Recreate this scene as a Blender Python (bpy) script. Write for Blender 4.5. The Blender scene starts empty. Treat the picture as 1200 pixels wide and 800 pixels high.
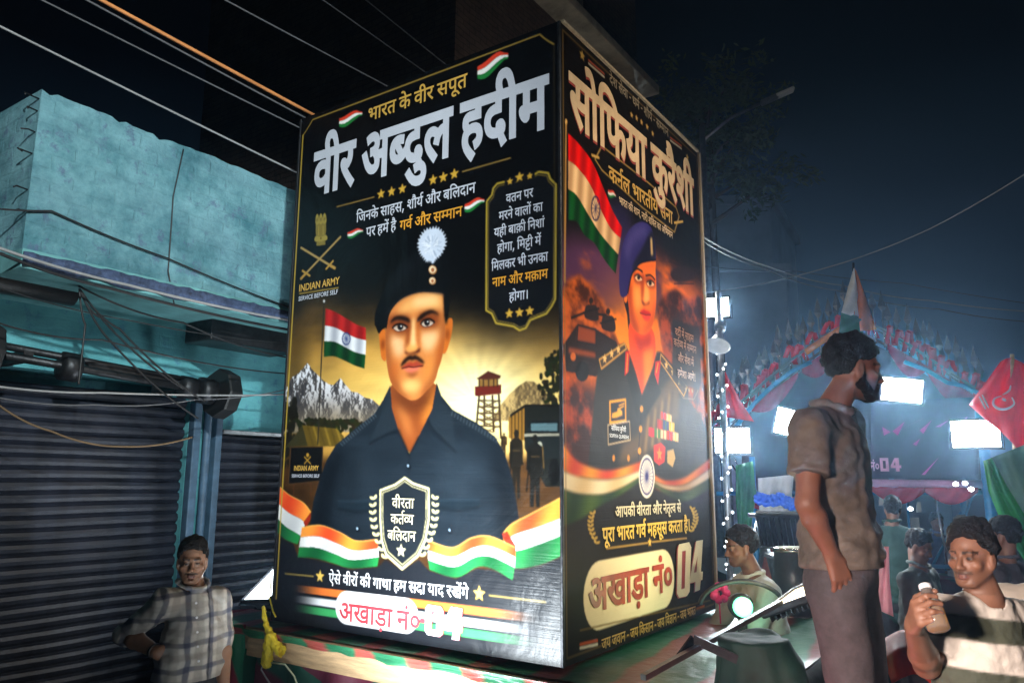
import bpy, bmesh, math, random
import numpy as np
from mathutils import Vector, Matrix
from mathutils.geometry import tessellate_polygon, delaunay_2d_cdt

random.seed(7)
RNG = np.random.default_rng(11)
scene = bpy.context.scene
COL = scene.collection

# ------------------------------------------------------------------ camera
CAM_F, CAM_PITCH, CAM_ROLL, CAM_YAW = 895.25, 0.178614, 0.0057509, -0.59837
CAM_POS = Vector((0.0, 0.0, 1.95))
_fw = Vector((math.sin(CAM_YAW) * math.cos(CAM_PITCH), math.cos(CAM_YAW) * math.cos(CAM_PITCH), math.sin(CAM_PITCH)))
_rt = Vector((math.cos(CAM_YAW), -math.sin(CAM_YAW), 0))
_up = _rt.cross(_fw)
CR = _rt * math.cos(CAM_ROLL) + _up * math.sin(CAM_ROLL)
CU = -_rt * math.sin(CAM_ROLL) + _up * math.cos(CAM_ROLL)
cam_data = bpy.data.cameras.new('camera')
cam = bpy.data.objects.new('camera', cam_data)
COL.objects.link(cam)
cam_data.sensor_width = 36.0
cam_data.lens = CAM_F / 1200 * 36.0
cam_data.clip_start = 0.05
cam_data.clip_end = 600
cam.matrix_world = Matrix(((CR.x, CU.x, -_fw.x, CAM_POS.x), (CR.y, CU.y, -_fw.y, CAM_POS.y), (CR.z, CU.z, -_fw.z, CAM_POS.z), (0, 0, 0, 1)))
scene.camera = cam

# ------------------------------------------------------------------ night sky
world = bpy.data.worlds.new('World')
scene.world = world
world.use_nodes = True
wn = world.node_tree
bg = wn.nodes['Background']
tc = wn.nodes.new('ShaderNodeTexCoord')
sx = wn.nodes.new('ShaderNodeSeparateXYZ')
rp = wn.nodes.new('ShaderNodeValToRGB')
rp.color_ramp.elements[0].position = 0.0
rp.color_ramp.elements[0].color = (0.0105, 0.0215, 0.0360, 1)
rp.color_ramp.elements[1].position = 0.46
rp.color_ramp.elements[1].color = (0.0004, 0.0006, 0.0009, 1)
_e = rp.color_ramp.elements.new(0.27)
_e.color = (0.0042, 0.0085, 0.0145, 1)
wn.links.new(tc.outputs['Generated'], sx.inputs[0])
wn.links.new(sx.outputs['Z'], rp.inputs[0])
wn.links.new(rp.outputs[0], bg.inputs['Color'])
bg.inputs['Strength'].default_value = 1.0

scene.view_settings.view_transform = 'Standard'
scene.view_settings.look = 'None'
scene.view_settings.exposure = 0.0
scene.view_settings.gamma = 1.0
scene.cycles.use_denoising = True
scene.cycles.max_bounces = 6
scene.cycles.diffuse_bounces = 3
scene.cycles.glossy_bounces = 3
scene.cycles.transmission_bounces = 4
scene.cycles.volume_bounces = 1
scene.cycles.sample_clamp_indirect = 4.0
scene.cycles.sample_clamp_direct = 0.0

# lamp strengths and aims (each lamp itself is built with its fitting further down)
P_FRONT, FRONT_POS, FRONT_N = 50.0, (-2.34, 1.95, .93), (-.02, .74, .68)
P_LEFT, P_RIGHT, P_FLOAT = 9.0, 12.0, 32.0
P_BACK, P_REAR, P_PINK, P_FAR = 40.0, 45.0, 22.0, 420.0
P_WALL, WALL_POS, WALL_AIM, WALL_CONE = 3300.0, (3.4, -1.6, 4.7), (-4.2, 2.4, 3.66), 32.0
PINK_POS = (-0.75, -0.7, 2.15)
P_SIDE, SIDE_POS, SIDE_AIM, SIDE_CONE = 620.0, (2.2, 3.3, 4.9), (-1.77, 3.95, 2.9), 44.0
FLOAT_SPREAD = 125.0
HAZE_DENSITY, HAZE_G = 0.0045, 0.86

# ------------------------------------------------------------------ geometry helpers
FWD = Vector((math.sin(CAM_YAW), math.cos(CAM_YAW), 0))     # street heading of the view
RGT = Vector((math.cos(CAM_YAW), -math.sin(CAM_YAW), 0))
BACK = -FWD


def ray(px, py):
    return _fw + CR * ((px - 600) / CAM_F) - CU * ((py - 400) / CAM_F)


def S(px, py, f):
    """point seen at photo pixel (px, py), f metres ahead of the viewer along the ground"""
    d = ray(px, py)
    return CAM_POS + d * (f / d.dot(FWD))


def onX(px, py, X):
    d = ray(px, py)
    return CAM_POS + d * (X / d.x)


def onY(px, py, Y):
    d = ray(px, py)
    return CAM_POS + d * (Y / d.y)


def onZ(px, py, Z):
    d = ray(px, py)
    return CAM_POS + d * ((Z - CAM_POS.z) / d.z)


def W(r, f, z):
    return RGT * r + FWD * f + Vector((0, 0, z))


# ------------------------------------------------------------------ materials
def srgb(c):
    c = np.asarray(c, float)
    return np.where(c <= 0.04045, c / 12.92, ((c + 0.055) / 1.055) ** 2.4)


def mat(name, color, rough=0.6, metal=0.0, vary=0.25, scale=8.0, bump=0.0, bscale=None, spec=None, coat=0.0, stretch=None):
    m = bpy.data.materials.new(name)
    m.use_nodes = True
    nt = m.node_tree
    b = nt.nodes['Principled BSDF']
    b.inputs['Roughness'].default_value = rough
    b.inputs['Metallic'].default_value = metal
    if spec is not None:
        b.inputs['Specular IOR Level'].default_value = spec
    if coat:
        b.inputs['Coat Weight'].default_value = coat
    tcn = nt.nodes.new('ShaderNodeTexCoord')
    mp = nt.nodes.new('ShaderNodeMapping')
    if stretch:
        mp.inputs['Scale'].default_value = stretch
    nt.links.new(tcn.outputs['Object'], mp.inputs[0])
    nz = nt.nodes.new('ShaderNodeTexNoise')
    nz.inputs['Scale'].default_value = scale
    nz.inputs['Detail'].default_value = 6
    nz.inputs['Roughness'].default_value = 0.65
    nt.links.new(mp.outputs[0], nz.inputs['Vector'])
    r = nt.nodes.new('ShaderNodeValToRGB')
    c = np.array(color, float)
    r.color_ramp.elements[0].position = 0.3
    r.color_ramp.elements[1].position = 0.72
    r.color_ramp.elements[0].color = (*np.clip(c * (1 - vary), 0, 1), 1)
    r.color_ramp.elements[1].color = (*np.clip(c * (1 + vary), 0, 1), 1)
    nt.links.new(nz.outputs['Fac'], r.inputs[0])
    nt.links.new(r.outputs[0], b.inputs['Base Color'])
    if bump:
        n2 = nt.nodes.new('ShaderNodeTexNoise')
        n2.inputs['Scale'].default_value = bscale or scale * 3
        n2.inputs['Detail'].default_value = 5
        nt.links.new(mp.outputs[0], n2.inputs['Vector'])
        bp = nt.nodes.new('ShaderNodeBump')
        bp.inputs['Strength'].default_value = min(1.0, bump)
        bp.inputs['Distance'].default_value = 0.01
        nt.links.new(n2.outputs['Fac'], bp.inputs['Height'])
        nt.links.new(bp.outputs[0], b.inputs['Normal'])
    return m


def cloth(name, color, rough=.6, vary=.25, scale=5.0, bump=.3, thin=.5):
    """thin cloth that lets part of the light through"""
    m = mat(name, color, rough, vary=vary, scale=scale, bump=bump)
    nt = m.node_tree
    b = nt.nodes['Principled BSDF']
    o = nt.nodes['Material Output']
    tr = nt.nodes.new('ShaderNodeBsdfTranslucent')
    mx = nt.nodes.new('ShaderNodeMixShader')
    mx.inputs[0].default_value = thin
    src = b.inputs['Base Color'].links[0].from_socket
    nt.links.new(src, tr.inputs['Color'])
    nt.links.new(b.outputs[0], mx.inputs[1])
    nt.links.new(tr.outputs[0], mx.inputs[2])
    nt.links.new(mx.outputs[0], o.inputs['Surface'])
    return m


def attr_mat(name, rough=0.6, spec=0.5, bump=0.0, bscale=60, stretch=(1, 1, 1), coat=0.0, attr='Col', wrinkle=0.0):
    m = bpy.data.materials.new(name)
    m.use_nodes = True
    nt = m.node_tree
    b = nt.nodes['Principled BSDF']
    b.inputs['Roughness'].default_value = rough
    b.inputs['Specular IOR Level'].default_value = spec
    b.inputs['Coat Weight'].default_value = coat
    a = nt.nodes.new('ShaderNodeAttribute')
    a.attribute_name = attr
    nt.links.new(a.outputs['Color'], b.inputs['Base Color'])
    if bump:
        tcn = nt.nodes.new('ShaderNodeTexCoord')
        mp = nt.nodes.new('ShaderNodeMapping')
        mp.inputs['Scale'].default_value = stretch
        nz = nt.nodes.new('ShaderNodeTexNoise')
        nz.inputs['Scale'].default_value = bscale
        nz.inputs['Detail'].default_value = 3
        bp = nt.nodes.new('ShaderNodeBump')
        bp.inputs['Strength'].default_value = bump
        bp.inputs['Distance'].default_value = 0.01
        nt.links.new(tcn.outputs['Object'], mp.inputs[0])
        nt.links.new(mp.outputs[0], nz.inputs['Vector'])
        nt.links.new(nz.outputs['Fac'], bp.inputs['Height'])
        nt.links.new(bp.outputs[0], b.inputs['Normal'])
        if wrinkle:
            n2 = nt.nodes.new('ShaderNodeTexNoise')
            n2.inputs['Scale'].default_value = 2.2
            n2.inputs['Detail'].default_value = 4
            n2.inputs['Distortion'].default_value = 1.2
            b2 = nt.nodes.new('ShaderNodeBump')
            b2.inputs['Strength'].default_value = wrinkle
            b2.inputs['Distance'].default_value = .06
            nt.links.new(tcn.outputs['Object'], n2.inputs['Vector'])
            nt.links.new(n2.outputs['Fac'], b2.inputs['Height'])
            nt.links.new(b2.outputs[0], bp.inputs['Normal'])
    return m


def emit(name, color, strength):
    m = bpy.data.materials.new(name)
    m.use_nodes = True
    nt = m.node_tree
    b = nt.nodes['Principled BSDF']
    b.inputs['Base Color'].default_value = (0.8, 0.8, 0.8, 1)
    b.inputs['Emission Color'].default_value = (*color, 1)
    b.inputs['Emission Strength'].default_value = strength
    return m


# ------------------------------------------------------------------ object helpers
def tag(o, label=None, cat=None, group=None, kind=None):
    if label:
        o['label'] = label
    if cat:
        o['category'] = cat
    if group:
        o['group'] = group
    if kind:
        o['kind'] = kind
    return o


def thing(name, loc, label, cat, group=None):
    o = bpy.data.objects.new(name, None)
    o.empty_display_size = 0.2
    o.location = loc
    COL.objects.link(o)
    return tag(o, label, cat, group)


def base_of(parent):
    v = Vector((0, 0, 0))
    p = parent
    while p is not None:
        v = v + p.location
        p = p.parent
    return v


def link_mesh(name, me, material, parent=None):
    o = bpy.data.objects.new(name, me)
    COL.objects.link(o)
    if material is not None:
        for m in (material if isinstance(material, (list, tuple)) else [material]):
            me.materials.append(m)
    if parent is not None:
        o.parent = parent
    return o


class MB:
    """collects pieces of ONE mesh (world coordinates)"""

    def __init__(self):
        self.v, self.f, self.mi, self.sm = [], [], [], []
        self.m = 0

    def add(self, vs, fs, smooth=False):
        n = len(self.v)
        self.v.extend([tuple(p) for p in vs])
        for f in fs:
            self.f.append([i + n for i in f])
            self.mi.append(self.m)
            self.sm.append(smooth)
        return self

    def box(self, c, size, ax=None, bev=0.0):
        ax = ax or (Vector((1, 0, 0)), Vector((0, 1, 0)), Vector((0, 0, 1)))
        c = Vector(c)
        h = [s / 2 for s in size]
        if bev <= 0:
            vs = [c + ax[0] * (a * h[0]) + ax[1] * (b * h[1]) + ax[2] * (d * h[2]) for a in (-1, 1) for b in (-1, 1) for d in (-1, 1)]
            return self.add(vs, [(0, 1, 3, 2), (4, 6, 7, 5), (0, 4, 5, 1), (2, 3, 7, 6), (0, 2, 6, 4), (1, 5, 7, 3)])
        bm = bmesh.new()
        bmesh.ops.create_cube(bm, size=1.0)
        for v in bm.verts:
            v.co = Vector((v.co.x * size[0], v.co.y * size[1], v.co.z * size[2]))
        bmesh.ops.bevel(bm, geom=list(bm.edges), offset=min(bev, min(size) * 0.45), segments=2, affect='EDGES', profile=0.5)
        bm.verts.index_update()
        vs = [c + ax[0] * v.co.x + ax[1] * v.co.y + ax[2] * v.co.z for v in bm.verts]
        fs = [[v.index for v in f.verts] for f in bm.faces]
        bm.free()
        return self.add(vs, fs)

    def tube(self, pts, r, n=8, cap=True, smooth=True):
        pts = [Vector(p) for p in pts]
        rs = r if isinstance(r, (list, tuple)) else [r] * len(pts)
        rings = []
        prev = None
        for i, p in enumerate(pts):
            t = (pts[min(i + 1, len(pts) - 1)] - pts[max(i - 1, 0)])
            if t.length < 1e-9:
                t = Vector((0, 0, 1))
            t.normalize()
            if prev is None:
                a = Vector((0, 0, 1)) if abs(t.z) < 0.9 else Vector((1, 0, 0))
                u = t.cross(a).normalized()
            else:
                u = (prev - t * prev.dot(t))
                u = u.normalized() if u.length > 1e-6 else t.orthogonal().normalized()
            prev = u
            w = t.cross(u)
            rings.append([p + (u * math.cos(2 * math.pi * k / n) + w * math.sin(2 * math.pi * k / n)) * rs[i] for k in range(n)])
        vs = [q for ring in rings for q in ring]
        fs = []
        for i in range(len(rings) - 1):
            for k in range(n):
                fs.append((i * n + k, i * n + (k + 1) % n, (i + 1) * n + (k + 1) % n, (i + 1) * n + k))
        if cap:
            fs.append(tuple(range(n - 1, -1, -1)))
            fs.append(tuple((len(rings) - 1) * n + k for k in range(n)))
        return self.add(vs, fs, smooth)

    def bar(self, a, b, w, h, up=(0, 0, 1)):
        a, b = Vector(a), Vector(b)
        t = (b - a)
        L = t.length
        t.normalize()
        u = Vector(up)
        s = t.cross(u)
        if s.length < 1e-5:
            s = t.orthogonal()
        s.normalize()
        u = s.cross(t)
        return self.box((a + b) / 2, (L, w, h), (t, s, u))

    def prism(self, poly, d):
        """closed planar polygon of world points thickened by vector d"""
        n = len(poly)
        P = [Vector(p) for p in poly]
        D = Vector(d)
        return self.add(P + [p + D for p in P], [tuple(range(n - 1, -1, -1)), tuple(range(n, 2 * n))] + [(i, (i + 1) % n, n + (i + 1) % n, n + i) for i in range(n)])

    def lathe(self, base, axis, prof, n=16, smooth=True):
        base, axis = Vector(base), Vector(axis).normalized()
        u = axis.orthogonal().normalized()
        w = axis.cross(u)
        vs, fs = [], []
        for h, r in prof:
            for k in range(n):
                a = 2 * math.pi * k / n
                vs.append(base + axis * h + (u * math.cos(a) + w * math.sin(a)) * max(r, 1e-4))
        for i in range(len(prof) - 1):
            for k in range(n):
                fs.append((i * n + k, i * n + (k + 1) % n, (i + 1) * n + (k + 1) % n, (i + 1) * n + k))
        fs.append(tuple(range(n - 1, -1, -1)))
        fs.append(tuple((len(prof) - 1) * n + k for k in range(n)))
        return self.add(vs, fs, smooth)

    def sheet(self, grid, th=0.0, smooth=True):
        """grid[i][j] of world points; th > 0 gives it real thickness"""
        R, C = len(grid), len(grid[0])
        P = [Vector(p) for row in grid for p in row]
        q = [(i * C + j, i * C + j + 1, (i + 1) * C + j + 1, (i + 1) * C + j) for i in range(R - 1) for j in range(C - 1)]
        if th <= 0:
            return self.add(P, q, smooth)
        nrm = [Vector((0, 0, 0)) for _ in P]
        for f in q:
            nn = (P[f[2]] - P[f[0]]).cross(P[f[3]] - P[f[1]])
            for i in f:
                nrm[i] = nrm[i] + nn
        P2 = [p - (n.normalized() if n.length > 0 else Vector((0, 0, 1))) * th for p, n in zip(P, nrm)]
        N = len(P)
        fs = q + [tuple(N + i for i in reversed(f)) for f in q]
        rim = [j for j in range(C)] + [i * C + C - 1 for i in range(1, R)] + [(R - 1) * C + j for j in range(C - 2, -1, -1)] + [i * C for i in range(R - 2, 0, -1)]
        for a, b in zip(rim, rim[1:] + rim[:1]):
            fs.append((b, a, N + a, N + b))
        return self.add(P + P2, fs, smooth)

    def build(self, name, material, parent=None, bevel=0):
        me = bpy.data.meshes.new(name)
        b = base_of(parent) if parent is not None else Vector((0, 0, 0))
        org = b
        if parent is None and self.v:
            a = np.array(self.v)
            org = Vector(((a[:, 0].min() + a[:, 0].max()) / 2, (a[:, 1].min() + a[:, 1].max()) / 2, a[:, 2].min()))
        me.from_pydata([(x - org.x, y - org.y, z - org.z) for x, y, z in self.v], [], self.f)
        me.polygons.foreach_set('material_index', self.mi)
        me.polygons.foreach_set('use_smooth', self.sm)
        me.update()
        o = link_mesh(name, me, material, parent)
        if parent is None:
            o.location = org
        return o


def copy_tree(o, parent=None):
    c = o.copy()
    COL.objects.link(c)
    if parent is not None:
        c.parent = parent
    for ch in list(o.children):
        copy_tree(ch, c)
    return c


def smoothstep(a, b, x):
    t = np.clip((x - a) / (b - a), 0, 1)
    return t * t * (3 - 2 * t)


def fbm(h, w, cells, octaves=5, seed=0, aspect=1.0, gain=0.55):
    r = np.random.default_rng(seed)
    out = np.zeros((h, w))
    amp, tot = 1.0, 0.0
    ch, cw = float(cells), float(cells) * w / h * aspect
    for _ in range(octaves):
        gh, gw = int(ch) + 3, int(cw) + 3
        g = r.random((gh, gw))
        y = np.linspace(0, ch, h)
        x = np.linspace(0, cw, w)
        y0, x0 = y.astype(int), x.astype(int)
        fy, fx = y - y0, x - x0
        fy, fx = fy * fy * (3 - 2 * fy), fx * fx * (3 - 2 * fx)
        a = g[y0][:, x0] * (1 - fx) + g[y0][:, x0 + 1] * fx
        b = g[y0 + 1][:, x0] * (1 - fx) + g[y0 + 1][:, x0 + 1] * fx
        out += amp * (a * (1 - fy[:, None]) + b * fy[:, None])
        tot += amp
        amp *= gain
        ch, cw = ch * 2, cw * 2
    return out / tot

# letter outlines (units of 1/1000 em) and the set lines of writing: glyph, x, y
_G = {
    49: [[[174, 632, 225, 626, 254, 615, 280, 598, 307, 563, 326, 514, 329, 492, 332, 321, 533, 321, 533, 551, 402, 551, 402, 622, 717, 622, 717, 551, 614,
    551, 614, 0, 533, 0, 533, 250, 332, 250, 331, 198, 324, 174, 302, 155, 273, 152, 233, 170, 195, 205, 170, 248, 165, 287, 172, 302, 185, 314, 209, 320,
    253, 321, 252, 468, 237, 530, 221, 551, 206, 560, 169, 568, 136, 561, 122, 548, 115, 531, 115, 508, 120, 496, 138, 478, 169, 466, 218, 460, 210, 389,
    143, 401, 90, 426, 57, 464, 46, 520, 48, 547, 56, 571, 67, 590, 84, 606, 126, 625]]],
    66: [[[170, 551, 170, 0, 89, 0, 89, 551, 0, 551, 0, 622, 273, 622, 273, 551]]],
    52: [[[395, 42, 341, -12, 256, 62, 138, 181, 75, 256, 46, 305, 40, 331, 44, 358, 55, 376, 75, 389, 104, 393, 138, 387, 165, 368, 181, 349, 215, 372,
    238, 399, 252, 431, 256, 468, 251, 514, 239, 551, 0, 551, 0, 622, 424, 622, 424, 551, 320, 551, 332, 510, 335, 432, 324, 385, 302, 347, 254, 300, 167,
    254, 272, 146]]],
    40: [[[481, 551, 481, 0, 400, 0, 400, 328, 262, 328, 200, 322, 160, 307, 132, 274, 126, 237, 128, 213, 147, 165, 208, 94, 271, 40, 217, -12, 113, 88,
    68, 151, 46, 218, 48, 275, 66, 318, 83, 341, 108, 363, 163, 388, 240, 398, 400, 399, 400, 551, 0, 551, 0, 622, 584, 622, 584, 551]]],
    25: [[[777, 551, 452, 551, 452, 349, 477, 371, 536, 396, 600, 396, 628, 389, 675, 358, 693, 335, 706, 307, 716, 239, 708, 167, 681, 90, 651, 39, 579,
    80, 602, 114, 620, 154, 632, 196, 636, 237, 625, 294, 606, 317, 579, 329, 535, 326, 508, 312, 480, 290, 452, 258, 452, 0, 371, 0, 371, 174, 312, 136,
    250, 119, 180, 123, 138, 137, 100, 161, 71, 194, 52, 238, 46, 290, 49, 328, 60, 362, 77, 391, 101, 417, 131, 438, 164, 452, 202, 461, 244, 464, 339,
    454, 333, 381, 259, 391, 222, 389, 177, 376, 145, 351, 129, 314, 129, 267, 144, 228, 158, 214, 173, 202, 209, 190, 270, 193, 323, 220, 371, 260, 371,
    551, 0, 551, 0, 622, 777, 622]]],
    75: [[[-169, 615, -210, 740, -244, 793, -269, 812, -299, 822, -336, 822, -378, 811, -385, 809, -409, 882, -389, 888, -318, 896, -268, 890, -245, 882,
    -205, 856, -170, 812, -138, 750, -94, 615]]],
    57: [[[571, 551, 467, 551, 467, 0, 387, 0, 387, 165, 342, 140, 304, 126, 233, 118, 182, 123, 137, 139, 99, 164, 70, 198, 52, 238, 46, 286, 50, 326, 60,
    362, 78, 392, 104, 418, 135, 438, 210, 461, 270, 464, 334, 458, 354, 454, 349, 381, 271, 391, 230, 389, 181, 376, 147, 349, 129, 311, 129, 263, 145,
    226, 175, 202, 193, 194, 235, 188, 283, 194, 324, 210, 387, 260, 387, 551, 0, 551, 0, 622, 571, 622]]],
    68: [[[-185, 615, -206, 666, -218, 714, -220, 748, -210, 807, -178, 854, -155, 873, -128, 886, -96, 893, -32, 894, -6, 889, 39, 868, 76, 831, 93, 807,
    122, 746, 163, 622, 273, 622, 273, 551, 170, 551, 170, 0, 89, 0, 89, 551, 0, 551, 0, 622, 87, 622, 44, 747, 12, 797, -8, 813, -31, 822, -57, 825, -92,
    819, -106, 811, -118, 800, -134, 771, -139, 733, -129, 672, -105, 615]]],
    60: [[[587, 551, 587, 0, 506, 0, 506, 266, 448, 254, 359, 251, 269, 262, 212, 277, 167, 253, 264, 146, 380, 42, 326, -12, 196, 112, 115, 202, 63, 271,
    49, 295, 41, 323, 41, 349, 48, 367, 75, 389, 116, 392, 148, 382, 181, 350, 199, 372, 213, 413, 217, 473, 212, 512, 201, 551, 0, 551, 0, 622, 691, 622,
    691, 551], [369, 322, 424, 324, 506, 339, 506, 551, 281, 551, 295, 499, 298, 458, 293, 401, 277, 356, 262, 333]]],
    46: [[[479, 551, 479, 0, 398, 0, 398, 191, 335, 159, 277, 147, 216, 149, 152, 175, 128, 194, 106, 223, 86, 277, 79, 358, 79, 551, 0, 551, 0, 622, 583,
    622, 583, 551], [398, 551, 160, 551, 163, 304, 169, 273, 190, 240, 203, 230, 240, 218, 283, 218, 338, 236, 398, 280]]],
    70: [[[-63, -245, -116, -262, -159, -268, -208, -266, -267, -246, -309, -207, -322, -183, -333, -126, -322, -73, -287, -29, -233, 1, -162, 11, -126, 9,
    -92, 4, -31, -17, 46, -69, 127, -163, 145, -189, 83, -228, 1, -125, -56, -82, -87, -68, -121, -60, -180, -58, -218, -68, -244, -87, -257, -113, -257,
    -146, -245, -172, -221, -188, -178, -196, -141, -193, -88, -175]]],
    9: [[[470, 218, 459, 157, 444, 133, 400, 99, 344, 82, 270, 84, 231, 96, 194, 116, 159, 144, 126, 181, 93, 229, 29, 356, 100, 382, 168, 248, 193, 214,
    246, 168, 275, 157, 305, 153, 340, 157, 367, 170, 378, 181, 390, 209, 386, 262, 370, 293, 347, 321, 318, 347, 260, 341, 255, 411, 313, 418, 352, 435,
    373, 461, 378, 476, 379, 511, 374, 525, 356, 546, 317, 561, 267, 560, 235, 552, 171, 525, 146, 594, 175, 608, 230, 625, 298, 632, 335, 630, 394, 610,
    418, 593, 436, 572, 449, 549, 459, 495, 455, 458, 442, 426, 421, 398, 392, 375, 412, 355, 468, 350, 543, 353, 594, 363, 594, 551, 521, 551, 521, 622,
    779, 622, 779, 551, 675, 551, 675, 0, 594, 0, 594, 290, 535, 280, 455, 282, 466, 251]]],
    205: [[[0, 622, 416, 622, 416, 551, 0, 551], [439, 193, 399, 164, 329, 130, 272, 119, 214, 119, 163, 130, 119, 151, 85, 180, 60, 217, 48, 261, 50, 326,
    61, 362, 80, 392, 106, 418, 139, 438, 176, 452, 218, 461, 299, 462, 369, 454, 363, 385, 280, 395, 230, 392, 365, 225, 401, 256], [127, 287, 135, 242,
    160, 210, 198, 190, 242, 184, 268, 186, 308, 195, 168, 370, 137, 335]]],
    419: [[[296, -12, 336, 2, 378, 9, 342, 73, 287, 68, 224, 74, 162, 92, 124, 112, 92, 140, 58, 196, 51, 219, 46, 272, 50, 313, 62, 348, 79, 377, 119,
    414, 160, 436, 208, 449, 295, 456, 295, 551, 0, 551, 0, 622, 534, 622, 534, 551, 376, 551, 376, 385, 299, 385, 216, 374, 173, 355, 138, 317, 127, 277,
    128, 237, 148, 193, 166, 174, 188, 159, 249, 142, 312, 141, 309, 151, 306, 176, 311, 206, 327, 226, 338, 232, 361, 239, 393, 238, 411, 234, 438, 216,
    460, 176, 460, 147, 446, 112, 410, 86, 459, 5, 504, -13, 538, -42, 559, -82, 566, -129, 563, -158, 540, -208, 520, -229, 494, -246, 463, -258, 428,
    -266, 340, -265, 256, -242, 185, -197, 120, -136, 89, -100, 150, -57, 206, -119, 260, -163, 298, -182, 340, -192, 387, -196, 433, -191, 466, -178, 486,
    -154, 493, -122, 487, -93, 479, -82, 442, -61, 387, -58, 364, -62, 322, -79]]],
    54: [[[0, 551, 0, 622, 693, 622, 693, 551, 589, 551, 589, 0, 508, 0, 508, 355, 457, 349, 420, 327, 386, 283, 356, 208, 279, 232, 311, 313, 299, 322,
    251, 347, 224, 352, 190, 352, 159, 340, 131, 304, 127, 252, 138, 216, 174, 163, 309, 40, 255, -12, 126, 106, 73, 176, 52, 224, 45, 275, 51, 323, 70,
    362, 113, 402, 149, 417, 186, 425, 226, 425, 266, 418, 320, 394, 354, 370, 385, 394, 419, 412, 457, 422, 508, 426, 508, 551]]],
    61: [[[321, 69, 368, 89, 397, 120, 402, 133, 401, 166, 387, 196, 374, 208, 336, 224, 280, 229, 219, 222, 174, 200, 147, 167, 138, 124, 144, 79, 157,
    49, 180, 17, 216, -19, 302, -89, 248, -142, 167, -73, 108, -9, 70, 57, 61, 92, 58, 130, 62, 166, 74, 198, 92, 225, 115, 248, 82, 292, 72, 320, 70, 366,
    84, 410, 118, 441, 158, 458, 209, 465, 361, 465, 361, 551, 0, 551, 0, 622, 546, 622, 546, 551, 442, 551, 442, 394, 204, 393, 174, 387, 153, 366, 149,
    347, 152, 328, 164, 304, 183, 284, 257, 299, 347, 295, 417, 268, 449, 240, 460, 224, 480, 172, 479, 125, 462, 77, 447, 57, 405, 24, 348, 2]]],
    42: [[[413, -58, 342, 73, 302, 68, 245, 71, 202, 78, 162, 92, 124, 112, 92, 140, 68, 176, 51, 219, 46, 272, 50, 313, 62, 348, 79, 377, 119, 414, 160,
    436, 234, 453, 295, 456, 295, 551, 0, 551, 0, 622, 534, 622, 534, 551, 376, 551, 376, 385, 253, 381, 201, 369, 173, 355, 153, 338, 138, 317, 129, 292,
    128, 237, 148, 193, 166, 174, 188, 159, 216, 149, 249, 142, 312, 141, 306, 168, 311, 206, 327, 226, 373, 240, 411, 234, 426, 226, 455, 190, 461, 162,
    453, 122, 439, 104, 410, 86, 438, 36, 480, -24]]],
    50: [[[509, 551, 509, 0, 428, 0, 428, 250, 207, 250, 206, 198, 199, 174, 185, 159, 168, 152, 129, 158, 89, 186, 71, 205, 45, 248, 40, 287, 52, 308, 71,
    318, 126, 321, 126, 551, 0, 551, 0, 622, 612, 622, 612, 551], [428, 551, 207, 551, 207, 321, 428, 321]]],
    67: [[[89, 551, 0, 551, 0, 622, 80, 622, 60, 669, 53, 709, 57, 761, 68, 794, 86, 824, 111, 849, 142, 870, 220, 893, 266, 896, 334, 891, 399, 877, 460,
    853, 516, 820, 569, 778, 618, 730, 663, 676, 704, 615, 620, 615, 542, 706, 459, 772, 373, 811, 283, 824, 250, 822, 195, 807, 156, 778, 136, 738, 134,
    714, 139, 673, 165, 622, 273, 622, 273, 551, 170, 551, 170, 0, 89, 0]]],
    32: [[[653, 551, 653, 0, 572, 0, 572, 370, 378, 373, 410, 340, 436, 303, 452, 262, 458, 218, 453, 176, 438, 141, 414, 114, 366, 88, 330, 81, 284, 82,
    233, 97, 209, 110, 185, 128, 139, 179, 95, 250, 31, 401, 102, 426, 125, 363, 173, 261, 224, 192, 250, 170, 278, 157, 321, 154, 348, 163, 367, 180, 374,
    193, 377, 249, 362, 290, 348, 310, 314, 346, 273, 377, 302, 441, 572, 441, 572, 551, 0, 551, 0, 622, 757, 622, 757, 551]]],
    44: [[[0, 622, 569, 622, 569, 551, 466, 551, 466, 0, 385, 0, 385, 298, 204, 298, 203, 231, 190, 202, 174, 192, 153, 188, 128, 193, 102, 209, 66, 246,
    42, 290, 38, 329, 50, 355, 69, 366, 98, 369, 385, 369, 385, 551, 0, 551]]],
    799: [[[46, -129, 68, -36, 95, 116, 192, 116, 199, 105, 162, -11, 113, -129]]],
    58: [[[122, 189, 90, 193, 53, 216, 41, 240, 40, 255, 50, 291, 78, 310, 113, 314, 152, 302, 191, 276, 215, 286, 256, 315, 287, 358, 303, 412, 305, 443,
    298, 493, 288, 514, 276, 532, 242, 558, 199, 566, 172, 563, 153, 552, 142, 537, 140, 500, 153, 475, 186, 454, 244, 442, 270, 440, 253, 370, 171, 385,
    139, 399, 92, 439, 69, 489, 68, 541, 86, 583, 121, 614, 172, 630, 204, 632, 271, 620, 329, 584, 370, 524, 378, 499, 384, 440, 382, 406, 365, 342, 331,
    285, 283, 239, 254, 221, 320, 158, 414, 43, 350, -1, 258, 118, 179, 194], [591, 551, 591, 0, 510, 0, 510, 551, 421, 551, 421, 622, 695, 622, 695,
    551]]],
    80: [[[170, 551, 170, 0, 89, 0, 89, 551, 0, 551, 0, 622, 273, 622, 273, 551]], [[80, 615, 31, 674, -13, 698, -81, 702, -143, 682, -169, 751, -95, 772,
    -25, 768, 30, 740, 72, 692, 76, 694, 47, 759, 7, 808, -28, 824, -57, 827, -89, 825, -127, 813, -150, 882, -84, 895, -9, 890, 35, 870, 72, 836, 121,
    750, 165, 615]]],
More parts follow.
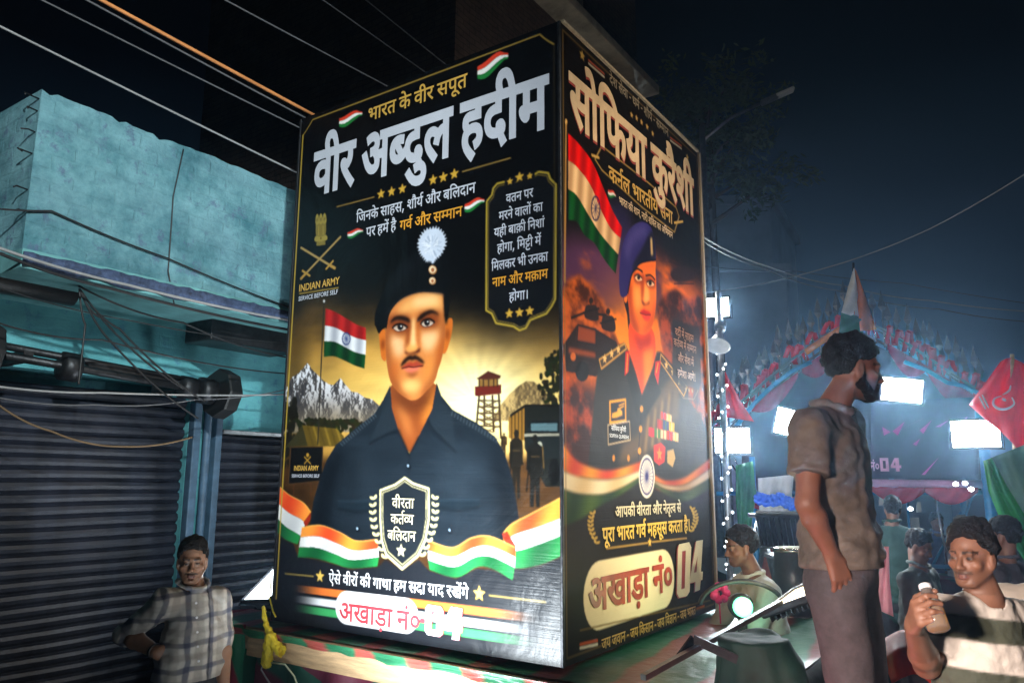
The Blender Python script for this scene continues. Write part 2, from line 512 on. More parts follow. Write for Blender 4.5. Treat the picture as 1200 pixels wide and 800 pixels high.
    51: [[[595, 622, 595, 551, 491, 551, 491, 0, 410, 0, 410, 179, 343, 146, 301, 136, 253, 132, 210, 136, 172, 147, 137, 166, 108, 192, 82, 225, 62, 263,
    48, 305, 38, 353, 92, 369, 130, 390, 152, 418, 158, 436, 159, 471, 154, 497, 123, 551, 0, 551, 0, 622], [129, 301, 165, 241, 196, 217, 215, 209, 259,
    203, 306, 208, 364, 235, 410, 274, 410, 551, 211, 551, 224, 525, 238, 472, 240, 445, 233, 396, 212, 355, 178, 324]]],
    181: [[[-190, 615, -226, 688, -239, 744, -237, 793, -229, 821, -215, 844, -196, 862, -146, 888, -85, 896, -26, 890, 21, 872, -1, 806, -47, 824, -78,
    827, -113, 821, -139, 804, -159, 764, -157, 714, -139, 666, -108, 615]]],
    24: [[[470, 218, 459, 157, 444, 133, 400, 99, 344, 82, 270, 84, 231, 96, 194, 116, 159, 144, 126, 181, 93, 229, 29, 356, 100, 382, 168, 248, 193, 214,
    246, 168, 275, 157, 305, 153, 340, 157, 367, 170, 378, 181, 390, 209, 386, 262, 370, 293, 347, 321, 318, 347, 260, 341, 255, 411, 313, 418, 352, 435,
    373, 461, 378, 476, 379, 511, 374, 525, 356, 546, 317, 561, 267, 560, 204, 540, 171, 525, 146, 594, 175, 608, 230, 625, 298, 632, 335, 630, 394, 610,
    418, 593, 436, 572, 449, 549, 459, 495, 455, 458, 442, 426, 421, 398, 392, 375, 412, 355, 468, 350, 543, 353, 594, 363, 594, 551, 521, 551, 521, 622,
    1038, 622, 1038, 551, 934, 551, 934, 0, 853, 0, 853, 551, 675, 551, 675, 0, 594, 0, 594, 290, 535, 280, 455, 282, 466, 251]], [[844, 615, 795, 674,
    751, 698, 683, 702, 621, 682, 595, 751, 669, 772, 739, 768, 794, 740, 836, 692, 840, 694, 811, 759, 771, 808, 736, 824, 707, 827, 675, 825, 637, 813,
    614, 882, 680, 895, 755, 890, 799, 870, 836, 836, 885, 750, 929, 615]]],
    48: [[[585, 551, 482, 551, 482, 0, 401, 0, 401, 165, 354, 140, 315, 126, 268, 119, 214, 119, 163, 130, 119, 151, 85, 180, 60, 217, 48, 261, 50, 326,
    61, 362, 80, 392, 106, 418, 139, 438, 176, 452, 218, 461, 280, 464, 369, 454, 363, 385, 280, 395, 230, 392, 365, 224, 401, 256, 401, 551, 0, 551, 0,
    622, 585, 622], [127, 287, 135, 242, 160, 210, 198, 190, 242, 184, 268, 186, 308, 195, 168, 370, 137, 335]]],
    449: [[[-169, 615, -210, 740, -244, 793, -269, 812, -299, 822, -336, 822, -378, 811, -385, 809, -409, 882, -389, 888, -318, 896, -268, 890, -245, 882,
    -205, 856, -170, 812, -138, 750, -94, 615], [-113, 821, -109, 843, -96, 862, -79, 875, -58, 879, -37, 875, -18, 862, -6, 843, -2, 821, -6, 799, -18,
    780, -37, 767, -58, 763, -79, 767, -96, 780, -109, 799]]],
    76: [[[-179, 615, -228, 674, -272, 698, -340, 702, -402, 682, -428, 751, -354, 772, -284, 768, -229, 740, -187, 692, -183, 694, -212, 759, -252, 808,
    -287, 824, -316, 827, -348, 825, -386, 813, -409, 882, -343, 895, -268, 890, -224, 870, -187, 836, -138, 750, -94, 615]]],
    27: [[[208, 551, 208, 234, 205, 211, 196, 193, 180, 182, 160, 178, 134, 183, 106, 199, 60, 250, 42, 294, 44, 329, 54, 345, 73, 356, 127, 359, 127, 551,
    0, 551, 0, 622, 578, 622, 578, 551, 474, 551, 474, 0, 393, 0, 393, 551]]],
    207: [[[207, 321, 428, 321, 428, 250, 207, 250, 206, 198, 199, 174, 185, 159, 159, 151, 129, 158, 109, 170, 64, 216, 42, 258, 42, 295, 52, 308, 71,
    318, 126, 321, 126, 551, 0, 551, 0, 622, 364, 622, 364, 551, 207, 551]]],
    461: [[[170, 551, 170, 0, 89, 0, 89, 551, 0, 551, 0, 622, 273, 622, 273, 551]], [[90, 615, 49, 740, 15, 793, -10, 812, -40, 822, -77, 822, -119, 811,
    -126, 809, -150, 882, -130, 888, -59, 896, -9, 890, 14, 882, 54, 856, 89, 812, 121, 750, 165, 615], [146, 821, 150, 843, 163, 862, 180, 875, 201, 879,
    222, 875, 241, 862, 253, 843, 257, 821, 253, 799, 241, 780, 222, 767, 201, 763, 180, 767, 163, 780, 150, 799]]],
    92: [[[777, 551, 452, 551, 452, 349, 477, 371, 536, 396, 600, 396, 628, 389, 675, 358, 693, 335, 706, 307, 716, 239, 708, 167, 681, 90, 651, 39, 579,
    80, 602, 114, 620, 154, 632, 196, 636, 237, 625, 294, 606, 317, 579, 329, 535, 326, 508, 312, 480, 290, 452, 258, 452, 0, 371, 0, 371, 174, 312, 136,
    250, 119, 180, 123, 138, 137, 100, 161, 71, 194, 52, 238, 46, 290, 49, 328, 60, 362, 77, 391, 101, 417, 131, 438, 164, 452, 202, 461, 244, 464, 339,
    454, 333, 381, 259, 391, 222, 389, 177, 376, 145, 351, 129, 314, 129, 267, 144, 228, 158, 214, 173, 202, 209, 190, 270, 193, 323, 220, 371, 260, 371,
    551, 0, 551, 0, 622, 777, 622]], [[87, 12, 91, 34, 103, 53, 121, 66, 142, 70, 163, 66, 181, 53, 193, 34, 197, 12, 193, -11, 181, -30, 163, -42, 142,
    -46, 121, -42, 103, -30, 91, -11]]],
    6: [[[-185, 772, -181, 794, -168, 813, -151, 826, -130, 830, -109, 826, -91, 813, -79, 794, -75, 772, -79, 750, -91, 731, -109, 718, -130, 714, -151,
    718, -168, 731, -181, 750]]],
    79: [[[170, 551, 170, 0, 89, 0, 89, 551, 0, 551, 0, 622, 273, 622, 273, 551]], [[90, 615, 49, 740, 15, 793, -10, 812, -40, 822, -77, 822, -119, 811,
    -126, 809, -150, 882, -130, 888, -59, 896, -9, 890, 14, 882, 54, 856, 89, 812, 121, 750, 165, 615]]],
    507: [[[283, 144, 185, 155, 145, 169, 110, 188, 82, 213, 62, 244, 50, 280, 46, 321, 48, 348, 63, 395, 94, 432, 136, 459, 189, 476, 290, 486, 290, 551,
    0, 551, 0, 622, 519, 622, 519, 551, 371, 551, 371, 415, 279, 415, 212, 408, 160, 385, 139, 362, 129, 342, 126, 316, 137, 269, 151, 252, 170, 240, 220,
    223, 281, 218, 329, 221, 393, 239, 455, 266, 482, 191, 430, 170, 371, 154, 371, 39, 263, 38, 196, 27, 160, 9, 145, -5, 133, -23, 127, -46, 129, -85,
    137, -107, 151, -124, 193, -146, 220, -153, 281, -158, 329, -155, 393, -137, 455, -110, 482, -185, 388, -218, 309, -231, 231, -229, 185, -221, 145,
    -207, 110, -188, 82, -163, 62, -132, 50, -96, 46, -55, 48, -28, 63, 19, 94, 56, 136, 83, 189, 100, 290, 110, 290, 144]]],
    13: [[[0, 622, 563, 622, 563, 551, 453, 551, 477, 510, 483, 487, 480, 422, 465, 385, 441, 354, 406, 328, 456, 274, 483, 231, 492, 207, 498, 128, 486,
    86, 464, 52, 450, 38, 415, 17, 374, 4, 300, 2, 246, 17, 194, 48, 144, 98, 97, 167, 51, 259, 29, 313, 100, 338, 129, 265, 162, 200, 215, 126, 234, 108,
    276, 82, 297, 76, 340, 75, 373, 84, 399, 104, 412, 137, 413, 180, 392, 236, 365, 269, 329, 301, 264, 294, 259, 364, 294, 366, 348, 379, 384, 404, 402,
    440, 403, 478, 396, 504, 372, 536, 351, 551, 0, 551]]],
    104: [[[194, 622, 275, 622, 275, 0, 194, 0]]],
    557: [[[255, 464, 354, 454, 349, 381, 259, 391, 230, 389, 181, 376, 162, 364, 136, 331, 127, 287, 135, 243, 159, 212, 195, 194, 262, 189, 326, 210,
    366, 238, 400, 274, 380, 353, 455, 378, 485, 403, 500, 436, 502, 457, 490, 509, 465, 551, 0, 551, 0, 622, 937, 622, 937, 551, 833, 551, 833, 0, 752, 0,
    752, 179, 665, 140, 620, 133, 571, 133, 527, 143, 488, 161, 440, 204, 388, 162, 340, 137, 281, 121, 233, 118, 160, 130, 100, 164, 71, 198, 52, 238, 46,
    286, 50, 326, 60, 362, 78, 392, 104, 418, 135, 438, 210, 461], [471, 301, 507, 241, 538, 217, 557, 209, 601, 203, 648, 208, 706, 235, 752, 274, 752,
    551, 553, 551, 566, 525, 580, 472, 582, 445, 575, 396, 554, 355, 520, 324]]],
    20: [[[568, 551, 474, 551, 474, 356, 462, 284, 441, 246, 420, 225, 393, 208, 323, 192, 307, 266, 359, 282, 376, 298, 390, 332, 393, 551, 160, 551, 160,
    331, 165, 264, 176, 230, 188, 212, 217, 187, 424, 63, 460, 30, 471, 12, 479, -7, 486, -53, 477, -110, 439, -184, 367, -142, 392, -100, 402, -66, 401,
    -37, 383, -6, 333, 31, 167, 129, 112, 180, 88, 232, 80, 284, 79, 551, 0, 551, 0, 622, 568, 622]], [[394, 615, 353, 740, 319, 793, 294, 812, 264, 822,
    227, 822, 185, 811, 178, 809, 154, 882, 174, 888, 245, 896, 295, 890, 318, 882, 358, 856, 393, 812, 425, 750, 469, 615]]],
    41: [[[553, 551, 553, 0, 472, 0, 472, 180, 440, 162, 382, 140, 335, 133, 267, 135, 229, 144, 195, 159, 164, 180, 136, 208, 114, 240, 96, 278, 83, 322,
    127, 333, 194, 361, 233, 396, 253, 441, 254, 490, 249, 511, 242, 528, 219, 554, 189, 566, 148, 565, 130, 556, 115, 532, 119, 498, 134, 480, 160, 468,
    195, 461, 187, 391, 129, 405, 84, 430, 67, 447, 48, 492, 48, 545, 55, 568, 82, 604, 123, 625, 192, 631, 232, 622, 285, 592, 312, 561, 330, 520, 336,
    469, 326, 402, 314, 374, 274, 327, 248, 307, 182, 274, 220, 230, 250, 213, 290, 204, 362, 208, 403, 223, 439, 246, 472, 275, 472, 551, 390, 551, 390,
    622, 656, 622, 656, 551]]],
    26: [[[729, 551, 729, 0, 648, 0, 648, 45, 572, 16, 488, 7, 435, 10, 382, 20, 282, 60, 232, 92, 183, 132, 134, 181, 62, 271, 45, 308, 40, 338, 48, 367,
    64, 383, 88, 392, 116, 392, 148, 382, 181, 350, 191, 360, 210, 398, 217, 443, 209, 530, 201, 551, 0, 551, 0, 622, 833, 622, 833, 551], [534, 232, 568,
    236, 598, 246, 648, 280, 648, 551, 281, 551, 294, 509, 298, 458, 296, 419, 278, 354, 244, 305, 221, 285, 166, 253, 201, 213, 275, 149, 354, 104, 396,
    90, 490, 79, 532, 82, 591, 95, 648, 122, 648, 198, 608, 179, 559, 166, 498, 165, 456, 175, 419, 194, 389, 221, 361, 276, 356, 319, 359, 353, 368, 384,
    383, 410, 404, 432, 460, 463, 493, 470, 562, 472, 616, 463, 610, 394, 549, 404, 517, 403, 480, 392, 464, 382, 444, 354, 437, 316, 439, 296, 452, 264,
    464, 252, 496, 237]]],
    96: [[[358, 222, 300, 215, 248, 197, 225, 212, 186, 245, 155, 283, 139, 327, 138, 366, 152, 410, 174, 433, 199, 448, 228, 458, 285, 465, 401, 465, 401,
    551, 0, 551, 0, 622, 592, 622, 592, 551, 482, 551, 482, 394, 254, 391, 225, 374, 218, 357, 220, 325, 231, 306, 261, 277, 335, 293, 397, 292, 430, 285,
    485, 256, 506, 236, 522, 212, 531, 185, 531, 122, 522, 93, 485, 44, 457, 24, 424, 11, 337, 0, 244, 11, 202, 25, 162, 44, 89, 94, 25, 158, 86, 207, 115,
    175, 173, 125, 233, 92, 300, 76, 337, 74, 388, 79, 424, 94, 446, 118, 453, 152, 447, 183, 439, 195, 415, 212]], [[257, -134, 261, -112, 273, -93, 291,
    -80, 312, -76, 333, -80, 351, -93, 363, -112, 367, -134, 363, -157, 351, -176, 333, -188, 312, -192, 291, -188, 273, -176, 261, -157]]],
    106: [[[275, 121, 220, 127, 195, 135, 150, 160, 131, 177, 114, 196, 89, 241, 81, 266, 75, 321, 81, 376, 89, 401, 114, 446, 131, 464, 150, 481, 194,
    506, 219, 514, 274, 520, 330, 514, 355, 506, 419, 464, 450, 424, 461, 400, 470, 375, 476, 319, 470, 264, 462, 239, 420, 176, 380, 146, 356, 135, 331,
    127], [273, 192, 321, 201, 360, 229, 386, 271, 394, 322, 386, 374, 362, 414, 325, 440, 277, 449, 230, 440, 191, 412, 166, 370, 157, 318, 165, 267, 189,
    227, 226, 201]]],
    800: [[[49, 338, 291, 338, 291, 256, 49, 256]]],
    43: [[[630, 551, 526, 551, 526, 0, 445, 0, 445, 150, 378, 116, 336, 106, 246, 106, 213, 113, 184, 126, 138, 165, 123, 191, 114, 219, 113, 278, 125,
    315, 148, 348, 105, 370, 87, 385, 59, 421, 44, 466, 45, 522, 52, 548, 65, 571, 105, 610, 157, 630, 187, 632, 236, 625, 276, 604, 302, 572, 309, 552,
    311, 531, 301, 486, 271, 443, 210, 482, 226, 504, 228, 541, 214, 560, 196, 567, 170, 567, 158, 562, 146, 556, 127, 534, 117, 506, 120, 460, 140, 428,
    184, 405, 223, 397, 288, 405, 333, 402, 326, 332, 274, 332, 235, 321, 207, 301, 193, 272, 193, 235, 207, 204, 235, 184, 292, 173, 341, 178, 382, 194,
    445, 245, 445, 551, 383, 551, 383, 622, 630, 622]]],
    47: [[[460, 551, 460, 349, 500, 379, 529, 392, 578, 399, 609, 396, 637, 389, 684, 358, 702, 335, 715, 307, 725, 239, 717, 167, 701, 115, 676, 64, 660,
    39, 588, 80, 611, 114, 629, 154, 644, 216, 644, 259, 634, 294, 625, 307, 601, 324, 570, 330, 543, 325, 516, 312, 488, 289, 460, 257, 460, 0, 379, 0,
    379, 193, 353, 175, 306, 154, 269, 147, 228, 147, 192, 154, 161, 168, 135, 186, 113, 212, 96, 244, 82, 302, 79, 551, 0, 551, 0, 622, 786, 622, 786,
    551], [160, 551, 163, 295, 174, 259, 188, 240, 199, 230, 229, 218, 268, 218, 304, 227, 337, 243, 379, 278, 379, 551]]],
    69: [[[-248, -12, -165, 10, -101, 9, -42, -11, -20, -28, -1, -48, 12, -72, 22, -129, 19, -158, 10, -184, -4, -208, -24, -229, -50, -246, -116, -266,
    -204, -265, -288, -242, -359, -197, -424, -136, -455, -100, -394, -57, -356, -101, -284, -163, -225, -188, -157, -196, -111, -191, -78, -178, -58,
    -154, -51, -122, -57, -93, -65, -82, -88, -66, -131, -57, -180, -62, -222, -79]]],
    183: [[[618, 551, 452, 551, 452, 334, 515, 363, 631, 368, 631, 297, 522, 291, 481, 274, 452, 253, 452, 0, 371, 0, 371, 174, 329, 145, 293, 128, 250,
    119, 203, 119, 159, 129, 118, 148, 100, 161, 71, 194, 52, 238, 46, 290, 49, 328, 60, 362, 77, 391, 101, 417, 131, 438, 202, 461, 256, 464, 339, 454,
    333, 381, 259, 391, 198, 384, 159, 365, 145, 351, 129, 314, 129, 267, 135, 246, 158, 214, 173, 202, 209, 190, 270, 193, 323, 220, 371, 260, 371, 551,
    0, 551, 0, 622, 618, 622]]],
    441: [[[89, 551, 0, 551, 0, 622, 87, 622, 44, 747, 12, 797, -8, 813, -31, 822, -76, 823, -106, 811, -127, 787, -138, 753, -138, 716, -129, 672, -105,
    615, -185, 615, -206, 666, -218, 714, -220, 748, -210, 807, -178, 854, -155, 873, -128, 886, -61, 896, -20, 892, 29, 872, 71, 833, 80, 848, 106, 871,
    157, 892, 229, 894, 257, 890, 304, 872, 282, 806, 236, 824, 186, 826, 156, 814, 144, 804, 124, 764, 123, 746, 163, 622, 273, 622, 273, 551, 170, 551,
    170, 0, 89, 0]]],
    10: [[[470, 218, 459, 157, 444, 133, 400, 99, 344, 82, 270, 84, 231, 96, 194, 116, 159, 144, 126, 181, 93, 229, 29, 356, 100, 382, 168, 248, 193, 214,
    246, 168, 275, 157, 305, 153, 340, 157, 367, 170, 378, 181, 390, 209, 386, 262, 370, 293, 347, 321, 318, 347, 260, 341, 255, 411, 313, 418, 352, 435,
    373, 461, 378, 476, 379, 511, 374, 525, 356, 546, 317, 561, 267, 560, 204, 540, 171, 525, 146, 594, 175, 608, 230, 625, 298, 632, 335, 630, 394, 610,
    418, 593, 436, 572, 449, 549, 459, 495, 455, 458, 442, 426, 421, 398, 392, 375, 412, 355, 468, 350, 543, 353, 594, 363, 594, 551, 521, 551, 521, 622,
    1038, 622, 1038, 551, 934, 551, 934, 0, 853, 0, 853, 551, 675, 551, 675, 0, 594, 0, 594, 290, 535, 280, 455, 282, 466, 251]]],
    790: [[[181, 201, 156, 714, 263, 714, 238, 201], [147, 54, 152, 86, 165, 106, 185, 117, 209, 121, 243, 113, 261, 97, 271, 54, 261, 11, 243, -5, 209,
    -14, 185, -10, 165, 2, 152, 23]]],
    71: [[[27, -233, -49, -262, -106, -268, -141, -266, -200, -246, -242, -207, -263, -156, -263, -99, -255, -74, -222, -28, -197, -10, -166, 4, -89, 18,
    -82, -48, -132, -59, -166, -77, -186, -102, -190, -116, -192, -132, -186, -161, -167, -182, -140, -193, -111, -197, -56, -190, 2, -164]]],
    198: [[[0, 622, 363, 622, 363, 551, 0, 551], [45, 242, 53, 291, 74, 330, 108, 363, 163, 388, 240, 398, 380, 399, 380, 328, 217, 325, 160, 307, 140,
    288, 128, 257, 128, 213, 135, 189, 163, 142, 208, 94, 271, 40, 217, -12, 132, 68, 81, 130, 58, 173, 46, 218]]],
    180: [[[268, 224, 257, 268, 226, 308, 170, 343, 87, 374, 111, 441, 471, 441, 471, 551, 0, 551, 0, 622, 656, 622, 656, 551, 552, 551, 552, 0, 471, 0,
    471, 370, 295, 370, 233, 375, 285, 342, 320, 305, 332, 285, 345, 241, 345, 194, 331, 152, 318, 134, 286, 106, 245, 88, 292, 64, 381, 31, 348, -39, 249,
    11, 159, 73, 110, 78, 70, 88, 44, 106, 37, 120, 38, 157, 56, 180, 76, 187, 109, 186, 142, 172, 183, 142, 219, 152, 246, 170, 262, 195]]],
}
_L = {
 "भारत के वीर सपूत": [6461,[49,0,0,66,703,0,52,962,0,40,1371,0,25,2181,0,75,2722,0,57,3183,0,68,3739,0,52,3998,0,60,4647,0,46,5323,0,70,5891,0,40,5891,0]],
 "वीर अब्दुल हदीम": [5975,[57,0,0,68,556,0,52,815,0,9,1464,0,205,2228,0,419,2629,0,54,3149,0,61,4067,0,42,4598,0,68,5118,0,50,5377,0]],
 "जिनके साहस, शौर्य और बलिदान": [11481,[67,0,0,32,259,0,44,1001,0,25,1556,0,75,2097,0,60,2558,0,66,3234,0,61,3493,0,60,4024,0,799,4700,0,58,5208,0,80,5888,0,51,6147,0,181,6727,0,24,6967,0,52,7990,0,48,8639,0,67,9210,0,54,9469,0,42,10147,0,66,10667,0,44,10926,0]],
 "पर हमें है": [3117,[46,0,0,52,568,0,61,1217,0,50,1748,0,449,2346,0,61,2586,0,76,3117,0]],
 "गर्व और सम्मान": [5469,[27,0,0,57,563,0,181,1119,0,24,1359,0,52,2382,0,60,3031,0,207,3707,0,50,4057,0,66,4655,0,44,4914,0]],
 "वतन पर": [2898,[57,0,0,40,556,0,44,1126,0,46,1921,0,52,2489,0]],
 "मरने वालों का": [4815,[50,0,0,52,598,0,44,1007,0,75,1562,0,57,1802,0,66,2358,0,54,2617,0,461,3295,0,25,3794,0,66,4556,0]],
 "यही बाक़ी निशां": [5454,[51,0,0,61,580,0,68,1111,0,48,1610,0,66,2181,0,92,2440,0,68,3202,0,67,3701,0,44,3960,0,58,4515,0,66,5195,0,6,5454,0]],
 "होगा, मिट्टी में": [4578,[61,0,0,79,531,0,27,790,0,66,1353,0,799,1612,0,67,2120,0,50,2379,0,507,2977,0,68,3481,0,50,3980,0,449,4578,0]],
 "मिलकर भी उनका": [6272,[67,0,0,50,259,0,54,857,0,25,1535,0,52,2297,0,49,2946,0,68,3649,0,13,4148,0,44,4696,0,25,5251,0,66,6013,0]],
 "नाम और मक़ाम": [5541,[44,0,0,66,555,0,50,814,0,24,1652,0,52,2675,0,50,3324,0,92,3922,0,66,4684,0,50,4943,0]],
 "होगा।": [1991,[61,0,0,79,531,0,27,790,0,66,1353,0,104,1612,0]],
 "वीरता": [2053,[57,0,0,68,556,0,52,815,0,40,1224,0,66,1794,0]],
 "कर्तव्य": [2254,[25,0,0,40,762,0,181,1332,0,557,1332,0]],
 "बलिदान": [2842,[48,0,0,67,571,0,54,830,0,42,1508,0,66,2028,0,44,2287,0]],
 "ऐसे वीरों की गाथा हम सदा याद रखेंगे": [12869,[20,0,0,60,553,0,75,1229,0,57,1469,0,68,2025,0,52,2284,0,461,2693,0,25,3192,0,68,3954,0,27,4453,0,66,5016,0,41,5275,0,66,5917,0,61,6416,0,50,6947,0,60,7785,0,42,8461,0,66,8981,0,51,9480,0,66,10060,0,42,10319,0,52,11079,0,26,11488,0,449,12306,0,27,12306,0,75,12869,0]],
 "अखाड़ा नं०": [4023,[9,0,0,26,764,0,66,1582,0,96,1841,0,66,2418,0,44,2917,0,6,3472,0,106,3472,0]],
 "देश सेवा - धर्म - शौर्य - सम्मान": [10561,[42,0,0,75,465,0,58,520,0,60,1440,0,75,2116,0,57,2116,0,66,2672,0,800,3171,0,43,3751,0,50,4366,0,181,4964,0,800,5204,0,58,5784,0,80,6464,0,51,6723,0,181,7303,0,800,7543,0,60,8123,0,207,8799,0,50,9149,0,66,9747,0,44,10006,0]],
 "सोफिया कुरैशी": [5154,[60,0,0,79,676,0,67,935,0,47,1194,0,51,1965,0,66,2545,0,25,3044,0,69,3585,0,52,3806,0,76,4215,0,58,4215,0,68,4895,0]],
 "कर्नल भारतीय सेना": [6745,[25,0,0,44,762,0,181,1317,0,54,1317,0,49,2235,0,66,2938,0,52,3197,0,40,3606,0,68,4176,0,51,4435,0,60,5255,0,75,5931,0,44,5931,0,66,6486,0]],
 "भारत की शान, नारी शक्ति का अभिमान": [13917,[49,0,0,66,703,0,52,962,0,40,1371,0,25,2181,0,68,2943,0,58,3442,0,66,4122,0,44,4381,0,799,4936,0,44,5444,0,66,5999,0,52,6258,0,68,6667,0,58,7166,0,67,7846,0,183,8105,0,40,8708,0,25,9518,0,66,10280,0,9,10779,0,67,11543,0,49,11802,0,50,12505,0,66,13103,0,44,13362,0]],
 "वर्दी में साहस": [4555,[57,0,0,42,556,0,441,1076,0,50,1575,0,449,2173,0,60,2413,0,66,3089,0,61,3348,0,60,3879,0]],
 "कर्तव्य में सम्मान": [5770,[25,0,0,40,762,0,181,1332,0,557,1332,0,50,2494,0,449,3092,0,60,3332,0,207,4008,0,50,4358,0,66,4956,0,44,5215,0]],
 "और सेवा में": [4001,[24,0,0,52,1023,0,60,1672,0,75,2348,0,57,2348,0,66,2904,0,50,3403,0,449,4001,0]],
 "हमेशा आगे!": [4277,[61,0,0,50,531,0,75,1129,0,58,1129,0,66,1809,0,10,2308,0,27,3331,0,75,3894,0,790,3894,0]],
 "आपकी वीरता और नेतृत्व से": [9763,[10,0,0,46,1023,0,25,1591,0,68,2353,0,57,2852,0,68,3408,0,52,3667,0,40,4076,0,66,4646,0,24,5145,0,52,6168,0,44,6817,0,75,7372,0,40,7372,0,71,7942,0,198,7942,0,57,8291,0,60,9087,0,75,9763,0]],
 "पूरा भारत गर्व महसूस करता है।": [10887,[46,0,0,70,568,0,52,568,0,66,977,0,49,1476,0,66,2179,0,52,2438,0,40,2847,0,27,3657,0,57,4220,0,181,4776,0,50,5016,0,61,5614,0,60,6145,0,70,6821,0,60,6821,0,25,7737,0,52,8499,0,40,8908,0,66,9478,0,61,9977,0,76,10508,0,104,10508,0]],
 "जय जवान - जय किसान - जय विज्ञान - जय भारत": [17542,[32,0,0,51,742,0,32,1562,0,57,2304,0,66,2860,0,44,3119,0,800,3914,0,32,4494,0,51,5236,0,67,6056,0,25,6315,0,60,7077,0,66,7753,0,44,8012,0,800,8807,0,32,9387,0,51,10129,0,67,10949,0,57,11208,0,180,11764,0,66,12405,0,44,12664,0,800,13459,0,32,14039,0,51,14781,0,49,15601,0,66,16304,0,52,16563,0,40,16972,0]],
 "नं०": [1106,[44,0,0,6,555,0,106,555,0]],
}

# ------------------------------------------------------------------ printed artwork (painted into mesh colours)
BX1, BY0, BZ0 = -1.7728, 3.0034, 1.1562          # the corner of the tower nearest the viewer, and its foot
BW, BD, BH = 1.9156, 1.8918, 3.05
BX0, BY1, BZ1 = BX1 - BW, BY0 + BD, BZ0 + BH

_FW, _CR, _CU = np.array(_fw), np.array(CR), np.array(CU)


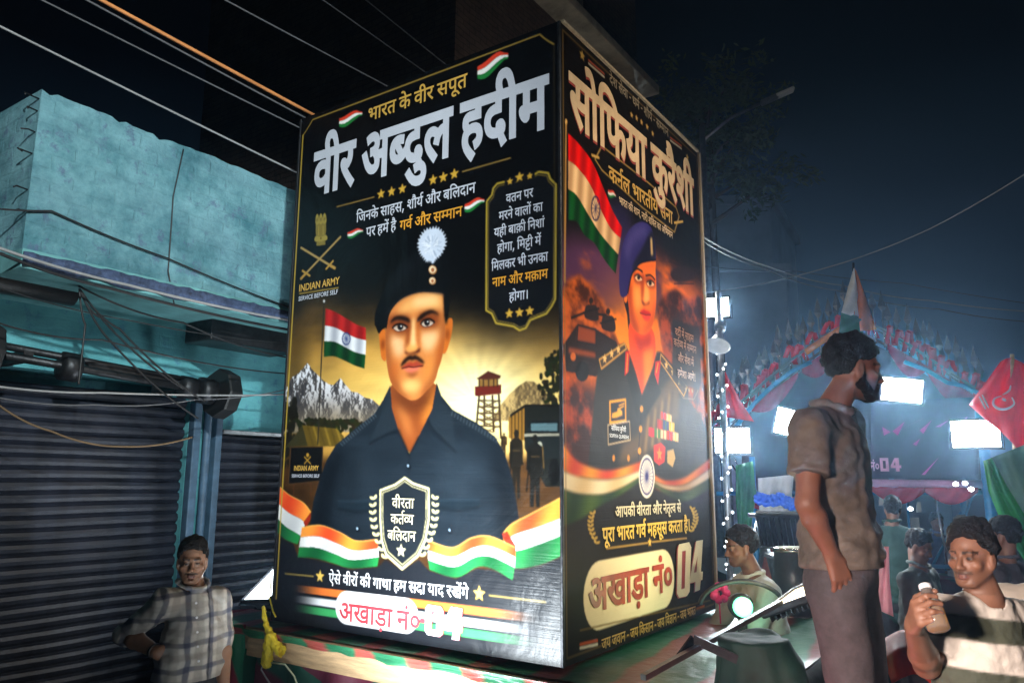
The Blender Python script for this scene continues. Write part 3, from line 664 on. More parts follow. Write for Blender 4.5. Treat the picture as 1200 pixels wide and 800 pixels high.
class Art:
    """a small painter: every shape is traced in photograph pixels and carried onto the panel's own plane"""
    SS = 3

    def __init__(self, side, W_, H_):
        self.side, self.W, self.H = side, W_, H_
        self.img = np.zeros((H_, W_, 3))
        u = (np.arange(W_) + 0.5) / W_
        v = (np.arange(H_) + 0.5) / H_
        U, V = np.meshgrid(u, v)
        self.U, self.V = U, V
        if side == 'front':
            P = np.stack([BX0 + U * BW, np.full_like(U, BY0), BZ1 - V * BH], -1)
        else:
            P = np.stack([np.full_like(U, BX1), BY0 + U * BD, BZ1 - V * BH], -1)
        d = P - np.array(CAM_POS)
        z = d @ _FW
        self.PX = 600 + CAM_F * (d @ _CR) / z
        self.PY = 400 - CAM_F * (d @ _CU) / z
        self.labels = np.zeros((H_, W_), int)

    def uv(self, pts):
        p = np.asarray(pts, float).reshape(-1, 2)
        d = _FW[None] + _CR[None] * ((p[:, :1] - 600) / CAM_F) - _CU[None] * ((p[:, 1:] - 400) / CAM_F)
        if self.side == 'front':
            q = d * (BY0 / d[:, 1:2])
            return np.c_[(q[:, 0] - BX0) / BW * self.W, (BZ1 - (q[:, 2] + CAM_POS.z)) / BH * self.H]
        q = d * (BX1 / d[:, 0:1])
        return np.c_[(q[:, 1] - BY0) / BD * self.W, (BZ1 - (q[:, 2] + CAM_POS.z)) / BH * self.H]

    @staticmethod
    def smooth(p, n=6, closed=True):
        p = np.asarray(p, float)
        L = len(p)
        out = []
        for i in range(L if closed else L - 1):
            a, b, c, d = (p[(i - 1) % L], p[i], p[(i + 1) % L], p[(i + 2) % L]) if closed else (p[max(i - 1, 0)], p[i], p[i + 1], p[min(i + 2, L - 1)])
            for t in np.arange(n) / n:
                out.append(0.5 * (2 * b + (c - a) * t + (2 * a - 5 * b + 4 * c - d) * t * t + (3 * b - a - 3 * c + d) * t ** 3))
        if not closed:
            out.append(p[-1])
        return np.array(out)

    @staticmethod
    def blur(m, r):
        if r < 0.3:
            return m
        k = max(1, int(round(r)))
        for _ in range(3):
            for ax in (0, 1):
                pad = [(0, 0), (0, 0)]
                pad[ax] = (k + 1, k)
                c = np.cumsum(np.pad(m, pad, mode='edge'), axis=ax)
                n = 2 * k + 1
                if ax == 0:
                    m = (c[n:] - c[:-n]) / n
                else:
                    m = (c[:, n:] - c[:, :-n]) / n
        return m

    def mask_uv(self, q, blur=0.0):
        """coverage of polygon q (grid px), with its bounding window"""
        pad = int(3 * blur) + 3
        x0, y0 = max(0, int(q[:, 0].min()) - pad), max(0, int(q[:, 1].min()) - pad)
        x1, y1 = min(self.W, int(q[:, 0].max()) + pad + 1), min(self.H, int(q[:, 1].max()) + pad + 1)
        if x1 <= x0 or y1 <= y0:
            return None
        s = self.SS
        w, h = (x1 - x0) * s, (y1 - y0) * s
        acc = np.zeros((h, w + 1))
        P = (q - np.array([x0, y0])) * s
        Q = np.roll(P, -1, 0)
        for (ax, ay), (bx, by) in zip(P, Q):
            if ay == by:
                continue
            sg = 1 if by > ay else -1
            lo, hi = (ay, by) if ay < by else (by, ay)
            r = np.arange(max(0, math.ceil(lo - .5)), min(h, math.ceil(hi - .5)))
            if len(r):
                xs = ax + (r + .5 - ay) * (bx - ax) / (by - ay)
                np.add.at(acc, (r, np.clip(np.round(xs), 0, w).astype(int)), sg)
        m = (np.cumsum(acc, 1)[:, :w] != 0).astype(float).reshape(y1 - y0, s, x1 - x0, s).mean((1, 3))
        return self.blur(m, blur), (x0, y0, x1, y1)

    def put(self, mw, color, alpha=1.0):
        if mw is None:
            return
        m, (x0, y0, x1, y1) = mw
        c = color(self.PX[y0:y1, x0:x1], self.PY[y0:y1, x0:x1]) if callable(color) else np.asarray(color, float) / 255.0
        a = (m * alpha)[..., None]
        self.img[y0:y1, x0:x1] = self.img[y0:y1, x0:x1] * (1 - a) + c * a

    def poly(self, pts, color, blur=0.0, alpha=1.0, curve=False, clip=None, label=None):
        q = self.uv(pts)
        if curve:
            q = self.smooth(q)
        mw = self.mask_uv(q, blur)
        if mw is None:
            return None
        if clip is not None:
            m, (x0, y0, x1, y1) = mw
            mw = (m * clip[y0:y1, x0:x1], mw[1])
        self.put(mw, color, alpha)
        if label is not None:
            m, (x0, y0, x1, y1) = mw
            self.labels[y0:y1, x0:x1][m > 0.5] = label
        return mw

    def full(self, mw):
        f = np.zeros((self.H, self.W))
        m, (x0, y0, x1, y1) = mw
        f[y0:y1, x0:x1] = m
        return f

    def stroke_uv(self, q, w, color, alpha=1.0, blur=0.0):
        pad = int(w + 3 * blur) + 2
        x0, y0 = max(0, int(q[:, 0].min()) - pad), max(0, int(q[:, 1].min()) - pad)
        x1, y1 = min(self.W, int(q[:, 0].max()) + pad + 1), min(self.H, int(q[:, 1].max()) + pad + 1)
        if x1 <= x0 or y1 <= y0:
            return
        X, Y = np.meshgrid(np.arange(x0, x1) + .5, np.arange(y0, y1) + .5)
        d = np.full(X.shape, 1e9)
        for a, b in zip(q[:-1], q[1:]):
            e = b - a
            L = max(e @ e, 1e-9)
            t = np.clip(((X - a[0]) * e[0] + (Y - a[1]) * e[1]) / L, 0, 1)
            d = np.minimum(d, np.hypot(X - a[0] - t * e[0], Y - a[1] - t * e[1]))
        m = np.clip(w / 2 - d + .5, 0, 1)
        self.put((self.blur(m, blur), (x0, y0, x1, y1)), color, alpha)

    def stroke(self, pts, w, color, alpha=1.0, blur=0.0, curve=False):
        q = self.uv(pts)
        if curve:
            q = self.smooth(q, closed=False)
        self.stroke_uv(q, w, color, alpha, blur)

    def dot(self, c, rx, ry, color, alpha=1.0, blur=0.0, clip=None):
        a = np.linspace(0, 2 * math.pi, 24, endpoint=False)
        return self.poly(np.c_[c[0] + rx * np.cos(a), c[1] + ry * np.sin(a)], color, blur, alpha, clip=clip)

    def star(self, c, r, color, alpha=1.0):
        q = self.uv([c])[0]
        a = -math.pi / 2 + np.arange(10) * math.pi / 5
        rr = np.where(np.arange(10) % 2 == 0, r, r * .42)
        self.put(self.mask_uv(np.c_[q[0] + rr * np.cos(a), q[1] + rr * np.sin(a)]), color, alpha)

    def field(self, color, alpha):
        """color (H,W,3) or colour; alpha (H,W)"""
        c = np.asarray(color, float)
        if c.ndim == 1:
            c = c / 255.0
        self.img = self.img * (1 - alpha[..., None]) + c * alpha[..., None]

    def grade(self, gamma, sat, tint=(1, 1, 1)):
        """printing inks: deepen the middle tones, strengthen the colour"""
        im = np.clip(self.img, 0, 1) ** gamma
        g = im.mean(-1, keepdims=True)
        self.img = np.clip((g + (im - g) * sat) * np.array(tint), 0, 1)

    def mesh(self, name, th_axis, material, parent, labels):
        """the painted grid as meshes split by label: returns one object per (label, name)"""
        H, W_ = self.H, self.W
        u = np.arange(W_ + 1) / W_
        v = np.arange(H + 1) / H
        U, V = np.meshgrid(u, v)
        # gentle sag of a stretched vinyl sheet
        sag = 0.004 * (fbm(H + 1, W_ + 1, 3, 3, 5) - .5) * np.minimum(1, np.minimum(np.minimum(U, 1 - U), np.minimum(V, 1 - V)) * 12)
        if self.side == 'front':
            P = np.stack([BX0 + U * BW, BY0 - 0.004 + sag, BZ1 - V * BH], -1)
        else:
            P = np.stack([BX1 + 0.004 - sag, BY0 + U * BD, BZ1 - V * BH], -1)
        P = P.reshape(-1, 3) - np.array(base_of(parent))
        lin = srgb(np.clip(self.img, 0, 1))
        objs = []
        ii, jj = np.meshgrid(np.arange(H), np.arange(W_), indexing='ij')
        for lab, nm in labels:
            sel = self.labels == lab
            i, j = ii[sel], jj[sel]
            a = i * (W_ + 1) + j
            if self.side == 'front':
                F = np.stack([a, a + W_ + 1, a + W_ + 2, a + 1], -1)
            else:
                F = np.stack([a, a + W_ + 1, a + W_ + 2, a + 1], -1)
            used, inv = np.unique(F.ravel(), return_inverse=True)
            me = bpy.data.meshes.new(nm)
            me.vertices.add(len(used))
            me.vertices.foreach_set('co', P[used].astype(np.float32).ravel())
            n = len(F)
            me.loops.add(4 * n)
            me.loops.foreach_set('vertex_index', inv.astype(np.int32))
            me.polygons.add(n)
            me.polygons.foreach_set('loop_start', np.arange(0, 4 * n, 4, dtype=np.int32))
            me.polygons.foreach_set('use_smooth', np.ones(n, bool))
            me.update(calc_edges=True)
            # point colours: average of the cells around each grid corner
            pad = np.pad(lin, ((1, 1), (1, 1), (0, 0)), mode='edge')
            pc = (pad[:-1, :-1] + pad[1:, :-1] + pad[:-1, 1:] + pad[1:, 1:]) / 4
            ca = me.color_attributes.new('Col', 'FLOAT_COLOR', 'POINT')
            ca.data.foreach_set('color', np.c_[pc.reshape(-1, 3)[used], np.ones(len(used))].astype(np.float32).ravel())
            objs.append(link_mesh(nm, me, material, parent))
        return objs


# ------------------------------------------------------------------ lettering


def fatten(c, d):
    """contour moved outwards by d (font units); outer contours run clockwise"""
    p = np.array(c, float).reshape(-1, 2)
    keep = np.hypot(*(p - np.roll(p, 1, 0)).T) > 1e-6
    p = p[keep]
    if d == 0 or len(p) < 3:
        return p
    e = np.roll(p, -1, 0) - p
    e /= np.maximum(np.hypot(e[:, 0], e[:, 1])[:, None], 1e-9)
    n = np.c_[-e[:, 1], e[:, 0]]
    n0 = np.roll(n, 1, 0)
    m = n + n0
    L = np.maximum((m * m).sum(1), 0.45)
    return p + m * (2 * d / L)[:, None]


def fill(loops):
    """triangles of the union of all loops (non-zero winding), so heavy letters may overlap themselves and each other"""
    vs, es, A0, B0 = [], [], [], []
    for l in loops:
        n = len(vs)
        k = len(l)
        vs += [Vector((float(x), float(y))) for x, y in l]
        es += [(n + i, n + (i + 1) % k) for i in range(k)]
        A0.append(l)
        B0.append(np.roll(l, -1, 0))
    r = delaunay_2d_cdt(vs, es, [], 0, 1e-5, False)
    V = np.array([v[:] for v in r[0]])
    F = np.array([f for f in r[2] if len(f) == 3])
    a, b = np.concatenate(A0), np.concatenate(B0)
    c = V[F].mean(1)
    wn_ = np.zeros(len(c))
    for i in range(0, len(c), 400):
        y = c[i:i + 400, 1][:, None]
        x = c[i:i + 400, 0][:, None]
        up_c = (a[None, :, 1] <= y) & (b[None, :, 1] > y)
        dn_c = (a[None, :, 1] > y) & (b[None, :, 1] <= y)
        side_ = (b[:, 0] - a[:, 0])[None] * (y - a[None, :, 1]) - (x - a[None, :, 0]) * (b[:, 1] - a[:, 1])[None]
        wn_[i:i + 400] = (up_c & (side_ > 0)).sum(1) - (dn_c & (side_ < 0)).sum(1)
    return V, F[np.abs(wn_) > .5]


def lay_lines(side, specs):
    """specs: (text, (x, y) left baseline px, (x, y) right baseline px, body height px, weight); returns MB"""
    mb = MB()
    k = 0
    art = ART[side]
    for text, a, b, hpx, wt in specs:
        total, seq = _L[text]
        q = art.uv([a, b, ((a[0] + b[0]) / 2, (a[1] + b[1]) / 2), ((a[0] + b[0]) / 2, (a[1] + b[1]) / 2 - hpx)])
        x0, x1 = q[0, 0] / art.W, q[1, 0] / art.W
        wid = BW if side == 'front' else BD
        y = (q[0, 1] + q[1, 1]) / 2 / art.H
        hh = (q[2, 1] - q[3, 1]) / art.H * BH / 622.0
        sx_ = (x1 - x0) * wid / total
        loops = []
        for g, gx, gy in zip(seq[0::3], seq[1::3], seq[2::3]):
            for piece in _G[g]:
                for c in piece:
                    q_ = fatten(c, wt)
                    if len(q_) >= 3:
                        loops.append((q_ + np.array([gx, gy])) / 1000.0)
        V, F = fill(loops)
        V = V * 1000 * np.array([sx_, hh])
        off = 0.0078
        if side == 'front':
            vs = [(BX0 + x0 * BW + vx, BY0 - off, BZ1 - y * BH + vy) for vx, vy in V]
        else:
            vs = [(BX1 + off, BY0 + x0 * BD + vx, BZ1 - y * BH + vy) for vx, vy in V]
        mb.add(vs, [tuple(int(i) for i in f) for f in F])
    return mb


def latin_loops(text, bold=0.0):
    cu = bpy.data.curves.new('latin', 'FONT')
    cu.body = text
    cu.size = 1.0
    cu.offset = bold
    cu.resolution_u = 3
    o = bpy.data.objects.new('latin', cu)
    COL.objects.link(o)
    dg = bpy.context.evaluated_depsgraph_get()
    me = bpy.data.meshes.new_from_object(o.evaluated_get(dg))
    vs = np.array([v.co[:] for v in me.vertices])
    fs = [tuple(p.vertices) for p in me.polygons]
    bpy.data.objects.remove(o)
    bpy.data.curves.remove(cu)
    bpy.data.meshes.remove(me)
    return vs, fs


def lay_latin(mb, side, text, a, b, hpx, bold=0.0):
    vs, fs = latin_loops(text, bold)
    art = ART[side]
    q = art.uv([a, b, ((a[0] + b[0]) / 2, (a[1] + b[1]) / 2), ((a[0] + b[0]) / 2, (a[1] + b[1]) / 2 - hpx)])
    wid = BW if side == 'front' else BD
    x0, x1 = q[0, 0] / art.W * wid, q[1, 0] / art.W * wid
    y = (q[0, 1] + q[1, 1]) / 2 / art.H * BH
    h = (q[2, 1] - q[3, 1]) / art.H * BH
    mx0, mx1 = vs[:, 0].min(), vs[:, 0].max()
    my = vs[:, 1].max()
    out = []
    for i, v in enumerate(vs):
        X = x0 + (v[0] - mx0) / (mx1 - mx0) * (x1 - x0)
        Z = BZ1 - y + v[1] / my * h
        out.append((BX0 + X, BY0 - 0.0079, Z) if side == 'front' else (BX1 + 0.0079, BY0 + X, Z))
    mb.add(out, fs)


def lay_poly(mb, side, polys, off=0.0077):
    """flat cut letters from photo-pixel polygons: list of loops (outer then holes)"""
    art = ART[side]
    loops = []
    for p in polys:
        q = art.uv(p)
        loops.append([Vector((x, -y, 0)) for x, y in q])
    fl = [v for l in loops for v in l]
    if side == 'front':
        vs = [(BX0 + v.x / art.W * BW, BY0 - off, BZ1 + v.y / art.H * BH) for v in fl]
    else:
        vs = [(BX1 + off, BY0 + v.x / art.W * BD, BZ1 + v.y / art.H * BH) for v in fl]
    mb.add(vs, tessellate_polygon(loops))


ART = {}


def zm(s, ox, oy):
    return lambda *p: [(ox + x / s, oy + y / s) for x, y in (p[0] if len(p) == 1 and isinstance(p[0], list) else p)]


z1, z2, z3, z4 = zm(3.333, 340, 20), zm(3.48, 310, 250), zm(2.667, 490, 180), zm(2.425, 310, 460)
zA, zB, zC, zD, zE = zm(6.667, 430, 260), zm(6.667, 430, 360), zm(3.808, 360, 440), zm(4, 540, 420), zm(4, 320, 400)
GOLD, GOLD2, SAFF, IWHITE, IGREEN = (206, 160, 58), (232, 190, 90), (226, 84, 36), (236, 234, 226), (38, 128, 62)


def mixc(a, b, t):
    return np.asarray(a, float) / 255 * (1 - t[..., None]) + np.asarray(b, float) / 255 * t[..., None]


def sheen(c, c2, k=0.25, ph=0.0):
    """silk: colour bands along x"""
    def f(X, Y):
        t = 0.5 + 0.5 * np.sin(X * k + ph + Y * 0.03)
        return mixc(c, c2, t)
    return f


def swoosh_flag(A, x, y, w, h, tilt):
    """small brush-stroke tricolour"""
    for k, c in enumerate(((214, 62, 40), (238, 236, 230), (34, 120, 56))):
        top, bot = [], []
        for t in np.linspace(0, 1, 9):
            yy = y + tilt * t + math.sin(t * 5.4 + .6) * h * .16 - h * .05 * t
            e = (0.35 + .65 * math.sin(math.pi * min(1, t + .12)) ** .6)
            top.append((x + w * t, yy - h / 2 * e + h * e * k / 3))
            bot.append((x + w * t, yy - h / 2 * e + h * e * (k + 1) / 3))
        A.poly(top + bot[::-1], c)


def laurel(A, base, top, side_, n, size, color):
    """half a wreath of leaves from base px up to top px"""
    b, t = np.array(base, float), np.array(top, float)
    for i in range(n):
        s = (i + .5) / n
        bulge = math.sin(s * math.pi) * size * 1.1 * side_
        p = b + (t - b) * s + np.array([bulge, 0])
        for sg in (-1, 1):
            ang = -math.pi / 2 + sg * 0.75 + side_ * (.35 - .7 * s) * -1
            d = np.array([math.cos(ang), math.sin(ang)]) * size
            nn = np.array([-d[1], d[0]]) * .28
            A.poly([p, p + d * .5 + nn, p + d, p + d * .5 - nn], color, curve=True)


def lion_emblem(A, f, c1, c2):
    """capital of three lions on a drum: f maps emblem units (0..100, 0..160 down) to pixels"""
    A.poly(f([(18, 160), (20, 140), (80, 140), (82, 160)]), c1)
    A.poly(f([(10, 138), (16, 112), (84, 112), (90, 138)]), c2, curve=True)
    A.poly(f([(20, 112), (14, 60), (20, 34), (34, 26), (66, 26), (80, 34), (86, 60), (80, 112)]), c1, curve=True)
    for x in (24, 50, 76):
        A.poly(f([(x - 13, 48), (x - 10, 18), (x, 6), (x + 10, 18), (x + 13, 48), (x, 58)]), c2, curve=True)
        A.poly(f([(x - 6, 34), (x, 26), (x + 6, 34), (x, 44)]), (70, 54, 20), .4)
    for x in (34, 66):
        A.poly(f([(x - 5, 110), (x - 4, 66), (x + 4, 66), (x + 5, 110)]), c2)
    A.poly(f([(44, 126), (50, 119), (56, 126), (50, 133)]), (80, 62, 22))
    for y in (62, 74, 86, 98):
        A.poly(f([(26, y), (74, y), (74, y + 4), (26, y + 4)]), (110, 86, 34), .4, .6)


def crossed_swords(A, f, w, c):
    for a, b in (((0, 10), (86, 88)), ((100, 0), (0, 100))):
        A.stroke(f([a, b]), w, c)
        d = np.array(b, float) - a
        d /= np.hypot(*d)
        n = np.array([-d[1], d[0]])
        p = np.array(b) - d * 18
        A.stroke(f([tuple(p - n * 13), tuple(p + n * 13)]), w * .9, (176, 136, 60))
        A.stroke(f([b, tuple(np.array(b) - d * 16)]), w * 1.2, (170, 130, 60))


def paint_front():
    A = ART['front'] = Art('front', 460, 732)
    H, W_ = A.H, A.W
    X, Y = A.PX, A.PY
    A.field((13, 13, 15), np.ones((H, W_)))
    # ---- sky of the printed scene: gold cloud light that opens out of the black header
    n1 = fbm(H, W_, 5, 5, 1, 0.55)
    n2 = fbm(H, W_, 11, 5, 2, 0.35)
    up_ = smoothstep(285, 425, Y + (n1 - .5) * 150 - 28 * np.exp(-((X - 590) / 60) ** 2))
    sky = mixc((58, 44, 26), (196, 150, 72), smoothstep(320, 440, Y + (n2 - .5) * 120))
    sun = np.exp(-(((X - 560) / 75) ** 2 + ((Y - 470) / 60) ** 2))
    haze_ = np.exp(-((Y - 470) / 46) ** 2)
    sky = sky * (1 - .75 * haze_[..., None]) + np.array([.96, .82, .47]) * .75 * haze_[..., None]
    sky = sky * (1 - sun[..., None]) + np.array([1., .97, .78]) * sun[..., None]
    ang = np.arctan2(Y - 472, X - 560)
    rays = .5 + .25 * np.sin(ang * 17 + n1 * 9) + .25 * np.sin(ang * 29 + n2 * 7)
    sky = sky * (0.86 + 0.20 * ((0.35 * rays + .65 * n2) * (0.4 + n1))[..., None])
    edge = smoothstep(345, 372, X + (n1 - .5) * 20) * 1.0
    sky = sky * (0.62 + 0.38 * edge[..., None])
    A.field(sky, up_)
    # ---- ground
    g = fbm(H, W_, 30, 4, 3, .5)
    A.field(mixc((44, 30, 18), (118, 80, 40), g), smoothstep(528, 545, Y) * .98)
    # ---- left mountains
    ridge = zE((60, 220), (90, 170), (120, 150), (150, 120), (163, 100), (185, 130), (205, 150), (235, 180), (262, 200), (285, 205), (318, 172), (340, 200), (370, 235), (400, 240), (430, 262), (465, 270), (500, 300), (530, 320), (530, 420), (50, 430))
    rn = fbm(H, W_, 44, 5, 4, 1.0)
    rn2 = fbm(H, W_, 14, 4, 8, 1.6)
    m = A.full(A.mask_uv(A.uv(ridge)))
    slope = np.clip((np.roll(rn, 1, 1) - np.roll(rn, -1, 1)) * 7 + (rn2 - .5) * 1.4 + .45, 0, 1)
    alt = smoothstep(505, 440, Y + (rn2 - .5) * 30)
    rock = mixc((74, 72, 76), (150, 140, 130), slope)
    snow = smoothstep(.48, .62, slope) * alt
    rock = rock * (1 - snow[..., None]) + np.array([.88, .88, .90]) * snow[..., None]
    mist = smoothstep(462, 512, Y) * .55
    rock = rock * (1 - mist[..., None]) + np.array([.70, .62, .46]) * mist[..., None]
    A.field(rock, m)
    # right hill
    m = A.full(A.mask_uv(A.uv(zD((150, 290), (190, 215), (230, 165), (270, 130), (310, 105), (345, 108), (380, 140), (420, 180), (420, 300)))))
    A.field(mixc((104, 86, 58), (196, 168, 112), slope), m)
    # tree lines: many little dark clumps
    r = np.random.default_rng(4)
    for _ in range(150):
        x, y = r.uniform(335, 445), r.uniform(0, 1)
        if 352 < x < 362 and r.random() < .5:
            continue
        yy = 506 - y * 14 - (10 if x < 350 else 0) + (4 if x > 420 else 0)
        A.dot((x, yy), r.uniform(1.6, 3.6), r.uniform(2.2, 5), (40 + r.integers(0, 18), 40 + r.integers(0, 16), 26))
    for _ in range(60):
        A.dot((r.uniform(328, 346), r.uniform(470, 545)), r.uniform(2, 5), r.uniform(3, 6), (36, 34, 24), .8)
    for _ in range(150):
        y = r.uniform(412, 500)
        x0 = 655 - 24 * (1 - abs(y - 455) / 60) - r.uniform(-4, 5)
        A.dot((r.uniform(x0, 659), y), r.uniform(1.5, 3.4), r.uniform(2, 4.5), (34 + r.integers(0, 16), 36 + r.integers(0, 16), 24))
    # tent
    A.poly(zE((60, 495), (100, 450), (140, 392), (300, 408), (335, 445), (330, 490), (200, 492)), (112, 92, 36))
    A.poly(zE((60, 495), (100, 450), (140, 392), (165, 488)), (70, 66, 40))
    for k in range(6):
        x = 165 + k * 27
        A.stroke(zE((x, 396 + k * 2), (x + 26, 488)), 2.2, (186, 154, 62) if k % 2 else (84, 68, 28), .8, .6)
    # flag pole and flag
    A.stroke([(380.5, 354), (373, 520)], 2.4, (58, 52, 44))
    A.dot((380.5, 353), 1.3, 1.8, (190, 190, 190))
    fl = [z2((252, 388), (290, 402), (335, 428), (375, 452), (415, 467)), z2((249, 458), (290, 466), (333, 488), (375, 508), (416, 518)),
          z2((246, 522), (288, 524), (330, 545), (372, 566), (414, 576)), z2((244, 585), (286, 583), (328, 600), (370, 620), (410, 633))]
    for k, c in enumerate((((196, 44, 42), (150, 26, 28)), ((226, 226, 228), (176, 178, 186)), ((22, 88, 46), (12, 56, 32)))):
        A.poly(list(A_s(fl[k])) + list(A_s(fl[k + 1]))[::-1], sheen(c[0], c[1], .42, .8))
    a = np.linspace(0, 2 * math.pi, 25)
    A.stroke(np.c_[406.5 + 4.6 * np.cos(a), 397 + 6.9 * np.sin(a)], 1.6, (44, 60, 120))
    for t in a[:-1:2]:
        A.stroke([(406.5, 397), (406.5 + 4.2 * math.cos(t), 397 + 6.4 * math.sin(t))], .7, (60, 76, 130))
    # sign board with posts
    for x in (100, 180):
        A.stroke(zE((x, 655), (x, 720)), 2.6, (96, 60, 34))
    A.poly(zE((82, 492), (238, 490), (236, 655), (72, 672)), (92, 66, 40))
    A.poly(zE((88, 497), (233, 495), (231, 650), (78, 666)), (22, 24, 26))
    for a_, b_ in (((150, 540), (178, 572)), ((178, 540), (150, 572))):
        A.stroke(zE(a_, b_), 1.6, (190, 150, 60))
    A.dot(zE((165, 532))[0], 1.6, 2.4, (190, 150, 60))
    # tower
    for a_, b_ in (((88, 175), (76, 300)), ((180, 172), (190, 370)), ((112, 178), (112, 310)), ((150, 176), (156, 340))):
        A.stroke(zD(a_, b_), 3.0, (74, 54, 30))
    for y in (195, 225, 255, 285, 315):
        A.stroke(zD((82, y), (186, y + 4)), 1.8, (84, 60, 32))
        A.stroke(zD((84, y), (150, y + 30)), 1.3, (90, 64, 34))
        A.stroke(zD((184, y), (110, y + 30)), 1.3, (90, 64, 34))
    A.poly(zD((68, 130), (192, 122), (192, 165), (68, 178)), (116, 44, 34))
    A.poly(zD((84, 98), (176, 92), (176, 126), (84, 130)), (150, 116, 62))
    for x in (88, 108, 132, 156, 174):
        A.stroke(zD((x, 92), (x, 130)), 1.8, (60, 38, 28))
    A.poly(zD((74, 95), (130, 58), (190, 80), (186, 94), (120, 100)), (92, 48, 38))
    # truck
    A.poly(zD((225, 275), (300, 218), (305, 385), (226, 372)), (150, 112, 48))
    for x in (240, 256, 272, 288):
        A.stroke(zD((x, 270 - (x - 225) * .6), (x, 380)), 2, (92, 66, 30))
    A.poly(zD((300, 216), (470, 216), (470, 600), (400, 600), (300, 420)), (36, 38, 34))
    A.poly(zD((232, 262), (302, 214), (470, 214), (470, 226), (304, 228), (232, 276)), (30, 26, 22))
    A.poly(zD((318, 300), (345, 290), (462, 294), (462, 352), (320, 345)), (24, 30, 32))
    A.poly(zD((330, 304), (455, 302), (455, 340), (330, 338)), (92, 116, 120))
    A.poly(zD((300, 352), (465, 350), (465, 362), (300, 366)), (150, 146, 130))
    A.poly(zD((310, 366), (465, 364), (465, 470), (330, 470)), (34, 40, 40))
    A.dot(zD((372, 405))[0], 3, 4, (170, 168, 150))
    A.dot(zD((440, 530))[0], 7, 16, (18, 18, 18))
    # soldiers of the printed scene (small, from behind the light)
    for (cx, top, bot, w, c) in ((262, 335, 655, 36, (40, 34, 26)), (350, 358, 695, 44, (32, 30, 26)), (204, 348, 460, 16, (66, 48, 30))):
        h = bot - top
        A.dot(zD((cx, top + h * .055))[0], w * .075, h * .016, c)
        A.poly(zD((cx - w * .34, top + h * .05), (cx, top - h * .01), (cx + w * .34, top + h * .05)), c, curve=True)
        A.poly(zD((cx - w * .85, top + h * .17), (cx - w * .3, top + h * .115), (cx + w * .3, top + h * .115), (cx + w * .85, top + h * .17), (cx + w * .95, top + h * .5), (cx + w * .6, top + h * .52), (cx + w * .5, top + h * .66), (cx + w * .5, top + h), (cx + w * .12, top + h), (cx, top + h * .66), (cx - w * .15, top + h), (cx - w * .55, top + h), (cx - w * .55, top + h * .6), (cx - w * .7, top + h * .5), (cx - w * .95, top + h * .48)), c)
        A.stroke(zD((cx - w * .5, top + h * .2), (cx - w * .9, top + h * .78)), 1.8, (20, 18, 16))
        A.stroke(zD((cx - w * .4, top + h * .3), (cx + w * .4, top + h * .3)), 1.6, (92, 74, 46), .8)
        A.stroke(zD((cx + w * .8, top + h * .16), (cx + w * .92, top + h * .46)), 1.2, (150, 116, 60), .8)
    # ---- the man
    before = A.img.copy()
    skin, shade, deep, lit, hi = (212, 138, 74), (154, 84, 40), (92, 46, 26), (238, 182, 112), (248, 216, 164)
    neck = zB((215, 600), (190, 680), (176, 790), (180, 900), (220, 1000), (300, 1100), (385, 1150), (420, 1100), (460, 980), (530, 830), (545, 700), (520, 590))
    nm_ = A.full(A.poly(neck, shade, curve=True, label=1))
    A.poly(zB((215, 740), (290, 760), (340, 880), (370, 1060), (300, 960)), skin, 5, .9, clip=nm_)
    A.poly(zB((500, 640), (546, 600), (540, 800), (430, 960), (440, 820)), (226, 148, 60), 5, .9, clip=nm_)
    A.poly(zB((220, 640), (300, 710), (380, 740), (470, 660), (520, 600), (490, 740), (380, 800), (260, 770)), deep, 6, .75, clip=nm_, curve=True)
    for ear in (zB((98, 190), (120, 172), (152, 200), (152, 400), (132, 415), (112, 370)), zB((618, 120), (655, 85), (673, 110), (662, 220), (622, 350), (594, 352), (604, 240))):
        em = A.full(A.poly(ear, (206, 118, 44), curve=True, label=1))
        c = np.mean(ear, 0)
        A.dot(c, 1.9, 6.5, (120, 54, 24), .8, 2, em)
    face = zB((150, 130), (148, 250), (152, 380), (166, 490), (190, 585), (236, 650), (296, 700), (352, 726), (412, 708), (472, 648), (532, 578), (562, 480), (582, 420), (602, 330), (614, 200), (612, 60), (604, -60)) + zA((606, 540), (480, 540), (360, 550), (270, 590), (200, 660), (160, 740))
    fm = A.full(A.poly(face, skin, curve=True, label=1))
    P = lambda pts, c, b=4, al=.8: A.poly(pts, c, b * .62, al, clip=fm, curve=True)
    P(zB((140, 100), (190, 150), (185, 330), (210, 480), (260, 610), (330, 700), (300, 740), (180, 620), (140, 400)), shade, 7, .8)
    P(zB((620, 0), (585, 130), (580, 300), (545, 440), (500, 560), (420, 690), (480, 680), (560, 520), (620, 300)), shade, 7, .85)
    P(zB((575, 220), (600, 260), (575, 420), (540, 480), (550, 340)), (190, 92, 28), 6, .7)
    P(zA((300, 620), (420, 575), (560, 570), (590, 640), (570, 690), (420, 680), (330, 710), (240, 720)), lit, 7, .9)
    P(zA((380, 600), (520, 580), (570, 620), (480, 650), (380, 660)), hi, 6, .7)
    P(zB((190, 230), (270, 230), (300, 300), (280, 380), (220, 370)), (240, 196, 150), 7, .85)
    P(zB((430, 200), (540, 180), (560, 240), (500, 340), (440, 320), (420, 260)), (244, 200, 150), 7, .9)
    P(zB((350, 100), (378, 100), (386, 220), (390, 300), (360, 318), (340, 300), (346, 200)), (248, 208, 150), 4, .9)
    P(zB((320, 130), (345, 110), (330, 280), (302, 330), (310, 230)), (142, 66, 26), 4, .8)
    P(zB((386, 130), (410, 130), (420, 270), (420, 330), (395, 290)), (188, 100, 40), 4, .7)
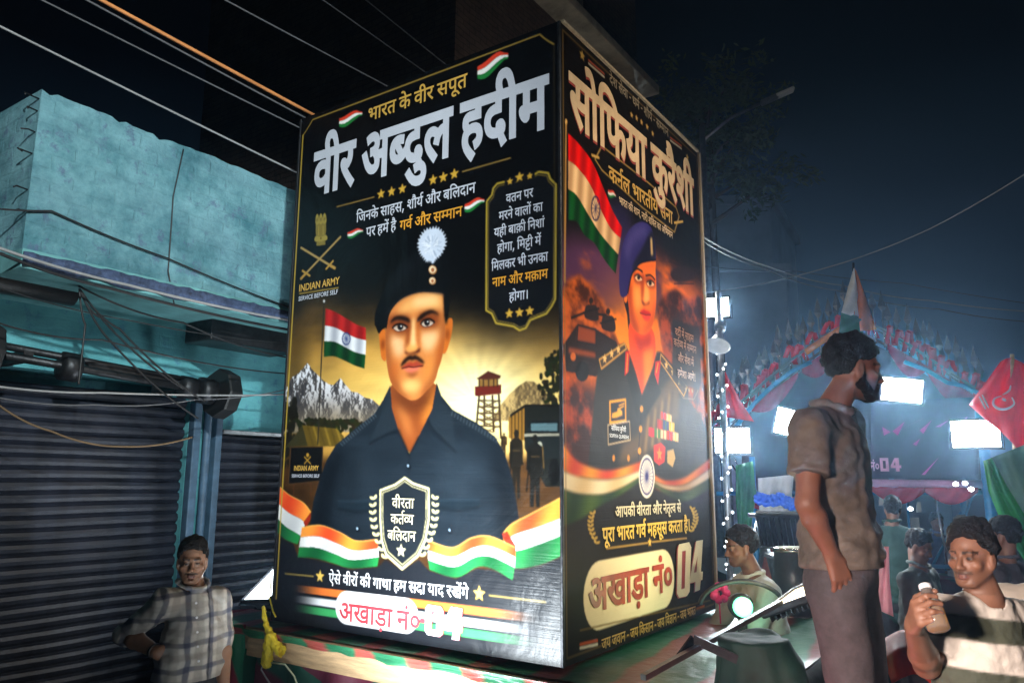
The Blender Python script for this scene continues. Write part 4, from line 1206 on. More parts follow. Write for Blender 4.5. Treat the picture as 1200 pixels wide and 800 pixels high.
    P(zB((300, 340), (330, 356), (355, 352), (385, 340), (415, 318), (412, 350), (360, 366), (310, 364)), (84, 32, 18), 1.6, .95)
    P(zB((315, 300), (365, 296), (400, 300), (385, 335), (340, 345), (310, 335)), (238, 176, 98), 3, .8)
    P(zB((280, 590), (340, 560), (400, 575), (420, 620), (350, 670), (290, 640)), (250, 204, 130), 7, .85)
    P(zB((200, 420), (240, 430), (250, 520), (230, 560), (190, 500)), (196, 104, 40), 6, .6)
    P(zB((470, 420), (520, 400), (500, 520), (460, 560)), (226, 150, 66), 6, .6)
    P(zB((160, 120), (200, 60), (330, 66), (340, 110), (320, 200), (240, 210), (190, 170)), (132, 62, 28), 5, .75)
    P(zB((400, 90), (430, 40), (560, 30), (570, 110), (540, 160), (440, 170), (408, 140)), (132, 62, 28), 5, .75)
    # eyes
    for e, (ex, ey), s in ((((205, 160), (230, 138), (265, 130), (298, 140), (318, 158), (296, 178), (250, 190), (222, 178)), (264, 156), 1),
                           (((425, 128), (445, 104), (480, 92), (510, 100), (530, 118), (506, 142), (464, 155), (438, 146)), (472, 122), 1)):
        em = A.full(A.poly(zB(*e), (206, 188, 172), curve=True))
        A.poly(zB(e[0], e[1], e[2], e[3], e[4], (ex + 20, ey - 6), (ex - 20, ey - 6)), (110, 70, 52), 1.2, .7, clip=em)
        A.dot(zB((ex, ey))[0], 3.4, 3.6, (48, 40, 40), 1, 0, em)
        A.dot(zB((ex, ey))[0], 1.7, 1.8, (8, 8, 10), 1)
        A.dot(zB((ex + 6, ey - 8))[0], .8, .8, (250, 250, 250), 1)
        top = [p for p in e[:5]]
        A.stroke(zB(*[(x, y - 14) for x, y in top]), 1.4, (96, 46, 26), .7, .5, curve=True)
        A.stroke(zB(*top), 2.8, (34, 16, 12), .95, curve=True)
        A.stroke(zB(e[4], e[5], e[6], e[7], e[0]), 1.2, (92, 44, 26), .8, curve=True)
    A.poly(zB((188, 122), (210, 84), (250, 68), (300, 72), (336, 96), (334, 118), (280, 102), (232, 100)), (34, 20, 16), .5, 1, True)
    A.poly(zB((396, 98), (420, 62), (470, 30), (520, 24), (568, 62), (520, 48), (470, 62), (426, 98), (400, 110)), (34, 20, 16), .5, 1, True)
    # mouth and moustache
    A.poly(zB((270, 478), (310, 440), (345, 425), (365, 434), (388, 420), (420, 436), (444, 456), (400, 470), (350, 476), (300, 478)), (176, 70, 48), .5, 1, True)
    A.poly(zB((290, 480), (350, 470), (420, 462), (400, 492), (350, 512), (312, 500)), (226, 128, 104), .6, 1, True)
    A.stroke(zB((276, 477), (330, 464), (365, 468), (440, 456)), 1.6, (84, 28, 24), 1, curve=True)
    A.poly(zB((266, 462), (284, 420), (320, 384), (350, 376), (362, 384), (376, 372), (410, 390), (440, 415), (452, 440), (420, 428), (385, 408), (360, 414), (330, 412), (298, 440)), (36, 20, 16), .8, 1, True)
    P(zB((310, 512), (350, 520), (400, 508), (370, 540), (335, 540)), (120, 54, 26), 3, .8)
    # hair at the temples, then the beret
    A.poly(zA((600, 560), (650, 560), (645, 660), (632, 770), (625, 810), (608, 740)), (20, 18, 18), .6)
    beret = zA((64, 800), (68, 720), (105, 610), (160, 480), (230, 370), (310, 290), (390, 240), (440, 225), (560, 230), (612, 262), (645, 312), (663, 400), (657, 520), (645, 650), (634, 740), (612, 640), (604, 566), (500, 550), (400, 554), (300, 588), (230, 645), (180, 725), (158, 830)) + zB((148, 160), (122, 178), (96, 205), (72, 150))
    A.poly(beret, (16, 18, 22), curve=True, label=1)
    bm_ = A.full(A.mask_uv(A.smooth(A.uv(beret))))
    A.poly(zA((140, 560), (240, 400), (380, 280), (430, 300), (300, 420), (200, 560)), (40, 44, 50), 8, .55, clip=bm_, curve=True)
    A.stroke(zA((150, 720), (225, 636), (300, 584), (400, 548), (500, 545), (606, 562)), 3, (44, 46, 52), .8, .8, curve=True)
    # hackle: ragged white plume with two badges
    hk = []
    r = np.random.default_rng(3)
    base_o = [(400, 180), (420, 110), (460, 65), (515, 45), (565, 50), (605, 90), (622, 150), (608, 215), (575, 270), (540, 300), (520, 330), (500, 315), (470, 312), (440, 280), (415, 240)]
    so = Art.smooth(base_o, 7)
    cc = np.array([512, 190])
    for i, p in enumerate(so):
        hk.append(tuple(cc + (p - cc) * (1.10 if i % 3 == 1 else .93) * r.uniform(.97, 1.03)))
    A.poly(zA(hk), (206, 214, 228), label=1)
    for _ in range(60):
        t = r.uniform(0, 2 * math.pi)
        d = np.array([math.cos(t) * 95, math.sin(t) * 115])
        p = cc + d * r.uniform(.1, .55)
        A.stroke(zA(tuple(p), tuple(p + d * .35)), 1.2, (238, 240, 246) if r.random() < .6 else (160, 172, 192), .7)
    for (x, y, q) in ((518, 376, 5.0), (516, 462, 4.2)):
        A.dot(zA((x, y))[0], q, q * 1.08, (168, 120, 74))
        A.dot(zA((x - 2, y - 3))[0], q * .78, q * .82, (236, 214, 180))
        A.dot(zA((x, y))[0], q * .4, q * .5, (176, 110, 66))
    # shirt
    shirt = zC((12, 700), (30, 560), (62, 450), (90, 375), (130, 310), (220, 232), (300, 172), (340, 110), (372, 45), (380, 150), (410, 250), (458, 352), (500, 270), (560, 150), (580, 32), (600, 90), (650, 152), (760, 212), (840, 272), (882, 345), (912, 440), (935, 560), (955, 700), (950, 790), (10, 790))
    mw = A.poly(shirt, (40, 54, 66), label=1)
    sm = A.full(mw)
    sn = fbm(H, W_, 40, 3, 6, .25)
    A.field(np.stack([.12 + sn * .06, .155 + sn * .07, .185 + sn * .08], -1), sm * .8)
    Q = lambda pts, c, b=6, al=.6: A.poly(zC(*pts), c, b, al, clip=sm, curve=True)
    Q([(20, 700), (60, 470), (130, 330), (160, 360), (110, 560), (110, 760)], (20, 28, 36), 8, .8)
    Q([(955, 700), (910, 430), (850, 300), (820, 330), (850, 560), (860, 760)], (20, 28, 36), 8, .8)
    Q([(230, 330), (300, 350), (300, 560), (240, 560)], (52, 64, 74), 9, .5)
    Q([(600, 330), (760, 360), (740, 520), (620, 540)], (56, 68, 78), 9, .5)
    A.poly(zC((372, 60), (340, 140), (280, 300), (360, 258), (412, 240), (392, 180)), (46, 57, 66), .6, clip=sm)
    A.poly(zC((580, 60), (600, 110), (650, 170), (664, 340), (560, 240), (540, 190)), (46, 57, 66), .6, clip=sm)
    A.stroke(zC((280, 302), (360, 260), (412, 244)), 2, (20, 28, 36), .9, .5)
    A.stroke(zC((664, 342), (566, 246), (540, 200)), 2, (20, 28, 36), .9, .5)
    A.stroke(zC((412, 250), (458, 355), (500, 275)), 2.2, (22, 28, 34), .9, .6)
    A.stroke(zC((458, 355), (452, 560), (450, 760)), 2, (26, 36, 44), .8, .8)
    for x0, x1, y in ((140, 320, 560), (590, 770, 555)):
        A.poly(zC((x0, y), (x1, y - 4), (x1, y + 30), ((x0 + x1) / 2, y + 46), (x0, y + 34)), (34, 48, 58), .8, .9, clip=sm)
        A.stroke(zC((x0, y + 34), ((x0 + x1) / 2, y + 48), (x1, y + 30)), 1.6, (18, 26, 32), .8, .6)
        A.stroke(zC((x0, y), (x1, y - 4)), 1.2, (70, 90, 104), .7, .5)
    for (x, y) in ((455, 406), (228, 685), (640, 692)):
        A.dot(zC((x, y))[0], 2.6, 3.4, (18, 26, 34))
        A.dot(zC((x - 3, y - 4))[0], 1.3, 1.7, (150, 170, 186))
    for k in range(16):
        t = k / 15
        A.stroke(zC((150 + 150 * t, 300 - 130 * t), (160 + 150 * t, 312 - 128 * t)), 1.6, (92, 104, 112), .7)
        A.stroke(zC((650 + 200 * t, 160 + 120 * t), (646 + 200 * t, 176 + 120 * t)), 1.6, (92, 104, 112), .7)
    A.grade(1.24, .96)
    # ---- tricolour ribbon
    S_, Wt, G_ = (sheen((228, 70, 34), (246, 150, 56), .11), sheen((246, 244, 238), (204, 204, 204), .13, 1.2), sheen((34, 132, 66), (18, 86, 46), .12, .5))

    def band(pts_list, cols=None):
        cols = cols or (S_, Wt, G_)
        for k in range(3):
            a_ = Art.smooth(z4(*pts_list[k]), 6, False)
            b_ = Art.smooth(z4(*pts_list[k + 1]), 6, False)
            A.poly(np.r_[a_, b_[::-1]], cols[k], label=2)
        A.stroke_uv(A.uv(Art.smooth(z4(*pts_list[0]), 6, False)), 1.3, (244, 196, 96), .7)
    dk = ((150, 40, 22), (170, 168, 164), (14, 70, 38))
    band([[(40, 262), (72, 290), (112, 312), (133, 338)], [(38, 312), (70, 340), (104, 358), (118, 372)], [(36, 354), (62, 380), (92, 398), (104, 406)], [(33, 392), (58, 414), (84, 426), (96, 430)]])
    band([[(680, 398), (705, 372), (762, 342), (846, 296)], [(680, 424), (716, 402), (776, 382), (846, 356)], [(708, 446), (730, 446), (786, 428), (846, 404)], [(700, 492), (730, 498), (790, 486), (846, 462)]])
    A.poly(z4((112, 368), (133, 338), (131, 362), (120, 382)), dk[0])
    A.poly(z4((676, 400), (690, 392), (716, 436), (712, 470), (690, 440)), dk[0])
    band([[(108, 382), (160, 376), (215, 396), (262, 420), (322, 416)], [(104, 410), (156, 408), (208, 428), (256, 448), (324, 442)], [(100, 438), (150, 440), (202, 458), (250, 474), (326, 466)], [(96, 466), (146, 470), (198, 484), (248, 498), (322, 492)]])
    band([[(468, 420), (535, 440), (590, 412), (642, 408), (712, 438)], [(466, 448), (535, 466), (596, 440), (644, 436), (714, 466)], [(466, 474), (540, 494), (600, 466), (648, 466), (712, 496)], [(470, 502), (545, 524), (606, 494), (650, 500), (706, 532)]])
    # lower black field below the ribbon
    low = smoothstep(0, 1, (A.V * A.H - np.interp(A.U * A.W, *_ribbon_bottom(A))) / 3.0)
    A.field((24, 27, 33), low * (A.labels == 0))
    # ---- shield with laurel
    shp = z4((400, 238), (425, 255), (470, 270), (470, 360), (460, 420), (438, 466), (392, 504), (345, 462), (332, 420), (328, 360), (328, 275), (372, 258))
    A.poly(shp, (222, 210, 160), label=3)
    c = np.mean(shp, 0)
    inn = [(c[0] + (x - c[0]) * .93, c[1] + (y - c[1]) * .94) for x, y in shp]
    A.poly(inn, (30, 36, 40))
    inn = [(c[0] + (x - c[0]) * .88, c[1] + (y - c[1]) * .90) for x, y in shp]
    A.poly(inn, (216, 202, 150))
    inn = [(c[0] + (x - c[0]) * .855, c[1] + (y - c[1]) * .88) for x, y in shp]
    A.poly(inn, (26, 32, 38))
    A.star(z4((389, 448))[0], 8.5, (232, 222, 176))
    laurel(A, z4((345, 480))[0], z4((314, 292))[0], -1, 9, 6.2, (218, 204, 150))
    laurel(A, z4((448, 474))[0], z4((482, 292))[0], 1, 9, 6.2, (218, 204, 150))
    # ---- header furniture
    swoosh_flag(A, 398, 143, 27, 13, -8)
    swoosh_flag(A, 560, 84, 36, 20, -16)
    swoosh_flag(A, 408, 275, 18, 9, -3)
    swoosh_flag(A, 545, 243, 23, 12, -6)
    for x, y in ((357, 692), (398, 683), (440, 672), (560, 637), (600, 627), (643, 614)):
        A.star(z1((x, y))[0], 8.0, GOLD)
    A.stroke(z1((185, 742), (330, 704)), 1.5, (150, 120, 60))
    A.stroke(z1((675, 605), (862, 552)), 1.5, (150, 120, 60))
    # verse panel with notched frame
    fr = z3((248, 95), (362, 68), (378, 58), (408, 62), (414, 80), (432, 98), (430, 455), (418, 478), (402, 500), (352, 520), (338, 545), (318, 552), (300, 540), (245, 530), (232, 500), (214, 490), (216, 150), (232, 130), (236, 110))
    A.poly(fr, (14, 15, 18))
    A.stroke(fr + fr[:1], 2.4, (168, 142, 50))
    c = np.mean(fr, 0)
    A.stroke([(c[0] + (x - c[0]) * .95, c[1] + (y - c[1]) * .965) for x, y in fr + fr[:1]], 1.1, (150, 124, 50), .8)
    for x, y in ((288, 88), (318, 74), (350, 71)):
        A.poly([(z3((x, y))[0][0] - 6, z3((x, y))[0][1] - 4), (z3((x, y))[0][0] + 6, z3((x, y))[0][1] - 6), (z3((x, y))[0][0] + 6, z3((x, y))[0][1] + 4), (z3((x, y))[0][0] - 6, z3((x, y))[0][1] + 6)], (14, 15, 18))
        A.star(z3((x, y))[0], 7 if x == 318 else 5, GOLD)
    for x, y in ((286, 500), (318, 497), (350, 492)):
        A.star(z3((x, y))[0], 6.5, GOLD)
    # emblem and swords
    lion_emblem(A, lambda p: [(368.5 + x * .165, 250 + y * .242 - x * .02) for x, y in p], (124, 108, 48), (150, 132, 60))
    crossed_swords(A, lambda p: [(353.5 + x * .46, 286.5 + y * .40 - x * .085) for x, y in p], 3.4, (160, 132, 78))
    A.stroke(z2((145, 328), (303, 304)), 1.4, (170, 140, 60))
    # tagline stars and rules
    A.star(z4((159, 521))[0], 8.5, GOLD2)
    A.star(z4((611, 570))[0], 9.0, GOLD2)
    A.stroke(z4((60, 513), (140, 521)), 1.4, (190, 160, 80), .9)
    A.stroke(z4((640, 575), (800, 594)), 1.4, (190, 160, 80), .9)
    # bottom stripes, fading at both ends
    for (y0, y1, cl) in ((555, 570, (222, 116, 50)), (588, 606, (236, 236, 236)), (617, 635, (60, 160, 92))):
        q = A.uv(z4((80, y0), (780, y0 + 84)))
        v0, dv = q[:, 1].mean(), 9.0
        yy = A.V * H
        xx = A.U * W_
        x0, x1 = q[0, 0], q[1, 0]
        al = np.clip((dv / 2 - np.abs(yy - v0)) + .5, 0, 1) * smoothstep(x0 - 4, x0 + 60, xx) * smoothstep(x1 + 4, x1 - 70, xx)
        A.field(cl, al)
    pill = A.uv(z4((203, 612), (438, 650)))
    cx0, cx1, cy = pill[0, 0], pill[1, 0], pill[:, 1].mean() - 4
    rr = 20.0
    a = np.linspace(math.pi / 2, 3 * math.pi / 2, 14)
    pl = np.r_[np.c_[cx0 + rr + rr * np.cos(a), cy + rr * np.sin(a)], np.c_[cx1 - rr - rr * np.cos(a), cy - rr * np.sin(a)]]
    A.put(A.mask_uv(pl), (240, 238, 238))
    # gold keyline
    L, T, R, B = 7, 8, W_ - 7, H - 9
    nch = 20
    q = np.array([(L, T + nch), (L + 7, T + nch - 6), (L + nch - 6, T + 7), (L + nch, T), (R - nch, T), (R - nch + 6, T + 7), (R - 7, T + nch - 6), (R, T + nch)])
    A.stroke_uv(q, 1.8, (148, 120, 54))
    A.stroke_uv(np.array([(L, T + nch), (L, B - nch)]), 2.2, (186, 156, 60))
    A.stroke_uv(np.array([(R, T + nch), (R, T + 300)]), 1.2, (90, 74, 40), .6)
    return A


def A_s(p):
    return Art.smooth(p, 5, False)


def _ribbon_bottom(A):
    q = []
    for pts in ([(33, 392), (58, 414), (84, 426), (96, 462), (146, 470), (198, 484), (248, 498), (322, 492), (345, 470), (392, 500), (440, 470), (470, 502), (545, 524), (606, 494), (650, 500), (700, 520), (706, 495), (730, 498), (790, 486), (846, 462)],):
        q = A.uv(z4(*pts))
    o = np.argsort(q[:, 0])
    return q[o, 0], q[o, 1]


r5, r6, r7, r8, rw, rf = zm(2.757, 650, 40), zm(3.2, 650, 310), zm(3.077, 640, 530), zm(4.6875, 680, 400), zm(4.71, 700, 250), zm(4.447, 655, 150)


def paint_side():
    A = ART['side'] = Art('side', 400, 645)
    H, W_ = A.H, A.W
    X, Y = A.PX, A.PY
    n1 = fbm(H, W_, 6, 5, 21, .5)
    n2 = fbm(H, W_, 14, 5, 22, .45)
    A.field((16, 13, 12), np.ones((H, W_)))
    # burning evening sky
    top = np.interp(X, [657, 745, 820], [255, 262, 300])
    k = smoothstep(0, 60, Y - top + (n1 - .5) * 50)
    sky = mixc((70, 52, 84), (196, 122, 52), smoothstep(.35, .65, n2 + (Y - 330) / 260))
    warm = np.exp(-(((X - 738) / 40) ** 2 + ((Y - 425) / 75) ** 2))
    sky = sky * (1 - .85 * warm[..., None]) + np.array([.98, .70, .28]) * .85 * warm[..., None]
    sky = sky * (.6 + .8 * n1[..., None])
    A.field(sky, k)
    # blue dusk around the beret
    A.dot((722, 268), 20, 34, (64, 64, 120), .6, 9)
    # smoke and rocks
    rk = fbm(H, W_, 34, 5, 23, .8)
    for pts, c0, c1 in ((r6((20, 120), (50, 60), (90, 40), (130, 80), (170, 130), (215, 240), (250, 330), (20, 420)), (60, 34, 22), (172, 108, 52)),
                        (r6((380, 160), (410, 110), (450, 90), (500, 130), (560, 110), (560, 430), (420, 430)), (52, 32, 26), (150, 84, 46))):
        A.field(mixc(c0, c1, smoothstep(.3, .7, rk)), A.full(A.mask_uv(A.uv(pts), 1.5)))
    gm = smoothstep(425, 470, Y + (n1 - .5) * 60) * (Y < 590)
    A.field(mixc((40, 20, 14), (150, 78, 36), smoothstep(.35, .7, rk)), gm * .9)
    # jeep with two crew
    A.poly(r6((30, 300), (80, 225), (150, 240), (230, 290), (240, 360), (150, 420), (40, 400)), (38, 26, 20))
    A.poly(r6((84, 228), (150, 246), (150, 300), (78, 285)), (126, 74, 40), .5)
    A.stroke(r6((84, 226), (152, 244), (152, 302), (80, 288), (84, 226)), 2, (26, 16, 12))
    A.poly(r6((50, 310), (150, 330), (150, 350), (48, 332)), (132, 80, 44), .6)
    A.dot(r6((66, 345))[0], 3, 5, (180, 120, 66))
    A.dot(r6((100, 400))[0], 8, 12, (20, 14, 12))
    A.stroke(r6((60, 200), (110, 180), (190, 190)), 3, (26, 18, 14))
    for (x, y) in ((133, 150), (197, 190)):
        A.dot(r6((x, y - 14))[0], 2.6, 4, (34, 24, 20))
        A.poly(r6((x - 22, y + 50), (x - 20, y + 6), (x, y), (x + 22, y + 10), (x + 26, y + 60)), (40, 28, 22), curve=True)
        A.stroke(r6((x - 30, y + 30), (x + 30, y + 14)), 2, (20, 14, 12))
    # helicopter
    A.poly(r6((432, 30), (470, 8), (510, 15), (530, 45), (500, 62), (450, 62)), (44, 34, 34), .4, curve=True)
    A.stroke(r6((425, -12), (470, 5), (540, 20)), 1.8, (40, 30, 32))
    A.stroke(r6((470, -20), (478, 20)), 2, (36, 28, 30))
    A.stroke(r6((505, 40), (545, 22), (548, 4)), 2.6, (38, 30, 32))
    A.stroke(r6((445, 72), (520, 72)), 1.6, (36, 28, 28))
    # tricolour on its pole
    T = [rf((45, 30), (100, 85), (170, 180), (230, 320), (275, 430), (325, 520)), rf((45, 170), (90, 205), (160, 300), (220, 440), (270, 530), (318, 575)),
         rf((45, 320), (90, 355), (150, 455), (210, 550), (260, 610), (305, 660)), rf((45, 480), (90, 490), (130, 560), (180, 600), (235, 690), (292, 760))]
    for j, (a, b) in enumerate((((186, 40, 36), (140, 26, 26)), ((216, 204, 184), (168, 150, 130)), ((24, 84, 44), (12, 46, 26)))):
        A.poly(np.r_[Art.smooth(T[j], 5, False), Art.smooth(T[j + 1], 5, False)[::-1]], sheen(a, b, .5, j))
    a = np.linspace(0, 2 * math.pi, 25)
    c = rf((187, 420))[0]
    A.stroke(np.c_[c[0] + 5 * np.cos(a), c[1] + 14 * np.sin(a)], 2.2, (40, 44, 90))
    for t in a[:-1:2]:
        A.stroke([c, (c[0] + 4.6 * math.cos(t), c[1] + 13 * math.sin(t))], 1, (60, 60, 100))
    A.stroke([(662.5, 146), (661, 330)], 3, (150, 130, 96))
    A.dot((662.6, 143), 1.4, 3, (190, 170, 130))
    # ---- the officer
    skin, shade, lit = (214, 138, 76), (150, 74, 42), (240, 184, 122)
    A.poly(rw((128, 300), (160, 300), (178, 640), (168, 640), (160, 560), (140, 470)), (30, 20, 22), curve=True, label=1)
    nk = rw((180, 600), (176, 760), (205, 900), (235, 1010), (270, 1090), (300, 960), (318, 800), (300, 640))
    nm_ = A.full(A.poly(nk, (206, 100, 44), curve=True, label=1))
    A.poly(rw((190, 660), (240, 690), (300, 660), (290, 740), (230, 760)), (150, 54, 26), 4, .8, clip=nm_)
    A.poly(rw((250, 760), (310, 740), (300, 940), (260, 1040)), (240, 170, 80), 4, .8, clip=nm_)
    face = rw((160, 410), (170, 520), (178, 600), (200, 640), (235, 668), (270, 664), (300, 620), (318, 530), (322, 430), (318, 330), (312, 250), (240, 250), (190, 300))
    fm = A.full(A.poly(face, skin, curve=True, label=1))
    P = lambda pts, c, b=3, al=.8: A.poly(rw(*pts), c, b, al, clip=fm, curve=True)
    P([(160, 380), (190, 400), (195, 540), (230, 650), (200, 660), (165, 540)], shade, 4, .8)
    P([(290, 560), (325, 480), (320, 600), (270, 670), (240, 670)], (178, 92, 50), 4, .7)
    P([(200, 400), (240, 420), (245, 500), (215, 540), (195, 470)], lit, 4, .8)
    P([(225, 270), (310, 262), (312, 310), (240, 320)], (196, 120, 68), 3, .7)
    P([(254, 380), (272, 370), (284, 480), (262, 500), (250, 470)], (246, 194, 134), 2.5, .9)
    P([(240, 340), (258, 350), (250, 460), (240, 480), (236, 400)], shade, 2.5, .8)
    P([(240, 478), (262, 500), (284, 486), (280, 502), (250, 506)], (110, 46, 30), 1.2, .9)
    P([(196, 330), (244, 350), (240, 384), (204, 380)], (120, 56, 34), 2.4, .8)
    P([(262, 350), (312, 370), (310, 410), (268, 400)], (120, 56, 34), 2.4, .8)
    for e, ex in ((((202, 348), (222, 338), (242, 358), (240, 370), (216, 372)), (224, 355)), (((270, 380), (290, 370), (310, 386), (304, 400), (278, 400)), (288, 386))):
        A.poly(rw(*e), (226, 208, 190), .2, curve=True)
        A.dot(rw(ex)[0], 1.9, 2.6, (30, 24, 24))
        A.stroke(rw(*e[:3]), 2, (34, 18, 16), curve=True)
    A.stroke(rw((194, 322), (216, 306), (244, 322)), 3, (44, 24, 20), curve=True)
    A.stroke(rw((264, 344), (290, 342), (314, 366)), 2.6, (44, 24, 20), curve=True)
    A.poly(rw((232, 548), (252, 530), (264, 536), (284, 544), (290, 560), (264, 562)), (172, 50, 56), .4, curve=True)
    A.poly(rw((240, 556), (264, 562), (290, 560), (282, 590), (258, 588)), (206, 88, 86), .4, curve=True)
    A.stroke(rw((232, 549), (262, 560), (290, 560)), 1.3, (90, 24, 28))
    A.dot(rw((152, 470))[0], 2, 5, skin)
    bere = rw((120, 440), (116, 330), (130, 200), (160, 110), (205, 60), (250, 48), (290, 75), (308, 130), (318, 200), (316, 262), (280, 262), (235, 275), (200, 310), (180, 350), (165, 440), (140, 465))
    bm = A.full(A.poly(bere, (58, 56, 118), curve=True, label=1))
    A.poly(rw((150, 180), (200, 90), (260, 70), (270, 110), (200, 160), (160, 260)), (96, 96, 160), 5, .8, clip=bm, curve=True)
    A.poly(rw((240, 200), (300, 100), (318, 220), (300, 262), (230, 276), (190, 320), (200, 270)), (22, 22, 40), 2, .9, clip=bm, curve=True)
    A.stroke(rw((165, 440), (182, 350), (204, 308), (240, 272), (318, 256)), 2.6, (20, 20, 34), curve=True)
    A.poly(rw((288, 140), (298, 130), (304, 230), (292, 236)), (190, 180, 150), .4)
    # uniform
    uni = r8((40, 800), (42, 660), (80, 260), (100, 110), (130, 60), (240, 10), (262, 60), (300, 170), (335, 300), (395, 150), (420, 60), (440, 60), (520, 150), (590, 250), (590, 320), (660, 420), (720, 560), (745, 700), (740, 800))
    um = A.full(A.poly(uni, (34, 34, 34), .4, label=1))
    A.field(mixc((22, 24, 26), (58, 56, 52), n2), um * .8)
    U = lambda pts, c, b=1., al=1.: A.poly(r8(*pts), c, b, al, clip=um)
    U([(400, 330), (520, 160), (540, 260), (540, 420), (440, 560), (330, 640), (200, 680), (230, 560), (330, 500)], (140, 120, 78), 4, .5)
    for i in range(9):
        x = 350 + i * 19
        U([(x, 420 - i * 20), (x + 9, 430 - i * 20), (x - 10, 620 - i * 12), (x - 22, 620 - i * 12)], (170, 150, 104) if i % 2 else (60, 52, 36), 1.5, .6)
    U([(240, 150), (300, 180), (335, 300), (310, 420), (270, 260)], (24, 26, 26), 1.4)
    U([(395, 150), (440, 280), (350, 420), (338, 300)], (26, 28, 28), 1.4)
    # shoulder straps
    for st in (((100, 100), (240, 12), (250, 40), (112, 150)), ((440, 70), (585, 250), (566, 300), (436, 110))):
        A.poly(r8(*st), (70, 62, 48))
        A.stroke(r8(*(st + st[:1])), 2, (196, 170, 110))
    for x, y in ((130, 95), (168, 68), (205, 45), (470, 130), (505, 170), (540, 220)):
        A.star(r8((x, y))[0], 6, (226, 206, 160))
    for tab in (((245, 55), (268, 50), (262, 165), (240, 190)), ((410, 110), (440, 105), (425, 240), (405, 180))):
        A.poly(r8(*tab), (176, 52, 34))
        A.stroke(r8(((tab[0][0] + tab[1][0]) / 2, 70 if tab[0][0] < 300 else 120), ((tab[2][0] + tab[3][0]) / 2, 170)), 2, (232, 170, 70))
    A.stroke(r8((338, 300), (320, 560), (310, 800)), 2, (18, 18, 18))
    for y in (370, 480, 600):
        A.dot(r8((334 - (y - 370) * .05, y))[0], 1.9, 4, (200, 160, 74))
    for x, y in ((180, 640), (262, 640)):
        A.dot(r8((x, y))[0], 1.5, 4, (190, 150, 70))
    # badge and name tape
    A.poly(r8((155, 325), (248, 312), (250, 440), (157, 452)), (226, 178, 48))
    A.poly(r8((163, 338), (241, 326), (243, 428), (165, 438)), (24, 22, 20))
    A.poly(r8((170, 420), (172, 395), (200, 384), (202, 368), (236, 350), (238, 356), (214, 372), (226, 380), (228, 404), (196, 418)), (226, 178, 48))
    A.stroke(r8((210, 352), (238, 340)), 1.6, (226, 178, 48))
    A.poly(r8((148, 458), (268, 438), (272, 540), (150, 566)), (26, 26, 26))
    A.stroke(r8((148, 458), (268, 438), (272, 540), (150, 566), (148, 458)), 1.4, (200, 196, 186))
    # ribbon bars and medals
    cols = [(200, 70, 66), (226, 214, 190), (150, 60, 60), (60, 80, 140), (214, 190, 90), (180, 60, 84), (70, 120, 70), (220, 216, 210)]
    q = 0
    for (x0, x1, y0, y1, n) in ((440, 502, 385, 425, 2), (420, 518, 425, 478, 3), (372, 540, 470, 560, 5)):
        for k in range(n):
            a0, a1 = x0 + (x1 - x0) * k / n, x0 + (x1 - x0) * (k + .9) / n
            dy = (y1 - y0) * .28 * k / max(1, n - 1)
            A.poly(r8((a0, y0 + dy), (a1, y0 + dy + 8), (a1, y1 - 40 * (n == 5) + dy + 6), (a0, y1 - 40 * (n == 5) + dy - 2)), cols[q % 8])
            A.stroke(r8(((a0 + a1) / 2, y0 + dy + 4), ((a0 + a1) / 2, y1 - 40 * (n == 5) + dy)), 2, cols[(q + 3) % 8])
            q += 1
    A.poly(r8((400, 570), (440, 555), (465, 580), (460, 660), (430, 680), (402, 655)), (176, 60, 44))
    A.star(r8((432, 618))[0], 9, (220, 150, 90))
    A.poly(r8((475, 600), (510, 590), (520, 640), (505, 690), (475, 665)), (180, 168, 130))
    A.grade(1.12, 1.35, (1.12, 1.0, .86))
    # ---- ribbon of cloth along the foot of the picture
    ft = A.V * H
    q = A.uv(r7((40, 20), (120, 60), (230, 80), (340, 60), (420, 90), (520, 110), (600, 60)))
    low = smoothstep(-2, 6, ft - np.interp(A.U * W_, q[:, 0], q[:, 1]) - 14)
    A.field((30, 25, 19), low)
    B = [[(52, -40), (110, 30), (200, 62), (270, 55), (345, 30)], [(52, 62), (110, 85), (200, 98), (270, 88), (345, 62)], [(52, 130), (110, 150), (200, 152), (270, 128), (345, 84)], [(52, 270), (120, 240), (200, 188), (270, 150), (345, 100)]]
    C = [[(388, 80), (430, 100), (490, 92), (540, 60), (600, 10)], [(388, 100), (430, 118), (490, 118), (540, 92), (600, 50)], [(388, 112), (430, 132), (490, 140), (540, 122), (600, 86)], [(388, 122), (430, 150), (490, 176), (540, 160), (600, 120)]]
    for G, cols_ in ((B, (((214, 66, 26), (250, 156, 40)), ((244, 226, 190), (220, 190, 140)), ((70, 96, 36), (30, 56, 22)))), (C, (((176, 62, 36), (220, 120, 50)), ((206, 180, 150), (170, 140, 110)), ((70, 84, 40), (36, 50, 26))))):
        for j in range(3):
            A.poly(np.r_[Art.smooth(r7(*G[j]), 6, False), Art.smooth(r7(*G[j + 1]), 6, False)[::-1]], sheen(cols_[j][0], cols_[j][1], .16, j), .6, label=2)
    c = r7((361, 86))[0]
    A.dot(c, 9.4, 25.5, (240, 234, 228))
    A.stroke(np.c_[c[0] + 7.6 * np.cos(a), c[1] + 21 * np.sin(a)], 2.2, (50, 50, 120))
    for t in np.linspace(0, 2 * math.pi, 24, endpoint=False):
        A.stroke([c, (c[0] + 7.2 * math.cos(t), c[1] + 20 * math.sin(t))], .9, (70, 70, 140))
    A.dot(c, 1.6, 4.6, (50, 50, 120))
    laurel(A, r7((182, 335))[0], r7((170, 215))[0], -1, 8, 5.4, (196, 160, 70))
    laurel(A, r7((522, 290))[0], r7((520, 200))[0], 1, 8, 5.0, (196, 160, 70))
